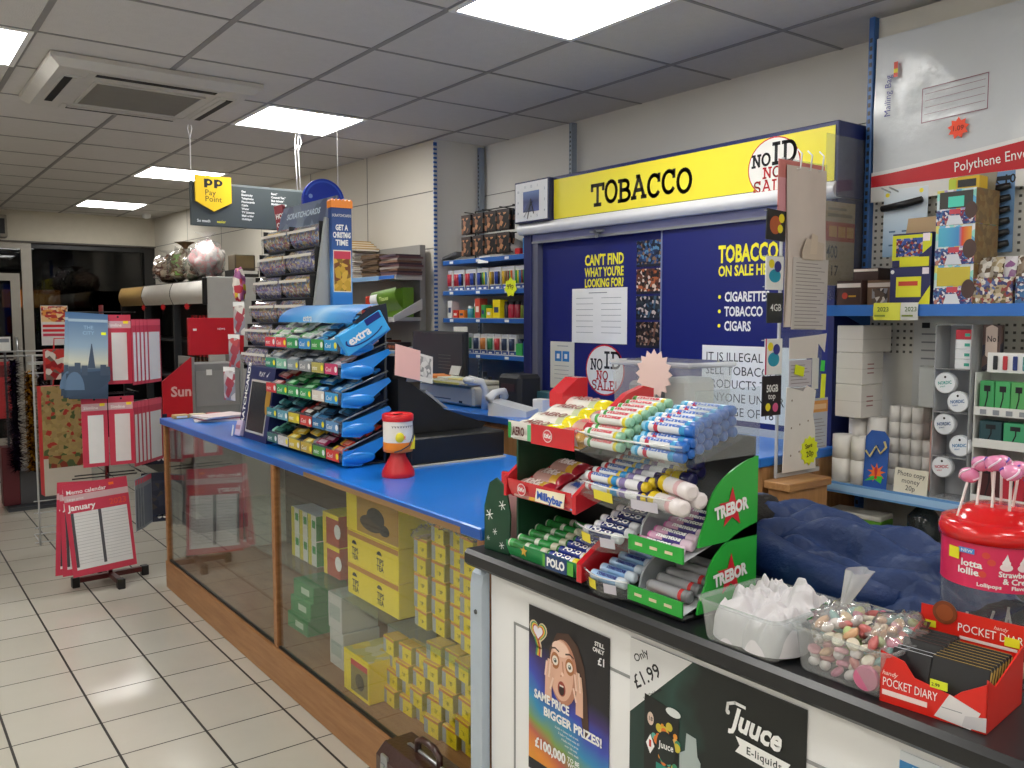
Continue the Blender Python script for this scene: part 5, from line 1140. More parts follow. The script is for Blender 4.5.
b.text('Mailing Bag', .07, .26, .026, mat('#4a4a94', .5), y=-.017, rot=90, sx=.95, bold=0); b.rect(.078, .40, .094, .455, mat('#d8452a', .4), -.0165); b.rect(.078, .415, .094, .43, YEL, -.017); b.build('address_box', ml)
b = MB(); b.prism(star_pts(0, 0, .038, .026, 9), 0, .002, FLUOR); b.text('1.09', -.022, -.009, .018, mat('#8a1a10', .5), y=-.001); b.build('price_star', ml).location = (.325, -.018, .175)
# hanging packs under it
hp = thing('comb_pack', 'pale blue hanging card holding a black comb brush on the pegboard', 'hanging pack', (3.105, 1.735, 1.76), -90)
b = MB(); b.box((-.085, 0, 0), (.085, .003, .25), grad('packblue', [(0, '#8fb0d0'), (.5, '#c0d2e2'), (1, '#dde4ea')], 'Z', 0, .25), .001)
for k in range(5): b.rect(-.06+.05*(k % 3), .04+.05*(k//3), -.035+.05*(k % 3), .046+.05*(k//3), mat('#4a6a90', .5), -.0006)
b.disc(-.07, .23, .008, YEL, -.001); b.disc(.06, .235, .008, YEL, -.001); b.build('card', hp)
b = MB(); b.tube([(-.085, -.012, .18), (.0, -.016, .188), (.07, -.014, .2)], [.012, .014, .012], BLACK, 8); b.build('comb', hp)
b = MB(); b.tube([(-.06, .0, .24), (-.06, -.06, .25)], .003, STEEL, 6); b.tube([(-.03, .0, .24), (-.03, -.06, .25)], .003, STEEL, 6); b.build('hook', hp)
hp2 = thing('clip_pack', 'dark card of six black hair clips hanging right of the stacked card boxes', 'hanging pack', (3.105, 1.40, 1.755), -90)
b = MB(); b.box((-.045, 0, 0), (.045, .003, .27), mat('#6f95c0', .4)); b.rect(-.03, .24, .03, .255, INK, -.0006); b.build('card', hp2)
for k in range(6):
    c = MB(); c.tube([(-.038, -.01, .02+.038*k), (.0, -.016, .022+.038*k), (.036, -.01, .03+.038*k)], [.011, .014, .01], BLACK, 8); c.build('hair_clip', hp2)
# trading card boxes on the upper shelf
Z1 = 1.5785
def cardbox(label, loc, w, d, h, front, side, lid=None, draw=None, rz=-90):
    t = thing('card_box', label, 'card box', loc, rz)
    b = MB(); b.box((-w/2, 0, 0), (w/2, d, h), front, .001, faces={'l': side, 'r': side, 't': side})
    if draw: draw(b, w, h)
    b.build('body', t)
    if lid:
        l = MB(); l.box((-w/2, 0, 0), (w/2, .002, h*.55), lid, T=Tr(0, d*.75, h) @ Rx(-14)); l.build('lid', t)
    return t
YB = mat('#e2e02a', .4); NB = mat('#22265a', .4); KRA = mat('#b99c74', .6)
def draw_y(b, w, h):
    b.rect(-w/2, h*.82, w/2, h, NB, -.0006); b.rect(w*.3, h*.8, w*.46, h*.97, mat('#f0e4ea', .4), -.001); b.rect(-w*.34, h*.2, w*.28, h*.74, YB, -.001); b.poly([(w*.2, 0), (w*.5, 0), (w*.5, h*.5)], YB, -.0008); b.rect(-w*.28, h*.5, w*.2, h*.62, mat('#c8402a', .4), -.0014); b.disc(-w*.44, h*.88, .007, WHITE, -.001)
def draw_y2(b, w, h):
    b.rect(-w/2, h*.2, w/2, h*.95, mat('#d6da2a', .4), -.0006); b.rect(-w*.4, h*.3, w*.28, h*.85, prt('players', ['#2a4a9a', '#8a2a2a', '#c8b098', '#1a2a5a', '#3a5ab0'], 120), -.001); b.rect(-w*.3, 0, w*.45, h*.28, YB, -.0012); b.rect(w*.28, h*.74, w*.46, h*.97, mat('#f0e4ea', .4), -.0014); b.poly([(w*.1, h*.2), (w*.5, h*.2), (w*.5, h*.6)], NB, -.0009)
cardbox('yellow and navy trading card box at the bottom left of the card boxes', (2.91, 1.60, Z1), .145, .11, .13, NB, NB, draw=draw_y)
cardbox('open yellow trading card box with kraft lid, on the yellow and navy one', (2.915, 1.60, Z1+.131), .14, .11, .115, NB, mat('#1f3f88', .4), KRA, draw_y2)
HOLO = prt('holo', ['#9adcd0', '#c8d8dc', '#d8d070', '#6ab0d8', '#e4e4e8', '#b0a0d0', '#d8c8a0'], 60, (1, 1, .6), .15); SIDE = prt('cardside', ['#7a6440', '#82693f', '#6e5838', '#7a5a30', '#8a744a'], 55)
def draw_h(b, w, h):
    b.rect(-w/2, 0, w/2, h*.42, prt('heroes', ['#2a3a7a', '#8a2a4a', '#c8c8d0', '#4a3a6a', '#3a6aa0', '#b87a6a', '#e0e0e4'], 130), -.0006); b.poly([(-w*.24, 0), (w*.2, 0), (w*.1, h*.26), (-w*.16, h*.26)], mat('#d8dce4', .3), -.001); b.rect(-w*.16, h*.3, w*.12, h*.44, mat('#c84a5a', .3), -.0012); b.disc(w*.38, h*.38, h*.17, mat('#4a3430', .4), -.0014, h*.24)
for k, l in enumerate(('bottom holographic card box of the stack of three, with gold top half', 'middle holographic card box of the stack of three, with blue panels', 'top holographic card box of the stack of three, open with dark lid')):
    cardbox(l, (2.905, 1.448, Z1+.131*k), .13, .16, .13 if k < 2 else .115, HOLO, SIDE, (mat('#8a8474', .5) if k == 2 else None), (lambda b, w, h, k=k: (draw_h(b, w, h), b.rect(-w*.42, h*.46, w*.42, h*.94, (mat('#c8b84a', .15, .4), grad('bluepan', [(0, '#58b8cc'), (.6, '#4a90c8'), (.7, '#d8503a'), (1, '#e0b040')], 'X', -.06, .06, .2), mat('#3a3a36', .4))[k], -.0009), b.rect(-w*.2, h*.5, w*.2, h*.8, mat('#5ad8c0', .2), -.0012) if k == 2 else None)))
b = MB(); b.box((-.05, -.03, 0), (.05, .03, .045), mat('#d8b42a', .4), .003); b.rect(-.02, .01, .04, .035, mat('#2a2a2a', .5), -.031); b.rect(-.05, .005, -.025, .04, mat('#b8c83a', .5), -.031); solo(b, 'card_pack', 'small yellow and black carton lying on the top card box', 'box', (2.985, 1.45, Z1+.131*2+.116), -90)
foil = ['#6a5a3a', '#a89878', '#3a3a6a', '#c8b8a0', '#8a3a3a', '#d8d4cc', '#5a6a9a']
for k, (y, c) in enumerate(((1.33, 0), (1.19, 1))):
    t = thing('packet_box', ('tan', 'blue')[k]+' display box of foil card packets '+('right of the holographic boxes', 'at the far right of the upper shelf'), 'display box', (2.91, y, Z1), -90) if False else thing('packet_box', ('tan display box of foil card packets right of the holographic boxes', 'blue display box of foil card packets at the right edge of the upper shelf')[k], 'display box', (2.91, y, Z1), -90)
    b = MB(); m = prt('foil%d' % k, (foil if k == 0 else ['#3a6a9a', '#8ab0c8', '#d8d0c8', '#4a3a5a', '#2a5a8a']), 100)
    b.box((-.065, 0, 0), (.065, .14, .085), m, .002); b.build('box', t)
    for j in range(6):
        q = MB(); T = Tr(-.045+.03*(j % 4), .02+.02*j, .08) @ Rx(-20+5*j) @ Rz(10*(j % 3)-10)
        q.grid(lambda u, v: (-.032+.064*u, -.008*math.sin(u*PI)*math.sin(v*PI), .075*v), 6, 6, prt('fp%d' % (j % 3), [['#c8c4bc', '#6a5a4a', '#e0dcd4', '#8a7a6a'], ['#b8a888', '#5a4a3a', '#d8d0c0'], ['#d8d4d8', '#9a6a9a', '#e4e0e4']][j % 3], 70, rough=.2), T=T)
        q.grid(lambda u, v: (.032-.064*u, .008*math.sin(u*PI)*math.sin(v*PI), .075*v), 6, 6, mat('#b0aca4', .25, .5), T=T); q.build('foil_packet', t)
DB = mat('#3a2420', .45)
for k, (y, z, d, l) in enumerate(((1.835, Z1, .0, 'dark brown carton at the left end of the upper shelf, lower one'), (1.80, Z1+.091, .05, 'dark brown carton resting on the lower brown one'), (1.73, Z1, .03, 'brown and tan carton beside the yellow card boxes'))):
    b = MB(); b.box((-.05, 0, 0), (.05, .12, .09 if k != 1 else .045), DB if k < 2 else mat('#6a5240', .5), .002); b.rect(-.048, .065 if k != 1 else .033, .048, .08 if k != 1 else .042, mat('#cfc4bc', .5), -.0006)
    if k == 0: b.disc(-.015, .035, .012, mat('#a83a2a', .4), -.0008); b.rect(.0, .03, .03, .036, GOLD, -.0008)
    if k == 2: b.rect(-.03, .005, .03, .06, prt('fig', ['#8a8a90', '#5a4a40', '#c8c0b8', '#3a3030'], 60), -.001)
    solo(b, 'brown_carton', l, 'box', (2.915+d, y, z), -90)
for k, (y, w, c, l) in enumerate(((1.70, .10, '#dfe04a', 'yellow price flyer hanging over the upper shelf edge'), (1.60, .06, '#d8d8d4', 'pale crumpled price slip on the upper shelf edge'))):
    b = MB(); b.grid(lambda u, v: (w*u, -.004*math.sin(u*5)-.012*v*(1-v), -.05+.06*v), 6, 4, mat(c, .5)); b.text('2023', .02, -.02, .016, mat('#4a6a2a', .5), y=-.012); b.rect(.01, -.038, .05, -.032, mat('#7a8a2a', .5), -.012); solo(b, 'price_flyer', l, 'price label', (2.858, y, 1.575), -90)
# ---- middle level of the right shelving
Z2 = .9265
WB = mat('#d4d0ca', .55)
def wbox(b, w, d, h):
    for k in range(3): b.box((w/2, d*.25, h*(.62-.14*k)), (w/2+.0006, d*.55, h*(.66-.14*k)), mat('#9a6a6a', .5))
for k, (z, h, d, l) in enumerate(((.2405, .121, .14, 'bottom white carton of the stack of three on the left'), (.3625, .116, .14, 'middle white carton of the stack of three on the left'), (.4795, .098, .19, 'top wide white carton of the stack of three on the left'))):
    b = MB(); w = .105; b.box((-w/2, 0, 0), (w/2, d, h), WB, .002); 
    if k < 2: wbox(b, w, d, h)
    b.box((-w/2-.0004, -.0004, h*.49), (w/2+.0004, d+.0004, h*.5), mat('#a8a49c', .6)); solo(b, 'white_carton', l, 'box', (2.90, 1.815, Z2+z), -90)
def rollp(r, h, name, label, grp, c='#e0dcd6'):
    b = MB(); b.lathe([(r*.3, 0), (r, .0), (r, h), (r*.32, h), (r*.3, h*.7)], mat(c, .75, bump=.1), n=20); return Spawn(solo(b, name, label, 'paper roll', group=grp))
R1 = rollp(.038, .086, 'paper_roll', 'large white paper roll at the left front of the lower blue shelf', 'large front paper rolls')
for x, y in ((2.918, 1.84), (2.916, 1.762)):
    for k in range(2): R1((x, y, Z2+.0865*k))
R2 = rollp(.036, .12, 'paper_roll', 'tall white paper roll under the stack of white cartons', 'tall paper rolls under the white cartons')
for x, y in ((3.0, 1.828), (2.998, 1.752)):
    for k in range(2): R2((x, y, Z2+.1200*k))
R3 = rollp(.02, .057, 'small_paper_roll', 'small white till roll in the stacks behind the blue card', 'small till rolls')
for x in (3.0, 3.043):
    for c in range(5):
        n = 5 if c < 3 else 3 if c == 3 else 2
        for k in range(n): R3((x, 1.685-.042*c, Z2+.0575*k))
b = MB(); b.prism([(-.045, 0), (.045, 0), (.045, .18), (.025, .205), (-.025, .205), (-.045, .18)], 0, .002, mat('#2456a8', .35)); b.poly(star_pts(.005, .055, .036, .016, 9), ORANGE, -.001); b.poly([(-.04, .02), (.0, .03), (.025, .018), (.03, .045), (-.01, .042)], mat('#3fbf3a', .4), -.0015); b.text('!', -.004, .035, .04, mat('#c82a2a', .4), y=-.0018, bold=.05)
b.tube([(-.04, -.004, .13), (-.02, -.008, .11), (.0, -.005, .15), (.02, -.008, .125), (.038, -.006, .15), (.03, -.006, .17)], .004, mat('#d8c88a', .5), 6)
solo(b, 'novelty_card', 'blue novelty card with orange burst and green shape in front of the rolls', 'card', (2.873, 1.685, Z2), rot=rad(-4, 0, -90))
b = MB(); b.box((-.06, 0, 0), (.06, .002, .085), mat('#ddd8c6', .6))
for q, z in (('Photo copy', .058), ('money', .034), ('20p', .01)): b.textw(q, .0, z, .018, INK, .1 if q[0] == 'P' else .065 if q[0] == 'm' else .035, y=-.001, al='C', bold=.0, rot=-2)
solo(b, 'photocopy_sign', 'handwritten photo copy price sign standing on the lower blue shelf', 'sign', (2.876, 1.555, Z2), rot=rad(-6, 0, -90))
b = MB(); b.box((-.065, 0, 0), (.065, .06, .145), mat('#c9ccc8', .5), .003); solo(b, 'grey_carton', 'plain pale carton standing on the till rolls beside the round tin tower', 'box', (3.0, 1.54, Z2+.29), -90)
b = MB(); b.box((-.02, 0, 0), (.02, .09, .25), mat('#d8aaa0', .6), .003); solo(b, 'pink_carton', 'tall pale pink carton against the left side of the round tin tower', 'box', (2.96, 1.515, Z2), -90)
b = MB(); b.box((-.065, 0, 0), (.065, .05, .2899), mat('#cac6be', .6), .003); solo(b, 'plain_carton', 'plain carton behind the till rolls', 'box', (3.075, 1.54, Z2), -90)
pgp = MB(); pgp.box((-.14, 0, 0), (.14, .002, .36), mat('#cfd0ce', .5))
for k in range(9): pgp.rect(-.11, .30-.03*k, .1-.03*(k % 3), .306-.03*k, GREY, -.0006)
pgp.rect(-.11, .325, -.08, .345, INK, -.0006); solo(pgp, 'printed_notice', 'large pale printed sheet pinned to the pegboard behind the tin tower', 'notice', (3.134, 1.56, 1.17), -90)
# round tin tower
nt_ = thing('tin_dispenser', 'clear four compartment dispenser of round white tins', 'dispenser', (2.885, 1.43, Z2), -90)
b = MB(); GRYP = clear('greyacr', '#c9cdd2', .9, .05, .25)
for x in (-.06, .058): b.box((x, 0, 0), (x+.003, .1, .585), GRYP)
for z in (0, .14, .29, .435, .582): b.box((-.058, 0, z), (.058, .1, z+.003), GRYP)
b.box((-.058, .097, .003), (.058, .1, .582), mat('#b4b6ba', .5)); b.build('case', nt_)
tin = MB(); tin.lathe([(.034, 0), (.0355, .002), (.0355, .018), (.034, .02)], mat('#d8dadc', .35), n=28, T=Rx(90)); tin.disc(0, 0, .032, mat('#e8ebee', .35), -.0204); tn0 = None
def tinp(c, loc, label, rz=-90):
    b = MB(); b.lathe([(.034, 0), (.0355, .002), (.0355, .018), (.034, .02)], mat('#c4c8cc', .35), n=28, T=Rx(90)); b.disc(0, 0, .0325, mat('#e4e8ec', .35), -.0204); b.textw('NORDIC', 0, -.004, .011, mat(c, .4), .046, y=-.021, al='C', bold=.03, rot=8); b.text('SPIRIT', -.016, -.016, .005, mat(c, .4), y=-.021, rot=8); b.disc(0, .02, .004, INK, -.021, n=10)
    return solo(b, 'round_tin', label, 'tin', loc, rz)
for x, z, c, l in ((-.022, .39, '#2a9a90', 'round white tin with teal lettering in the second compartment, upper left'), (.022, .33, '#3a6aa0', 'round white tin with blue lettering in the second compartment, lower right'), (-.02, .252, '#3a5a8a', 'round white tin with navy lettering in the third compartment, left'), (.034, .185, '#2a7ab0', 'round white tin half hidden at the right of the third compartment'), (-.022, .107, '#b83a4a', 'round white tin with red lettering in the lowest compartment')):
    tinp(c, (2.906, 1.43-x, Z2+z-.0), l)
for k in range(4):
    b = MB(); b.box((-.026, 0, 0), (.026, .07, .032), mat('#dfe2e4' if k < 3 else '#b8283a', .4), .002); b.rect(.005, .01, .022, .02, mat('#3aa08a', .4), -.0006); solo(b, 'small_white_carton', ('lowest', 'second', 'third', 'red topmost')[k]+' small carton in the top compartment of the tin tower', 'box', (2.895, 1.43-.028, Z2+.4385+.0325*k), -90)
b = MB(); b.box((-.03, 0, 0), (.03, .02, .15), prt('no1', ['#3a3438', '#5a4440', '#2a2a3a', '#4a3a34'], 20), .002); b.prism([(-.018, .05), (0, .035), (.018, .05), (.018, .14), (0, .15), (-.018, .14)], -.0005, -.002, mat('#cbb8ac', .5)); b.text('No1', -.014, .095, .02, INK, y=-.0025, sx=.8); solo(b, 'dark_carton', 'dark carton with a pale number one ribbon, right of the tin tower', 'box', (2.93, 1.328, Z2+.435), -90)
# vape shelf rack
vr = thing('vape_rack', 'white tiered rack of small vape cartons at the picture edge', 'rack', (2.9, 1.25, Z2), -90)
b = MB(); 
for z in (.01, .195, .30): b.box((-.11, 0, z), (.13, .09, z+.008), WHITE); b.box((-.11, -.004, z-.008), (.13, 0, z+.02), mat('#dcdcd8', .4))
for x in (-.112, .13): b.box((x, 0, 0), (x+.004, .1, .43), mat('#d8d8d4', .4))
b.box((-.11, .096, 0), (.13, .1, .43), mat('#c4c4c0', .5))
for k in range(6): b.rect(-.09+.04*k, -.004+.3, -.07+.04*k, .012+.3, mat('#8a8f94', .5), -.0046)
b.build('rack', vr)
vb = thing('vape_strip', 'small white strip holding red, navy and teal vapes on top of the vape rack', 'display strip', (2.92, 1.265, Z2+.4305), -90)
b = MB(); b.box((-.07, 0, 0), (.07, .02, .065), WHITE, .002); b.build('strip', vb)
for k, c in enumerate(('#20242a', '#b8323a', '#2a3a7a', '#3a8a8a')):
    q = MB(); q.box((-.05+.03*k, -.006, .01), (-.036+.03*k, -.0005, .055), mat(c, .35), .002); q.build('vape', vb)
def vape(c, z, y, l, w=.045, h=.095):
    b = MB(); b.box((-w/2, 0, 0), (w/2, .05, h), mat(c, .45), .001); b.stroke([(-w*.1, h*.1), (w*.05, h*.45), (w*.05, h*.8)], .004, INK, -.0006); b.rect(-w*.2, h*.65, w*.25, h*.85, INK, -.0008); b.rect(-w*.5, 0, w*.5, h*.08, mat('#c9d0c8', .4), -.0007)
    solo(b, 'vape_carton', l, 'vape carton', (2.905, y, Z2+z), -90)
for k, (c, l) in enumerate((('#3f9a5a', 'leftmost green vape carton on the top tier'), ('#4aa864', 'second green vape carton on the top tier'), ('#5aa860', 'third, yellowish green vape carton on the top tier'), ('#4a5ac8', 'violet blue vape carton on the top tier'))): vape(c, .3085, 1.325-.048*k, l)
for k, (c, l) in enumerate((('#2a4a50', 'dark teal vape carton on the middle tier'), ('#3f9a6a', 'wide green vape carton on the middle tier'), ('#d8683a', 'orange vape carton on the middle tier'))): vape(c, .2035, 1.31-.075*k, l, .068, .07)
for k, (c, l) in enumerate((('#4a2024', 'dark maroon carton on the bottom tier of the vape rack'), ('#b8283a', 'red carton with black print on the bottom tier of the vape rack'), ('#2a8a7a', 'teal carton on the bottom tier of the vape rack'))): vape(c, .0185, 1.31-.075*k, l, .07, .13)
# ---- clutter under the lower blue shelf
Z3 = .7005
b = MB(); b.box((-.105, 0, 0), (.105, .1, .095), mat('#5a9a2a', .45), .003); b.box((-.105, -.002, .095), (.105, .1, .115), mat('#c9c8c0', .5), .004); b.rect(.0, .015, .08, .075, prt('grn', ['#c8c8c0', '#3a3a3a', '#8a9a4a', '#d8d8d0'], 60), -.0006); b.rect(-.1, .02, -.03, .06, mat('#c8b83a', .5), -.0006); solo(b, 'green_carton', 'green carton with grey lid under the lower blue shelf', 'box', (2.9, 1.78, Z3), -84)
b = MB(); b.box((-.085, 0, 0), (.085, .1, .035), mat('#5a2a20', .45), .003); b.rect(-.03, .008, .03, .026, WHITE, -.0006); solo(b, 'flat_carton', 'flat brown red carton under the lower blue shelf, left of the glass jar', 'box', (2.81, 1.62, Z3), -80)
b = MB(); b.lathe([(.05, 0), (.055, .01), (.055, .13), (.03, .16), (.02, .17), (.02, .195)], clear('jug', '#8a9498', 1, .04, .25, '#5a6468'), n=20); b.lathe([(.022, .195), (.022, .21)], DGREY, n=16); solo(b, 'glass_jug', 'dark glass jug under the lower blue shelf', 'jug', (2.98, 1.555, Z3))
b = MB(); b.lathe([(.03, 0), (.07, .012), (.085, .022), (.08, .024), (.06, .016), (.0, .012)], mat('#dcdcd8', .3), n=28); s_ = Spawn(solo(b, 'plate', 'white plate in the small pile under the shelf beside the jar of lollipops', 'plate', group='plates under the shelf'))
for k in range(3): s_((2.88, 1.435, Z3+.012*k))
# ------------------------------------------------------------ clear sheet display with hanging goods
YS = 1.905
ap = thing('clear_display_sheet', 'upright clear plastic sheet with hooks standing on the wooden cabinet', 'display sheet', (2.75, YS, .959))
b = MB(); b.box((2.60, YS-.002, .959), (2.86, YS+.002, 2.09), ACR); W2(b, 'sheet', ap)
b = MB(); b.box((2.60, YS-.004, .959), (2.862, YS+.004, .975), LGREY); b.box((2.597, YS-.006, .959), (2.603, YS+.004, 2.09), LGREY); W2(b, 'edge_strip', ap)
for x, z in ((2.66, 2.075), (2.72, 2.075), (2.79, 2.08)):
    b = MB(); b.tube([(x, YS-.002, z-.02), (x, YS-.03, z-.02), (x, YS-.035, z+.03), (x+.01, YS-.01, z+.05)], .003, WHITE, 6); W2(b, 'hook', ap)
for z in (1.9, 1.745, 1.64, 1.455, 1.335):
    b = MB(); b.tube([(2.6, YS-.012, z), (2.49, YS-.012, z)], .002, STEEL, 6); W2(b, 'side_hook', ap)
b = MB(); b.box((2.87, YS+.008, 1.60), (3.14, YS+.011, 2.21), clear('topacr', '#f4f6f6', 1, .05, .05)); W2(b, 'clear_end_panel', tc_)
def hang(name, label, cat, x0, x1, z0, z1, m, y=YS-.006, t=.0015, draw=None, rot=0, faces=None):
    b = MB(); w, h = x1-x0, z1-z0; b.box((-w/2, -t, 0), (w/2, 0, h), m, faces=faces)
    if draw: draw(b, w, h, -t-.0005)
    return solo(b, name, label, cat, ((x0+x1)/2, y, z0), rot=rad(0, rot, 0))
KR = mat('#dccfc6', .7, bump=.15, bscale=20)
pbg = thing('paper_bag', 'pink paper carrier bag behind the plain one on the clear sheet', 'paper bag', (2.70, YS-.007, 1.82))
b = MB(); b.box((-.135, -.003, 0), (.135, 0, .262), mat('#d8837c', .6)); b.rect(-.133, .01, -.09, .2, mat('#e2a0a8', .6), -.0035); b.rect(-.13, .03, -.07, .036, DPINK, -.004); b.build('bag', pbg)
pb2 = thing('paper_bag', 'plain greyish brown paper bag hanging in front on the clear sheet', 'paper bag', (2.725, YS-.012, 1.50))
b = MB(); b.grid(lambda u, v: (-.118+.236*u+.004*math.sin(v*5), -.006-.004*math.sin(u*8+v*4), .565*v), 10, 10, KR); b.grid(lambda u, v: (.118-.236*u, -.001, .565*v), 1, 1, KR); b.build('bag', pb2)
def scrawl(b, w, h, y):
    for k in range(int(h/.013)): b.rect(-w*.42, h-.02-.013*k, w*(.2+.2*((k*7) % 3)/2), h-.0175-.013*k, mat('#8a8280', .6), y)
hang('handwritten_list', 'grey handwritten list taped over the lower half of the brown paper bag', 'note', 2.635, 2.845, 1.49, 1.745, mat('#ccc5c0', .7), YS-.024, draw=scrawl, rot=1)
b = MB(); b.prism([(-.06, 0), (.06, 0), (.065, .06), (-.04, .075), (-.062, .03)], 0, -.003, mat('#cfbfae', .7)); b.poly([(-.02, .02), (.02, .02), (.025, .085), (-.01, .095)], mat('#d8c8b4', .7), -.0036); solo(b, 'torn_envelope', 'torn beige envelope tucked above the handwritten list', 'envelope', (2.745, YS-.030, 1.74))
b = MB(); b.prism([(-.1, 0), (.07, 0), (.075, .055), (.115, .02), (.125, .09), (.07, .085), (-.1, .075)], 0, -.002, mat('#e0d8d0', .7)); solo(b, 'folded_note', 'folded pale note sticking out to the right below the handwritten list', 'note', (2.745, YS-.012, 1.385))
hang('memo', 'lilac grey memo with yellow tag on the clear sheet', 'note', 2.655, 2.79, 1.285, 1.38, mat('#c8c2c8', .7), YS-.006, draw=scrawl)
hang('yellow_tag', 'little yellow price tag on the lilac grey memo', 'price tag', 2.68, 2.735, 1.325, 1.36, FLUO, YS-.011, rot=12)
hang('memo', 'darker grey written memo below the lilac one', 'note', 2.65, 2.79, 1.165, 1.28, mat('#b0aaa6', .7), YS-.006, draw=scrawl)
hang('white_memo', 'narrow white paper beside the grey memos', 'note', 2.795, 2.835, 1.27, 1.385, mat('#d6d4d0', .6), YS-.006)
hang('green_tag', 'bright green tag stuck at the right edge of the clear sheet', 'price tag', 2.838, 2.862, 1.335, 1.375, mat('#3fd04a', .5), YS-.012, rot=5)
hang('yellow_tag', 'upright fluorescent yellow tag under the green tag', 'price tag', 2.838, 2.866, 1.235, 1.325, FLUO, YS-.014, rot=3)
b = MB(); b.prism([(-.115, 0), (.085, 0), (.075, .15), (.06, .2), (.075, .29), (.02, .31), (.0, .29), (-.1, .31)], 0, -.003, mat('#e6e1da', .6)); 
for k in range(7): b.disc(-.07+.05*(k % 3), .06+.07*(k//3)+.01*k, .004, mat('#8a7a6a', .6), -.0036, n=10)
solo(b, 'worn_board', 'worn white board with small brown spots low on the clear sheet', 'board', (2.735, YS-.0125, .976))
hang('charge_notice', 'pale blue notice with orange heading at the lower right of the clear sheet', 'notice', 2.79, 2.90, 1.045, 1.235, mat('#b8bcc4', .6), YS-.005, draw=lambda b, w, h, y: (b.rect(-w/2, h*.72, w/2, h*.95, mat('#d8954a', .5), y), b.rect(-w*.4, h*.78, w*.4, h*.88, mat('#e8c090', .5), y*1.3), scrawl(b, w, h*.68, y)))
b = MB(); b.prism(star_pts(0, 0, .055, .045, 12), 0, -.002, FLUO); b.text('Save', -.028, .008, .018, INK, y=-.003, rot=8); b.text('20p', -.02, -.024, .022, INK, y=-.003, rot=8); solo(b, 'price_star', 'fluorescent yellow star price card at the foot of the clear sheet', 'price card', (2.775, YS-.017, 1.045))
def simcard(b, w, h, y): b.disc(w*.0, h*.42, w*.34, mat('#2a9ab8', .4), y, h*.2); b.disc(-w*.2, h*.78, w*.16, YEL, y); b.disc(w*.15, h*.7, w*.2, mat('#3a3a8a', .4), y*1.2)
SX = YS-.012
hang('sim_pack', 'black pack with yellow discs, topmost on the side of the clear sheet', 'hanging pack', 2.495, 2.60, 1.80, 1.905, mat('#26282a', .4), SX, .004, lambda b, w, h, y: (b.disc(-w*.05, h*.5, w*.3, mat('#b8603a', .4), y), b.disc(w*.25, h*.75, w*.15, YEL, y*1.2), b.disc(w*.2, h*.4, w*.14, YEL, y*1.2)), 3)
hang('sim_pack', 'white pack with teal circle, second from the top beside the clear sheet', 'hanging pack', 2.50, 2.597, 1.63, 1.745, WHITE, SX, .004, simcard)
hang('sim_pack', 'narrow black pack, third from the top beside the clear sheet', 'hanging pack', 2.51, 2.597, 1.515, 1.62, mat('#303236', .4), SX, .004, lambda b, w, h, y: b.text('4GB', -w*.3, h*.4, .025, WHITE, y=y))
hang('sim_pack', 'white pack with pink edge and teal circle, fourth from the top beside the clear sheet', 'hanging pack', 2.505, 2.60, 1.335, 1.46, WHITE, SX, .004, lambda b, w, h, y: (b.rect(-w*.5, 0, -w*.42, h, mat('#c82a5a', .4), y), simcard(b, w, h, y)))
hang('sim_pack', 'black pack with white lettering, lowest beside the clear sheet', 'hanging pack', 2.495, 2.60, 1.19, 1.33, mat('#241a20', .4), SX, .004, lambda b, w, h, y: (b.text('50GB', -w*.3, h*.6, .026, WHITE, y=y, sx=.8, bold=.03), b.text('top', -w*.2, h*.42, .022, WHITE, y=y), b.disc(-w*.2, h*.22, .014, YEL, y), b.disc(w*.2, h*.2, .016, mat('#d85a8a', .4), y)))
hang('offer_poster', 'tan poster reading 400 with orange panel on the dark end of the tobacco cabinet', 'poster', 2.905, 3.105, 1.655, 1.97, mat('#b7a184', .6), YS+.033, draw=lambda b, w, h, y: (b.rect(-w*.5, h*.53, w*.5, h*.76, mat('#b5543a', .5), y), b.rect(-w*.36, h*.58, -w*.1, h*.71, mat('#d8a05a', .5), y*1.2), b.rect(-w*.06, h*.58, w*.18, h*.71, mat('#d8a05a', .5), y*1.2), b.rect(w*.22, h*.58, w*.46, h*.71, mat('#d8a05a', .5), y*1.2), b.text('400', -w*.42, h*.33, .05, mat('#3a2a20', .5), y=y, sx=.7), b.text('17', -w*.3, h*.12, .04, mat('#3a2a20', .5), y=y), b.rect(-w*.4, h*.82, w*.4, h*.86, mat('#8a7a64', .5), y), b.rect(-w*.4, h*.9, w*.2, h*.93, mat('#8a7a64', .5), y)))
# ------------------------------------------------------------ white front counter
ZK = .96
fc = thing('front_counter', 'white panelled counter with black worktop nearest the camera', 'counter', (1.5, 1.2, 0))
WP = mat('#e8e8e8', .4, mott=.03, nscale=5)
b = MB(); b.box((1.225, .2, 0), (1.84, 1.73, .915), WP, .002)
GRV = mat('#8f9090', .6)
b.box((1.2235, .2, .80), (1.225, 1.63, .806), GRV); 
for y in (1.63, ): b.box((1.2235, y-.003, 0), (1.225, y+.003, .806), GRV)
W2(b, 'body', fc)
SLATE = mat('#1b1c1e', .32, mott=.35, nscale=120)
b = MB(); b.box((1.18, .12, .918), (1.88, 1.79, ZK), SLATE, .009); W2(b, 'worktop', fc)
ALB = mat('#b3bfcb', .35, .2)
b = MB(); b.prism([(1.20, 0), (1.224, 0), (1.224, .905), (1.218, .905), (1.206, .895), (1.2, .865)], 1.735, 1.785, ALB); b.tube([(1.1995, 1.76, .80), (1.197, 1.76, .80)], .006, DGREY, 8); W2(b, 'end_post', fc)
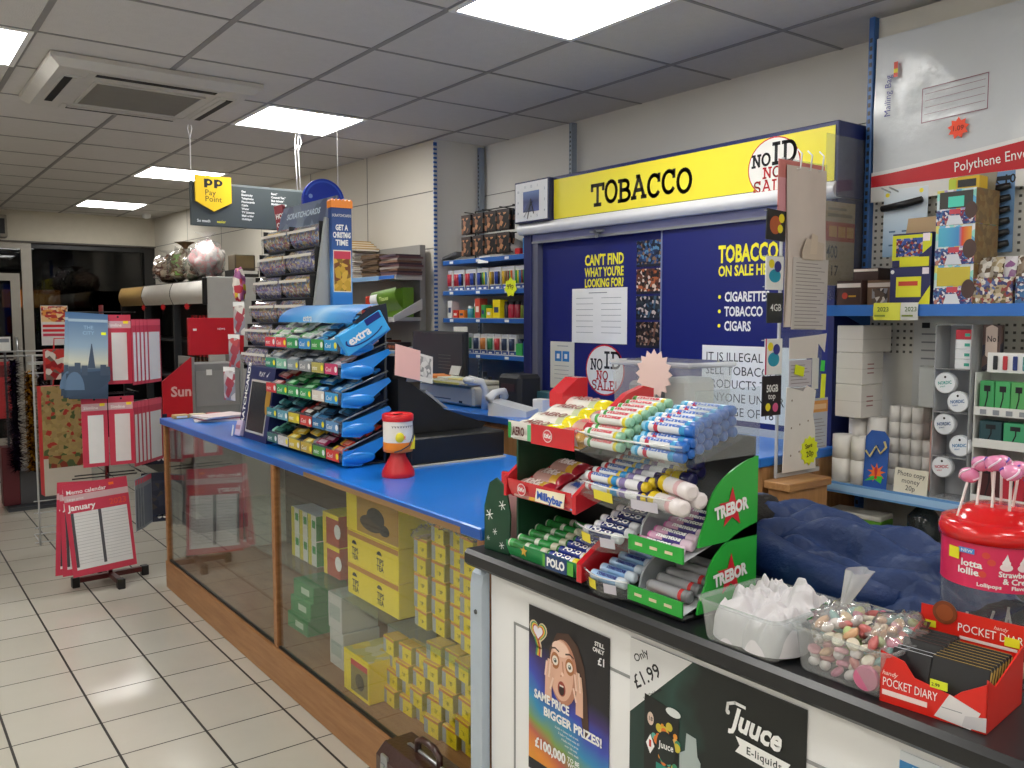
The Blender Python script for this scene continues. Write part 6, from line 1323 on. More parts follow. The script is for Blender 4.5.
# posters on the white front
lp = thing('lottery_poster', 'rainbow lottery poster with an astonished face on the white counter', 'poster', (1.222, 1.434, .471), -90); lp.scale = (.9646,)*3
b = MB(); w, h = .285, .41
RB = grad('rainbow', [(0, '#c89a2a'), (.1, '#e08a2a'), (.22, '#b85a4a'), (.3, '#7a9a4a'), (.4, '#2a8ab8'), (.52, '#3a4ab0'), (.62, '#3a2a6a'), (.72, '#15131c'), (1, '#121014')], 'Z', -.0, .44, .3, .1, -.35)
b.box((-w/2, 0, 0), (w/2, .0015, h), RB); yy = -.0008
b.rect(-w/2, 0, w/2, .028, mat('#1a1820', .35), yy)
def heart(cx, cz, r):
    return [(cx+r*.062*16*math.sin(t)**3, cz+r*.062*(13*math.cos(t)-5*math.cos(2*t)-2*math.cos(3*t)-math.cos(4*t))) for t in [2*PI*i/28 for i in range(28)]]
for k, (r, c) in enumerate(((.034, '#d8c8a8'), (.030, '#3a8a5a'), (.026, '#e0c040'), (.022, '#c84a3a'), (.018, '#e4e0e8'))): b.poly(heart(-.105, .352, r)[::-1], mat(c, .35), yy-.0002*k)
for k, c in enumerate(('#3a8a5a', '#e0c040', '#c84a3a', '#d8c8a8')): b.stroke([(-.118+.006*k, .335), (-.108+.005*k, .315), (-.112+.006*k, .295)], .006, mat(c, .35), yy-.0004)
b.T = Tr(0, 0, .035)
SK = mat('#dcae96', .45); SK2 = mat('#b97f66', .45); SK3 = mat('#eac8b4', .45); HR = mat('#4a3226', .5)
b.poly([(-.07, .2), (-.062, .29), (-.035, .335), (.005, .345), (.04, .325), (.062, .28), (.072, .21), (.08, .13), (.062, .115), (.045, .2), (-.04, .2)], HR, yy-.0002)
b.disc(-.012, .247, .05, SK2, yy-.0004, .078, 28); b.disc(-.018, .25, .043, SK, yy-.0006, .072, 28); b.disc(-.022, .30, .03, SK3, yy-.0007, .018, 20)
for x in (-.04, .012):
    b.disc(x, .268, .0155, mat('#a8683a', .4), yy-.0008, .02, 20); b.disc(x, .268, .011, mat('#e8dcd0', .3), yy-.001, .0115, 16); b.disc(x, .268, .0055, mat('#3a4a44', .3), yy-.0012, n=14); b.disc(x-.001, .270, .0022, WHITE, yy-.0014, n=8); b.stroke([(x-.014, .294), (x+.0, .298), (x+.013, .293)], .004, HR, yy-.001)
b.stroke([(-.014, .272), (-.01, .245), (-.02, .236)], .004, SK2, yy-.0009); b.disc(-.0135, .243, .005, SK3, yy-.001, n=10)
b.disc(-.016, .207, .014, mat('#9a4238', .4), yy-.001, .018, 18); b.disc(-.016, .204, .0095, mat('#2a1010', .4), yy-.0012, .0125, 16); b.rect(-.023, .212, -.009, .216, mat('#e8dcd4', .4), yy-.0014)
for s_, x in ((-1, -.066), (1, .046)):
    b.poly([(x-.012, .165), (x+.014, .165), (x+.013, .225), (x-.010, .225)], SK, yy-.0013)
    for k in range(4): b.stroke([(x-.010+.0068*k, .222), (x-.013*s_*.4-.010+.0068*k, .256+.007*(k in (1, 2)))], .0062, SK if k % 2 else SK3, yy-.0014-.0001*k)
    b.stroke([(x-.010*s_, .195), (x-.019*s_, .222)], .0062, SK3, yy-.0018)
b.T = Tr(0, 0, .03)
for q, z, hh in (('STILL', .352, .010), ('ONLY', .338, .010), ('£1', .312, .018)): b.text(q, .128, z, hh, WHITE, y=yy-.001, al='R', bold=.03)
b.textw('SAME PRICE', -.118, .158, .021, WHITE, .13, y=yy-.0016, bold=.04); b.textw('BIGGER PRIZES!', -.082, .126, .021, WHITE, .205, y=yy-.0016, bold=.04)
for k in range(5): b.text(('6 balls + bonus ball to win', '5 balls + bonus wins £5', '4 balls wins a prize', 'over 18s only', 'every week')[k], -.04+.012*k, .11-.0105*k, .0058, PAPER, y=yy-.001)
b.textw('£100,000', -.115, .036, .025, WHITE, .115, y=yy-.0016, bold=.04); b.text('TO BE', .006, .048, .011, WHITE, y=yy-.001, bold=.03); b.text('WON', .006, .035, .011, WHITE, y=yy-.001, bold=.03)
b.build('print', lp)
jp_ = thing('liquid_poster', 'dark green bottle poster with white corner price on the white counter', 'poster', (1.222, 1.028, .589), -90); jp_.scale = (.9646,)*3
b = MB(); w, h = .428, .312
b.box((-w/2, 0, 0), (w/2, .0015, h), grad('dkgreen', [(0, '#1f3a36'), (.35, '#16302a'), (.5, '#23443c'), (.62, '#141c1a'), (1, '#111514')], 'X', -.22, .22, .35, .16)); yy = -.0008
b.poly([(-w/2, h*.48), (-w*.1, h), (-w/2, h)], mat('#dcdcdc', .4), yy); b.text('Only', -w*.46, h*.84, .017, INK, y=yy-.0004, rot=36); b.text('£1.99', -w*.455, h*.66, .029, INK, y=yy-.0004, rot=36); b.text('per 10ml bottle', -w*.40, h*.615, .007, INK, y=yy-.0004, rot=36)
b.T = Tr(0, 0, .028); b.prism([(-.17, -.028), (-.075, -.028), (-.075, .168), (-.17, .178)], yy-.0002, yy-.0004, mat('#0f1312', .35))
rr = random.Random(4)
for k in range(26):
    a = rr.uniform(0, 6.28); q = rr.uniform(.02, .035); b.disc(-.108+q*math.cos(a), .085+1.4*q*math.sin(a), rr.uniform(.004, .01), mat(rr.choice(['#e0902a', '#d8702a', '#c8b83a', '#3a8a6a', '#e0b060', '#5ab0a0']), .35), yy-.0008-.00002*k, n=14)
b.disc(-.108, .085, .026, mat('#14201e', .35), yy-.0016, .034); b.text('Juuce', -.127, .08, .015, WHITE, y=yy-.002, sx=.9, shear=.15, rot=6); b.rect(-.135, .03, -.08, .045, mat('#2a8a7a', .4), yy-.0012)
b.disc(-.152, .13, .009, mat('#d8c0b0', .4), yy-.001, .014, 16); b.text('18', -.158, .126, .009, INK, y=yy-.0014); b.poly([(-.152, .055), (-.14, .075), (-.152, .097), (-.164, .075)], WHITE, yy-.001); b.rect(-.155, .07, -.149, .085, mat('#c83a2a', .4), yy-.0014)
b.prism([(-.072, -.028), (-.018, -.028), (-.018, .09), (-.026, .1), (-.03, .135), (-.055, .137), (-.058, .1), (-.072, .09)], yy-.0005, yy-.0007, mat('#a4b0ae', .35)); b.disc(-.09, .165, .02, mat('#d4d8d6', .35), yy-.0012, .009, 16)
b.T = I4; b.text('Juuce', .055, .222, .042, WHITE, y=yy-.0012, sx=.86, bold=.035, rot=-3, shear=.25); b.stroke([(.044, .249), (.046, .263), (.062, .270), (.085, .269)], .006, WHITE, yy-.0012); b.disc(.046, .247, .005, WHITE, yy-.0012, n=12); b.poly([(.065, .178), (.185, .172), (.176, .187), (.185, .203), (.065, .208), (.075, .193)], WHITE, yy-.0012); b.text('E-liquids', .09, .184, .015, mat('#1a2826', .4), y=yy-.0016, sp=1.1)
b.poly([(-.018, 0), (w/2, 0), (w/2, .1), (-.018, .075)], mat('#dfe0e0', .4), yy-.0006); b.text('3 For £5', .03, .04, .03, INK, y=yy-.0012)
b.build('print', jp_)
bp_ = MB(); bp_.box((-.12, 0, 0), (.12, .0015, .2), mat('#d8dde2', .45)); bp_.rect(-.12, .165, .12, .185, mat('#3a8ac8', .4), -.0006); bp_.rect(-.115, .188, .115, .198, mat('#d8dde2', .4), -.0006); bp_.disc(-.07, .12, .012, mat('#c83a4a', .4), -.0006); bp_.text('Recharge here', -.1, .17, .012, WHITE, y=-.001)
solo(bp_, 'info_notice', 'white notice with blue heading at the lower right of the white counter', 'notice', (1.222, .545, .696), -90).scale = (.9646,)*3
# ------------------------------------------------------------ sweet rack on the black worktop
sr = thing('sweet_rack', 'tiered confectionery rack with green star printed side panels', 'display rack', (1.215, 1.637, ZK+.0005), -90)
RO = WT[sr.name]
TG = mat('#2aa33a', .35); DKG = mat('#12402a', .45); TRED = mat('#c8202a', .22, coat=.5); CLR = clear('sweetacr', '#f2f6f6', 1.0, .05, .06)
b = MB(); b.box((.0, .0, 0), (.55, .205, .012), BLACK, .004); b.box((.0, .198, .012), (.55, .204, .34), mat('#2a2a2c', .5)); b.box((.0, .02, .012), (.006, .2, .30), DKG); b.build('frame', sr)
# green side panels with rounded front edges
for z0, z1 in ((.012, .138), (.142, .272)):
    b = MB(); h = z1-z0
    pts = [(.205, z0), (.205, z1+.03)]+[(.205-.15*math.sin(t*PI/2), z1+.03-.03*t-(h*.55)*(1-math.cos(t*PI/2))) for t in [i/10 for i in range(11)]]+[(.035, z0+.02), (.03, z0)]
    b.prism(pts, .552, .556, TG, axis='x'); T = Tr(.557, .125, z0+h*.5) @ Rz(90)
    b.prism(star_pts(0, .0, .042, .017, 5), -.0005, -.001, mat('#c82030', .4), T=T); b.textw('TREBOR', 0, -.011, .024, WHITE, .1, y=-.0016, al='C', bold=.05, rot=7, T=T); b.build('side_panel', sr)
b = MB(); b.box((.552, .02, .305), (.555, .208, .44), CLR); b.build('clear_side', sr)
def lip(name, x0, x1, z, h, m, bulge=.016, draw=None, y=.0, n=10):
    b = MB(); b.grid(lambda u, v: (x0+(x1-x0)*u, y-bulge*math.sin(v*PI*.5)*1.0, z+h*v), n, 6, m)
    b.grid(lambda u, v: (x0+(x1-x0)*u, y+.175*v, z+.004+.055*v), 2, 1, m if m is not CLR else CLR)
    if draw: draw(b)
    return b.build(name, sr)
lip('bottom_tray', .0, .26, .012, .038, mat('#1f8a4a', .3), .012, lambda b: (b.rect(.14, .018, .245, .046, mat('#5aa83a', .35), -.0125), b.rect(.15, .016, .225, .05, mat('#1a3a6a', .35), -.0132), b.textw('POLO', .156, .024, .019, WHITE, .062, y=-.0138, bold=.05), b.poly(star_pts(.07, .036, .014, .006, 5), mat('#c8a03a', .4), -.0125)))
b = MB(); b.prism([(-.014, .012), (.18, .06), (.18, .13), (.1, .125), (.03, .08), (-.014, .052)], .258, .274, TRED, axis='x'); b.build('red_divider', sr)
def kk(b, x, z, y, r=.016): b.disc(x, z, r, mat('#e8d0d0', .4), y, r*.9, 18); b.disc(x, z, r*.86, mat('#c8303a', .4), y-.0004, r*.76, 18); b.textw('KitKat', x-r*.75, z-r*.25, r*.6, WHITE, r*1.5, y=y-.0008, bold=.04, shear=.2)
lip('middle_tray', .01, .24, .155, .045, TRED, .014, lambda b: (kk(b, .065, .18, -.0155), b.prism([(.115, .162), (.215, .162), (.22, .195), (.12, .192)], -.0148, -.0152, mat('#efe4c8', .4)), b.textw('Milkybar', .122, .17, .018, mat('#2a5ab8', .4), .09, y=-.0158, bold=.04, rot=-3)))
b = MB(); b.prism([(-.012, .155), (.18, .21), (.18, .265), (.1, .26), (.03, .225), (-.012, .195)], .24, .252, TRED, axis='x'); b.build('red_divider', sr)
b = MB(); b.prism([(-.012, .155), (.18, .2), (.18, .285), (.14, .285), (.06, .25), (-.012, .2)], -.008, .002, TRED, axis='x'); b.build('red_end', sr)
lip('top_tray', .012, .25, .292, .045, mat('#e8e4e0', .3), .014, lambda b: (b.prism([(.1, .292), (.25, .292), (.25, .337), (.1, .337)], -.0148, -.0152, TRED), b.rect(.013, .296, .024, .333, GREEN, -.0148), b.rect(.086, .296, .1, .333, mat('#5ab07a', .4), -.0148), b.textw('AERO', .03, .305, .02, mat('#5a2a2a', .4), .045, y=-.0152, bold=.04), kk(b, .16, .315, -.0158)))
b = MB(); b.prism([(.12, .36), (.2, .37), (.2, .43), (.17, .43), (.12, .395)], .0, .05, TRED, axis='x'); b.build('red_end', sr)
b = MB(); pt_ = [(.03, .31), (.2, .36), (.2, .418), (.17, .425), (.12, .41), (.06, .37)]; b.prism(pt_, .254, .272, TRED, axis='x'); b.build('red_divider', sr)
def rim(b, x0, x1, z, y): b.tube([(x0, y-.004, z-.006), ((x0+x1)/2, y-.014, z-.016), (x1, y-.004, z)], .003, WHITE, 6)
b = MB(); b.grid(lambda u, v: (.25+.30*u, -.004-.026*math.sin(u*PI)*math.sin(v*PI*.5)-.008*v, .292-.014*math.sin(u*PI)*(1-v)+.045*v), 16, 6, CLR); b.grid(lambda u, v: (.25+.3*u, .19*v, .292+.055*v), 2, 1, CLR); RIMM = clear('rimw', '#ffffff', 1.2, .1, .45); b.tube([(.25+.3*u, -.012-.026*math.sin(u*PI), .337) for u in [i/12 for i in range(13)]], .0022, RIMM, 6); b.build('clear_top_tray', sr)
for nm, x0, x1, z in (('clear_middle_tray', .26, .55, .2), ('clear_lower_tray', .25, .41, .105), ('clear_bottom_tray', .28, .41, .012)):
    b = MB(); b.grid(lambda u, v: (x0+(x1-x0)*u, -.004-.02*math.sin(u*PI)-.006*v, z+.034*v-.008*math.sin(u*PI)*(1-v)), 12, 5, CLR); b.grid(lambda u, v: (x0+(x1-x0)*u, .19*v, z+.004+.055*v), 2, 1, CLR); b.tube([(x0+(x1-x0)*u, -.01-.02*math.sin(u*PI), z+.034) for u in [i/10 for i in range(11)]], .002, RIMM, 6)
    for q in range(2): b.grid(lambda u, v: (x0+(x1-x0)*(.2+.4*q+.22*u), -.006-.02*math.sin((.2+.4*q+.22*u)*PI)-.006*(.2+.5*v), z+.004+.02*v), 3, 1, (mat('#e4d23a', .4), mat('#c8c4d0', .4))[q])
    b.build(nm, sr)
for z in (.012, .115):
    b = MB(); b.box((.405, -.006, z), (.55, -.002, z+.03), TG); b.grid(lambda u, v: (.405+.145*u, .0+.19*v, z+.004+.05*v), 1, 1, mat('#c8ccd0', .4))
    for k in range(3): b.rect(.425+.04*k, z+.012, .445+.04*k, z+.018, mat('#d8c8a8', .4), -.0066)
    b.build('green_tray', sr)
    b = MB(); pts = [(.2, z), (.2, z+.1)]+[(.2-.17*math.sin(t*PI/2), z+.1-.075*(1-math.cos(t*PI/2))) for t in [i/10 for i in range(11)]]+[(.02, z)]
    b.prism(pts, .402, .407, mat('#a9aeb4', .35), axis='x'); b.build('grey_divider', sr)
# confectionery rolls: bands along the roll
def roll(L, r, bands, label, grp, txt=None, tc='#ffffff', name='sweet_roll', n=12, fold=True):
    b = MB(); T = Tr(-L/2, 0, r) @ Ry(90)
    prof = [(r*.55, 0), (r*.95, .003)]; ms = [mat(bands[0][1], .3)]
    acc = 0
    for f, c in bands:
        acc += f; prof.append((r, min(acc*L, L-.003) if acc < .999 else L-.003)); ms.append(mat(c, .25, coat=.3))
        if acc < .999: prof.append((r, acc*L+.0001)); ms.append(mat(c, .25, coat=.3))
    prof.append((r*.6, L)); ms.append(mat(bands[-1][1], .3))
    b.lathe(prof, ms, n=n, T=T)
    if txt:
        for a0 in (35, ):
            b.textw(txt, 0, 0, r*.95, mat(tc, .4), L*.55, al='C', wrap=('X', r*1.035, a0), bold=.05, T=Tr(0, 0, r))
    return Spawn(solo(b, name, label, 'sweet roll', group=grp))
def put(sp, x, yl, z, jit=0, tilt=0):
    p = RO @ Vector((x, yl, z)); sp(tuple(p), rot=rad(0, tilt, -90+jit))
J = lambda a: RND.uniform(-a, a)
rA = roll(.115, .0105, [(.12, '#e4e4e0'), (.08, '#4aa04a'), (.62, '#e2e4e0'), (.08, '#d8c83a'), (.1, '#9ac8a8')], 'white sweet roll with green ends in the clear top tray', 'white and green rolls in the top tray', 'mints', '#c83a4a')
rB = roll(.137, .0105, [(.1, '#8ac8e4'), (.06, '#2a9ad0'), (.1, '#e8e8ea'), (.08, '#c8304a'), (.4, '#e4e6ea'), (.1, '#3a9ad0'), (.16, '#2a6ac0')], 'white and blue sweet roll with bright blue end in the clear top tray', 'white and blue rolls in the top tray', 'mints', '#3a6ac0')
for k in range(7):
    for l in range(3):
        yl = .008+.0225*k; z = .3005+.29*yl+.021*l
        if l == 2 and k < 1: continue
        put(rA, .318, yl, z, J(2)); put(rB, .474+J(.004), yl, z, J(1.5))
rC = roll(.10, .0105, [(.14, '#e4e4e8'), (.1, '#c83a4a'), (.5, '#dfe2e8'), (.1, '#e0c23a'), (.16, '#2a8ac8')], 'white sweet roll with blue cap in the clear second tray', 'white and blue rolls in the second tray', 'mints', '#2a5ab0')
rD = roll(.085, .0105, [(.12, '#d8d4dc'), (.2, '#8a7ab0'), (.4, '#e6e4e8'), (.12, '#3a2a6a'), (.16, '#e4c62a')], 'white sweet roll with yellow and purple end in the clear second tray', 'white, purple and yellow rolls in the second tray', None)
rE = roll(.13, .0165, [(.2, '#2a2458'), (.16, '#e4c62a'), (.3, '#e4dcdc'), (.12, '#d8b0b4'), (.22, '#e4dcdc')], 'fat white roll with yellow and purple end and red star', 'fat starred rolls in the second tray', None)
st_ = MB()
for k in range(6):
    for l in range(2):
        yl = .008+.023*k; z = .2085+.29*yl+.021*l
        put(rC, .315, yl, z, J(3))
        if k < 5: put(rD, .405, yl, z, J(4))
for k, (x, yl, z, j) in enumerate(((.495, .004, .206, -14), (.50, .042, .217, -12), (.50, .024, .236, -18), (.43, .085, .238, 0), (.42, .12, .25, 0), (.43, .105, .272, 0))): put(rE, x, yl, z, 180*(k > 2)+j)
rF = roll(.115, .011, [(.1, '#e4e4e8'), (.1, '#c8ccd8'), (.62, '#1c2e6a'), (.18, '#e4e6ea')], 'navy and white mint roll in the clear third tray', 'navy and white rolls in the third tray', 'POLO')
for k in range(6): put(rF, .325+.01*(k % 2), .0+.025*k, .112+.0075*k+.004, J(4))
rG = roll(.115, .0105, [(.08, '#d87ab0'), (.3, '#d8a8c4'), (.4, '#4a3a8a'), (.22, '#e0c8d8')], 'pink and violet sweet roll in the upper green tray', 'pink and violet rolls in the upper green tray', 'mentos')
for k in range(7): put(rG, .48+.006*(k % 2), .008+.0225*k, .1225+.29*(.008+.0225*k), J(3))
rH = roll(.135, .011, [(.06, '#d8d8c8'), (.1, '#3a9a4a'), (.3, '#2f7a3a'), (.1, '#c8d0c0'), (.3, '#2a8a40'), (.14, '#c8c8b0')], 'festive green sweet roll in the lowest tray on the left', 'green rolls in the lowest tray', None)
for k in range(6): put(rH, .075+.004*(k % 3), .0+.026*k, .03+.0075*k+.003, J(5))
rI = roll(.105, .011, [(.1, '#2f7a3a'), (.68, '#1f2f86'), (.08, '#d8d8e0'), (.14, '#e4d02a')], 'navy sweet roll with yellow end in the lowest tray', 'navy rolls with yellow ends in the lowest tray', 'POLO')
for k in range(6): put(rI, .2+.004*(k % 2), .0+.026*k, .031+.0075*k+.003, J(5))
rJ = roll(.1, .0115, [(.08, '#c8d8ec'), (.2, '#a8c8e8'), (.5, '#8ab4e0'), (.22, '#d8e4f0')], 'pale blue sweet roll in the clear lowest tray', 'pale blue rolls in the lowest tray', 'mentos', '#1a2a7a')
for k in range(5): put(rJ, .345, .0+.027*k, .022+.008*k+.003, J(3))
rK = roll(.11, .0125, [(.08, '#8a8a8c'), (.7, '#9a9a9e'), (.08, '#c83a3a'), (.14, '#76767a')], 'grey sweet roll in the lower green tray', 'grey rolls in the lower green tray', None)
for k in range(5): put(rK, .485, .03+.028*k, .0205+.29*(.03+.028*k), J(3))
rL = roll(.11, .0095, [(.1, '#3a7a3a'), (.2, '#e4c62a'), (.3, '#d8502a'), (.3, '#e8e4d8'), (.1, '#c8283a')], 'multicoloured sweet roll at the front of the lower green tray', 'multicoloured rolls at the front of the lower green tray', None)
put(rL, .475, .006, .018, 2)
# flow wrapped bars
def bar(L, w, t, cols, label, grp, txt=None, tc='#ffffff', name='chocolate_bar'):
    """pillow pack with crimped ends; cols: (end fraction, colour) bands along it"""
    b = MB(); edges = []; acc = 0
    for f, c in cols: acc += f; edges.append((acc, mat(c, .22, coat=.4)))
    def mf(u, v):
        for e, m in edges:
            if u <= e+1e-6: return m
        return edges[-1][1]
    def th(u): return min(1, max(0, (min(u, 1-u)-.05)/.1))**.5
    nu = 24
    b.grid(lambda u, v: (-L/2+L*u, -w/2+w*v, .001+t*(.06+.94*th(u)*math.sin(max(.0, min(1, v))*PI)**.55)+.0006*math.sin(v*40)*(u < .06 or u > .94)), nu, 10, None, mfn=mf)
    b.grid(lambda u, v: (-L/2+L*u, w/2-w*v, .001-.0*u), nu, 1, None, mfn=mf)
    if txt:
        b.add([], [], edges[0][1]); T = Tr(-.0, -w*.16, t*1.03) @ Rx(-90) 
        v, f = text_geo(txt, .04, 1); mx = max(p[0] for p in v); s = L*.46/mx
        b.add([((p[0]-mx/2)*s, -w*.17+p[1]*w*.42, t*1.04+.001) for p in v], f, mat(tc, .4))
    return Spawn(solo(b, name, label, 'chocolate bar', group=grp))
aero = bar(.17, .05, .016, [(.62, '#e6e2da'), (.14, '#c8d0a8'), (.24, '#e4d61a')], 'white bubbly chocolate bar with yellow end in the top tray', 'white and yellow bars in the top tray', 'AERO', '#7a3a2a')
def lay(sp, x, yl, z, slope=16, jit=0):
    p = RO @ Vector((x, yl, z)); sp(tuple(p), rot=(math.radians(slope), 0, math.radians(-90+jit)))
for k in range(4):
    for l in range(2): lay(aero, .095+.006*k-.004*l, .016+.045*k, .303+.016*k+.017*l, 17, J(3)+2)
kit = bar(.095, .05, .014, [(.5, '#c8a090'), (.25, '#b8303a'), (.25, '#d8a03a')], 'red and cream wafer bar in the top tray beside the white bars', 'wafer bars in the top tray', 'KitKat', '#c8202a')
for k in range(3):
    for l in range(2): lay(kit, .212, .018+.047*k, .303+.016*k+.015*l, 17, J(3))
kit2 = bar(.12, .055, .014, [(.12, '#a8202a'), (.5, '#b89088'), (.2, '#d8a83a'), (.18, '#b8283a')], 'red wafer bar at the left of the red middle tray', 'wafer bars in the middle tray', 'KitKat', '#d8c8c0')
mlk = bar(.12, .05, .014, [(.12, '#d8c8b8'), (.6, '#d8cfd4'), (.14, '#c84a5a'), (.14, '#4a8ad0')], 'cream and blue bar at the right of the red middle tray', 'cream and blue bars in the middle tray', 'Milkybar', '#2a5ac0')
for k in range(3):
    lay(kit2, .068, .02+.052*k, .166+.018*k, 18, J(3)); lay(kit2, .07, .022+.052*k, .181+.018*k, 18, J(3)); lay(mlk, .18, .02+.05*k, .166+.018*k, 18, J(3))
# green snowflake card and red cards beside the rack
b = MB(); 
pts = [(-.045, 0), (.045, 0), (.05, .1), (.035, .165), (.0, .185), (-.025, .17), (-.045, .11)]
b.prism(pts, 0, .004, DKG)
def flake(cx, cz, r):
    for k in range(3):
        a = PI*k/3+.3; b.stroke([(cx-r*math.cos(a), cz-r*math.sin(a)), (cx+r*math.cos(a), cz+r*math.sin(a))], r*.16, WHITE, -.0008)
for x, z, r in ((-.025, .09, .013), (.022, .12, .012), (-.005, .05, .008), (.02, .02, .009), (-.03, .03, .006)): flake(x, z, r)
b.prism([(-.04, 0), (.04, 0), (.04, .004), (-.04, .004)], -.0, .04, DKG)
solo(b, 'snowflake_card', 'dark green card with white snowflakes at the left end of the rack', 'card', (1.225, 1.706, ZK+.0005), -84)
for k in range(3):
    b = MB(); b.box((-.04, 0, 0), (.04, .012, .19-.008*k), TRED if k != 1 else mat('#9a1a24', .35), .003); b.rect(-.03, .02, .02, .15, mat('#d8c8c4', .4) if k == 2 else mat('#e0a8a8', .4), -.0006); solo(b, 'red_packet', ('front', 'middle', 'rear')[k]+' red packet standing behind the snowflake card', 'packet', (1.275+.02*k, 1.712+.004*k, ZK+.0005), -84)
# stacked clear tubs behind the rack
for k in range(4):
    t = thing('clear_tub', ('lowest', 'second lowest', 'second highest', 'topmost')[k]+' clear plastic tub in the stack behind the sweet rack', 'storage tub', (1.56, 1.45, ZK+.001+.120*k), -90)
    b = MB(); 
    P4 = lambda s, z: [(-.126*s, -.075*s, z), (.126*s, -.075*s, z), (.126*s, .075*s, z), (-.126*s, .075*s, z)]
    v = P4(.94, 0)+P4(1, .1); b.add(v, [(3, 2, 1, 0), (0, 1, 5, 4), (1, 2, 6, 5), (2, 3, 7, 6), (3, 0, 4, 7)], TUB); b.build('tub', t)
    b = MB(); b.box((-.133, -.083, .1), (.133, .083, .113), clear('tublid', '#eef2f4', 1, .12, .3), .004); b.build('lid', t)
    if k > 1:
        b = MB(); b.box((-.1, -.05, .004), (-.0, .05, .06), mat('#8a8f9a', .5), .01); b.box((.02, -.05, .004), (.1, .05, .075), mat('#d8d8d8', .5), .01); b.build('contents', t)
b = MB(); b.prism(star_pts(0, 0, .058, .046, 16), 0, -.002, mat('#e8cdc8', .55)); solo(b, 'price_burst', 'pale pink blank starburst card stuck on the clear tubs', 'price card', (1.472, 1.42, ZK+.445), rot=rad(0, 0, -90))
# ------------------------------------------------------------ blue jacket behind the trays
JB = mat('#0c2c5e', .55, mott=.2, nscale=8, bump=.7, bscale=26); JD = mat('#1a1614', .8, bump=.4, bscale=150)
jk = thing('jacket', 'dark blue padded jacket with dark collar lying across the black worktop', 'jacket', (1.66, 1.05, ZK))
def jh(u, v):
    """u along the counter from the rack end, v from the aisle side"""
    y = 1.305-.565*u; x = 1.49+.36*v
    ridge = (.155-.05*u)*math.sin(min(1, v*1.05+.02)*PI)**.55*min(1, (u+.02)*9)**.6*min(1, (1.02-u)*7)**.5
    q = noise.noise(Vector((u*3, v*3, 0))); f = .030*(abs(math.sin((v*2.6-u*.9)*5.6+2.6*q))-.5)+.022*(abs(math.sin((v*1.3-u*2.1)*6+3.0*q))-.5)+.012*noise.noise(Vector((u*7, v*6, 2)))+.006*(.3-abs(noise.noise(Vector((u*16, v*22, 4)))))
    k = min(1, 6*min(u+.01, 1.01-u))*min(1, 6*min(v+.01, 1.01-v))
    return (x, y+.01*noise.noise(Vector((u*6, v*6, 5))), ZK+.003+max(.004, ridge+f*k))
b = MB(); b.grid(lambda u, v: jh(v, u), 80, 120, JB); b.grid(lambda u, v: (1.49+.36*(1-u), 1.305-.565*v, ZK+.002), 6, 10, JB); W2(b, 'body', jk)
b = MB(); b.blob((1.60, 1.235, ZK+.13), (.075, .06, .05), JD, 14, .35, 7, 4); W2(b, 'collar', jk)
b = MB(); b.tube([(1.52, 1.27, ZK+.05), (1.53, 1.17, ZK+.08), (1.51, 1.05, ZK+.06), (1.515, .93, ZK+.05), (1.53, .84, ZK+.04)], [.03, .048, .046, .04, .03], JB, 14); W2(b, 'sleeve', jk)
# ------------------------------------------------------------ clear takeaway trays
def tray(label, loc, rz):
    t = thing('plastic_tray', label, 'plastic tray', loc, rz)
    b = MB(); 
    def ring(w, d, z, r, n=5):
        o = []
        for cx, cy, a0 in ((w-r, d-r, 0), (-w+r, d-r, 90), (-w+r, -d+r, 180), (w-r, -d+r, 270)):
            o += [(cx+r*math.cos(math.radians(a0+90*i/n)), cy+r*math.sin(math.radians(a0+90*i/n)), z) for i in range(n+1)]
        return o
    R = [ring(.074, .082, 0, .015), ring(.077, .085, .004, .017), ring(.085, .093, .07, .02), ring(.09, .098, .071, .022), ring(.091, .099, .076, .022), ring(.0855, .0935, .076, .02), ring(.0835, .0915, .07, .02)]
    n = len(R[0]); v = sum(R, []); F = [tuple(range(n))[::-1]]
    for k in range(len(R)-1): F += [(k*n+i, k*n+(i+1) % n, (k+1)*n+(i+1) % n, (k+1)*n+i) for i in range(n)]
    b.add(v, F, TUB, False); b.build('tray', t); return t
T1 = (1.275, .942); T2 = (1.295, .758)
tray('clear plastic tray full of crumpled white bags', (T1[0], T1[1], ZK+.0005), -90)
tray('clear plastic tray heaped with bagged sweets', (T2[0], T2[1], ZK+.0005), -90)
WBAG = mat('#d2cfd2', .4, mott=.1, bump=.12, bscale=60)
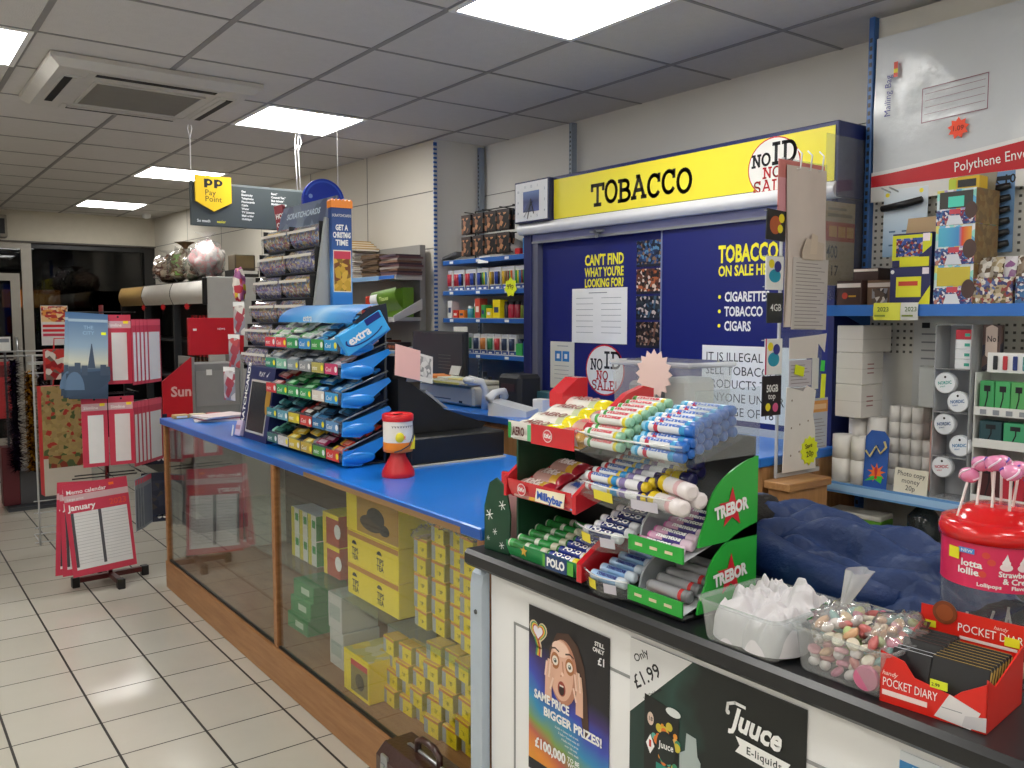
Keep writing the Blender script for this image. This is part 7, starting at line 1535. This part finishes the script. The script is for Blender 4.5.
for k, (x, y, rx, ry, h_, an, l) in enumerate(((1.25, .965, .062, .062, .082, 20, 'crumpled white bag at the left front of the first tray'), (1.245, .905, .06, .056, .075, -25, 'crumpled white bag at the right front of the first tray'), (1.315, .965, .058, .06, .088, 60, 'crumpled white bag at the left rear of the first tray'), (1.315, .895, .052, .058, .102, -50, 'crumpled white bag standing highest at the right rear of the first tray'))):
    b = MB(); ca, sa = math.cos(math.radians(an)), math.sin(math.radians(an))
    def bf(u, v):
        a, c = 2*u-1, 2*v-1; r = min(1, max(abs(a), abs(c))); q = math.hypot(a, c)+1e-6; a, c = a*r/q, c*r/q
        wv = Vector((a*1.3+k*7, c*1.3, 0)); p = Vector((a, c, 0))+.45*Vector((noise.noise(wv), noise.noise(wv+Vector((0, 0, 9))), 0))
        s1, t1 = p.x*ca+p.y*sa, -p.x*sa+p.y*ca
        f = 1-2.2*abs(noise.noise(Vector((s1*.9, t1*2.4, k*3)))); g = 1-2.2*abs(noise.noise(Vector((s1*3.2, t1*1.6, k*5+2))))
        e = max(0, 1-r*r)**.42
        z = h_*e*(.80+.2*f+.07*g)+.012*noise.noise(Vector((s1*3, t1*3, 4)))*e
        return (x+rx*a*(1+.12*f*(1-r)), y+ry*c*(1+.12*g*(1-r)), ZK+.008+max(0, z))
    b.grid(bf, 60, 60, WBAG); solo(b, 'white_bag', l, 'bag', (x, y, ZK+.006), world=True)
# sweets
sw = []
for c, l, kind in (('#d8a0a8', 'pink', 'd'), ('#c87890', 'rose', 'd'), ('#b8c888', 'pale green', 's'), ('#e0d8d4', 'white', 's'), ('#8ab8b4', 'turquoise', 'b'), ('#e0c8a0', 'cream', 's'), ('#c06a66', 'red', 'b'), ('#d0a680', 'orange', 'b'), ('#e4dcc8', 'pale yellow', 'd')):
    b = MB()
    if kind == 'd': b.lathe([(.009, 0), (.011, .002), (.011, .006), (.009, .008)], mat(c, .35), n=16)
    elif kind == 's': b.blob((0, 0, .008), (.011, .009, .008), mat(c, .35), 8)
    else: b.blob((0, 0, .007), (.014, .007, .007), mat(c, .35), 8, .3, 6, 3)
    sw.append(Spawn(solo(b, 'sweet', l+' sweet in the heaped tray', 'sweet', group=l+' sweets in the heaped tray')))
rr = random.Random(5); cnt = 0
for lay_, zz in enumerate((.006, .018, .030, .042, .054, .065)):
    for i in range(6):
        for j in range(6):
            if lay_ > 3 and (i in (0, 5) and j in (0, 5)): continue
            if lay_ < 3 and 0 < i < 5 and 0 < j < 5 and (i+j) % 2: continue
            x = T2[0]-.063+.0252*i+rr.uniform(-.004, .004); y = T2[1]-.058+.0232*j+rr.uniform(-.004, .004)
            dome = .014*(1-((i-2.5)**2+(j-2.5)**2)/12)*(lay_ > 3)
            rr.choice(sw)((x, y, ZK+.001+zz+dome), rot=(rr.uniform(-.9, .9), rr.uniform(-.9, .9), rr.uniform(0, 6.28)))
b = MB(); mm = rr.choice
b.lathe([(.018, 0), (.02, .003), (.02, .008), (.018, .011)], mat('#c8688a', .35), n=20); solo(b, 'sweet', 'large pink disc sweet against the front wall of the heaped tray', 'sweet', (1.2195, .715, ZK+.024), rot=rad(90, 0, -80))
for k, (y, x, l) in enumerate(((.80, 1.285, 'clear sweet bag with twisted top, left in the heaped tray'), (.715, 1.305, 'clear sweet bag on the right of the heaped tray'))):
    t = thing('sweet_bag', l, 'bag', (x, y, ZK+.05)); BF = clear('sweetfilm', '#ffffff', 2.6, .14, .14)
    b = MB(); b.blob((0, 0, .022), (.07, .042, .035), BF, 16, .35, 9, k+2); b.build('film', t)
    if k == 0:
        q = MB(); q.grid(lambda u, v: ((.006+.016*v)*math.cos(u*6.28)*(1+.3*math.sin(u*25))+.02*v, (.006+.016*v)*math.sin(u*6.28)-.015*v, .05+.06*v), 24, 6, clear('twist', '#f4f4f2', 1.2, .2, .3)); q.build('twisted_top', t)
# ------------------------------------------------------------ pocket diary box
db = thing('diary_box', 'red open carton of pocket diaries at the front of the black worktop', 'display box', (1.207, .688, ZK+.0005), -84)
DR = mat('#d82418', .35)
w, d = .150, .145
b = MB()
b.prism([(0, 0), (w, 0), (w, .072), (.115, .05), (.105, .04), (.05, .05), (.035, .07), (0, .078)], 0, .002, DR); b.box((0, .002, 0), (w, d, .002), DR)
for x in (0, w-.002): b.prism([(.0, .0), (d, 0), (d, .09), (.03, .06), (.0, .078)], x, x+.002, DR, axis='x')
b.text('POCKET DIARY', .004, .026, .0135, WHITE, y=-.0008, sx=.62, bold=0); b.text('Letts style', .003, .043, .006, mat('#f0c8c0', .4), y=-.0008, shear=.3) if False else b.text('handy', .003, .043, .007, mat('#f0c8c0', .4), y=-.0008, shear=.3)
b.rect(.004, .012, .07, .02, mat('#f0d8d4', .4), -.0008); b.prism([(.08, .004), (.13, -.0), (.142, .028), (.1, .042)], -.0006, -.0008, mat('#dcd8d8', .4)); b.prism([(.118, .002), (.15, .003), (.15, .024), (.122, .018)], -.001, -.0012, mat('#c8c4c6', .4)); b.rect(.09, .02, .118, .0212, GREY, -.0011); b.build('tray', db)
b = MB(); b.box((0, d-.002, 0), (w, d, .118), DR); b.text('POCKET DIARY', .056, .088, .0135, WHITE, y=d-.0028, sx=.8, bold=0); b.rect(.06, .076, .142, .081, mat('#f0d8d4', .4), d-.0028); b.text('handy', .108, .104, .006, mat('#f0c8c0', .4), y=d-.0028, shear=.3); b.lathe([(.0175, 0), (.0185, .001), (.0185, .003)], mat('#7a3a1a', .35), n=24, T=Tr(.037, d-.0015, .112) @ Rx(90)); b.disc(.037, .112, .013, mat('#964a20', .35), d-.0048)
b.rect(.005, .083, .024, .094, mat('#e8e02a', .4), d-.003); b.rect(.124, .083, .145, .097, mat('#e8e02a', .4), d-.0034); b.build('back_board', db)
def diary(name, w_, h_, t_, label, grp, edge, rnd=0):
    b = MB(); b.box((-w_/2, -t_/2, 0), (w_/2, t_/2, h_), mat('#17171a', .35), .0015); b.box((-w_/2+.001, -t_/2+.0015, h_-.0005), (w_/2-.002, t_/2-.0015, h_+.0006), mat(edge, .5)); b.box((w_/2-.0008, -t_/2+.0015, .003), (w_/2+.0006, t_/2-.0015, h_-.003), mat(edge, .4)); return Spawn(solo(b, 'diary', label, 'diary', group=grp))
M_ = WT[db.name]
def dput(sp, x, y, z=.0025, tilt=-14, jit=0): sp(tuple(M_ @ Vector((x, y, z))), rot=(math.radians(tilt), 0, math.radians(-84+jit)))
dA = diary('diary', .058, .076, .009, 'black diary with white page edges at the front left of the carton', 'diaries with white edges', '#d8dce4')
for k in range(2): dput(dA, .034, .010+.014*k, .004, -20)
dB = diary('diary', .08, .08, .008, 'black diary with gilt edges in the right row of the carton', 'gilt edged diaries in the right row', '#b89a4a')
for k in range(8): dput(dB, .102, .010+.0118*k, .004, -20)
dC = diary('diary', .06, .085, .009, 'black diary with brown edges at the rear left of the carton', 'diaries at the rear left', '#5a3428')
for k in range(5): dput(dC, .035, .042+.0145*k, .003, -20)
b = MB(); b.box((-.012, 0, 0), (.012, .001, .012), mat('#d8e02a', .4)); b.text('2.99', -.01, .003, .005, INK, y=-.0006); o_ = solo(b, 'price_sticker', 'small yellow price sticker on the front diary', 'price label', tuple(M_ @ Vector((.085, -.001, .045))), -84)
b = MB(); b.disc(0, 0, .011, mat('#8a6a3a', .4), 0, .007); b.disc(0, 0, .011, mat('#8a6a3a', .4), .0003, .007); 
# ------------------------------------------------------------ lollipop tub
JX, JY = 1.45, .635
lj = thing('lollipop_tub', 'clear round tub with red lid holding pink lollipops', 'sweet tub', (JX, JY, ZK+.0005), -68)
RT = mat('#d8181c', .2, coat=.5); LAB = mat('#d8285a', .35)
b = MB(); b.lathe([(.0, .0), (.076, .0), (.08, .006), (.08, .227)], clear('jar', '#eef2f4', 1, .04, .05), n=40); b.build('tub', lj)
b = MB(); b.T = Tr(0, 0, .024); b.lathe([(.0812, .112), (.0812, .195)], LAB, n=40, caps=False)
wr_ = ('Z', .0822)
def wt(t, x, z, h, **k): b.text(t, x, z, h, k.pop('m', WHITE), wrap=wr_, bold=.03, **k)
wt('lotta', -.05, .152, .013); wt('lollies', -.055, .137, .013); wt('Strawberry', .006, .142, .0105, sx=.8); wt('& Cream', .012, .129, .011, sx=.85); wt('Lollipops', -.024, .119, .007); wt('Flavour', .024, .119, .007)
def wd(x, z, r, m, rz=None):
    T = Rz(math.degrees(x/.0822)); b.disc(0, z, r, m, -.0826, rz, 14, T=T)
for x, z in ((-.012, .178), (-.004, .166), (-.016, .142)): wd(x, z, .006, mat('#d84a3a', .4))
for x in (.016, .04): 
    wd(x, .16, .009, mat('#f0dce0', .4), .007); wd(x, .168, .006, mat('#f4e8ea', .4)); T = Rz(math.degrees(x/.0822)); b.poly([(-.004, .172), (.004, .172), (.001, .185)], WHITE, -.0828, T=T)
T = Rz(math.degrees(-.04/.0822)); b.rect(-.014, .176, .012, .186, mat('#4a8ad0', .4), -.0827, T=T); b.text('NEW', -.01, .178, .006, WHITE, y=-.083, T=T)
b.v = [(p[0], p[1], .226-(.219-p[2])*.84) for p in b.v]; b.build('label', lj)
for x in (-.062, .078):
    b = MB(); T = Rz(math.degrees(x/.0822)); b.box((-.01, -.084, .198), (.01, -.0832, .216), mat('#e8e02a', .4), T=T); b.build('price_sticker', lj)
b = MB(Tr(0, 0, .024)); b.lathe([(.081, .196), (.086, .197), (.087, .215), (.083, .232), (.072, .236), (.062, .238), (.058, .252), (.046, .262), (.02, .266), (.0, .266)], RT, n=40, caps=False); b.v = [(p[0], p[1], .227+(p[2]-.22)*.74) for p in b.v]; b.build('lid', lj)
LB = mat('#dc86ae', .25, coat=.6); LS = mat('#e6e2e0', .5)
lp0 = thing('lollipop', 'pink swirled lollipop standing in the red lid', 'lollipop', (0, 0, 0), 0, 'lollipops in the lid')
b = MB(); b.lathe([(.0022, 0), (.0022, .062)], LS, n=8); b.build('stick', lp0)
b = MB(); b.blob((0, 0, .07), (.0155, .0155, .0125), LB, 12)
for a in (0, 120, 240): b.tube([(.0158*math.cos(math.radians(a+q*9))*math.cos(math.radians(-40+q*9)), .0158*math.sin(math.radians(a+q*9))*math.cos(math.radians(-40+q*9)), .07+.0128*math.sin(math.radians(-40+q*9))) for q in range(10)], .0018, mat('#e8d4e4' if a else '#6a4ab0', .3), 5)
b.build('candy', lp0)
s_ = Spawn(lp0); LM = WT[lj.name]
for k, (r, a, tl) in enumerate(((.062, 195, 10), (.035, 200, 6), (.03, 245, 2), (.04, 285, -4), (.05, 315, -7), (.055, 345, -10), (.02, 330, -3), (.012, 120, 4), (.045, 20, -6), (.04, 80, -2), (.062, 300, -10))):
    x = JX+r*math.cos(math.radians(a-60)); y = JY+r*math.sin(math.radians(a-60)); s_((x, y, ZK+.257+(.013 if r < .05 else .0)+(.004*(k % 3))), rot=rad(-1.5*tl*math.sin(math.radians(a)), 2*tl, 20*k))
b = MB(); b.lathe([(.0022, 0), (.0022, .085)], LS, n=8); s_ = Spawn(solo(b, 'lollipop_stick', 'loose white lollipop stick inside the clear tub', 'stick', group='loose sticks in the tub'))
for k in range(9):
    a = 40*k+10; r = .045; s_((JX+r*math.cos(math.radians(a)), JY+r*math.sin(math.radians(a)), ZK+.012), rot=rad(18*math.sin(k*2.1), 18*math.cos(k*1.7), 0))
b = MB(); b.lathe([(.05, 0), (.052, .01), (.045, .014), (.03, .012), (.0, .012)], mat('#c8d0b0', .4), n=24); solo(b, 'paper_disc', 'pale green disc lying in the bottom of the lollipop tub', 'disc', (JX, JY, ZK+.0505) if False else (JX, JY, ZK+.0075))
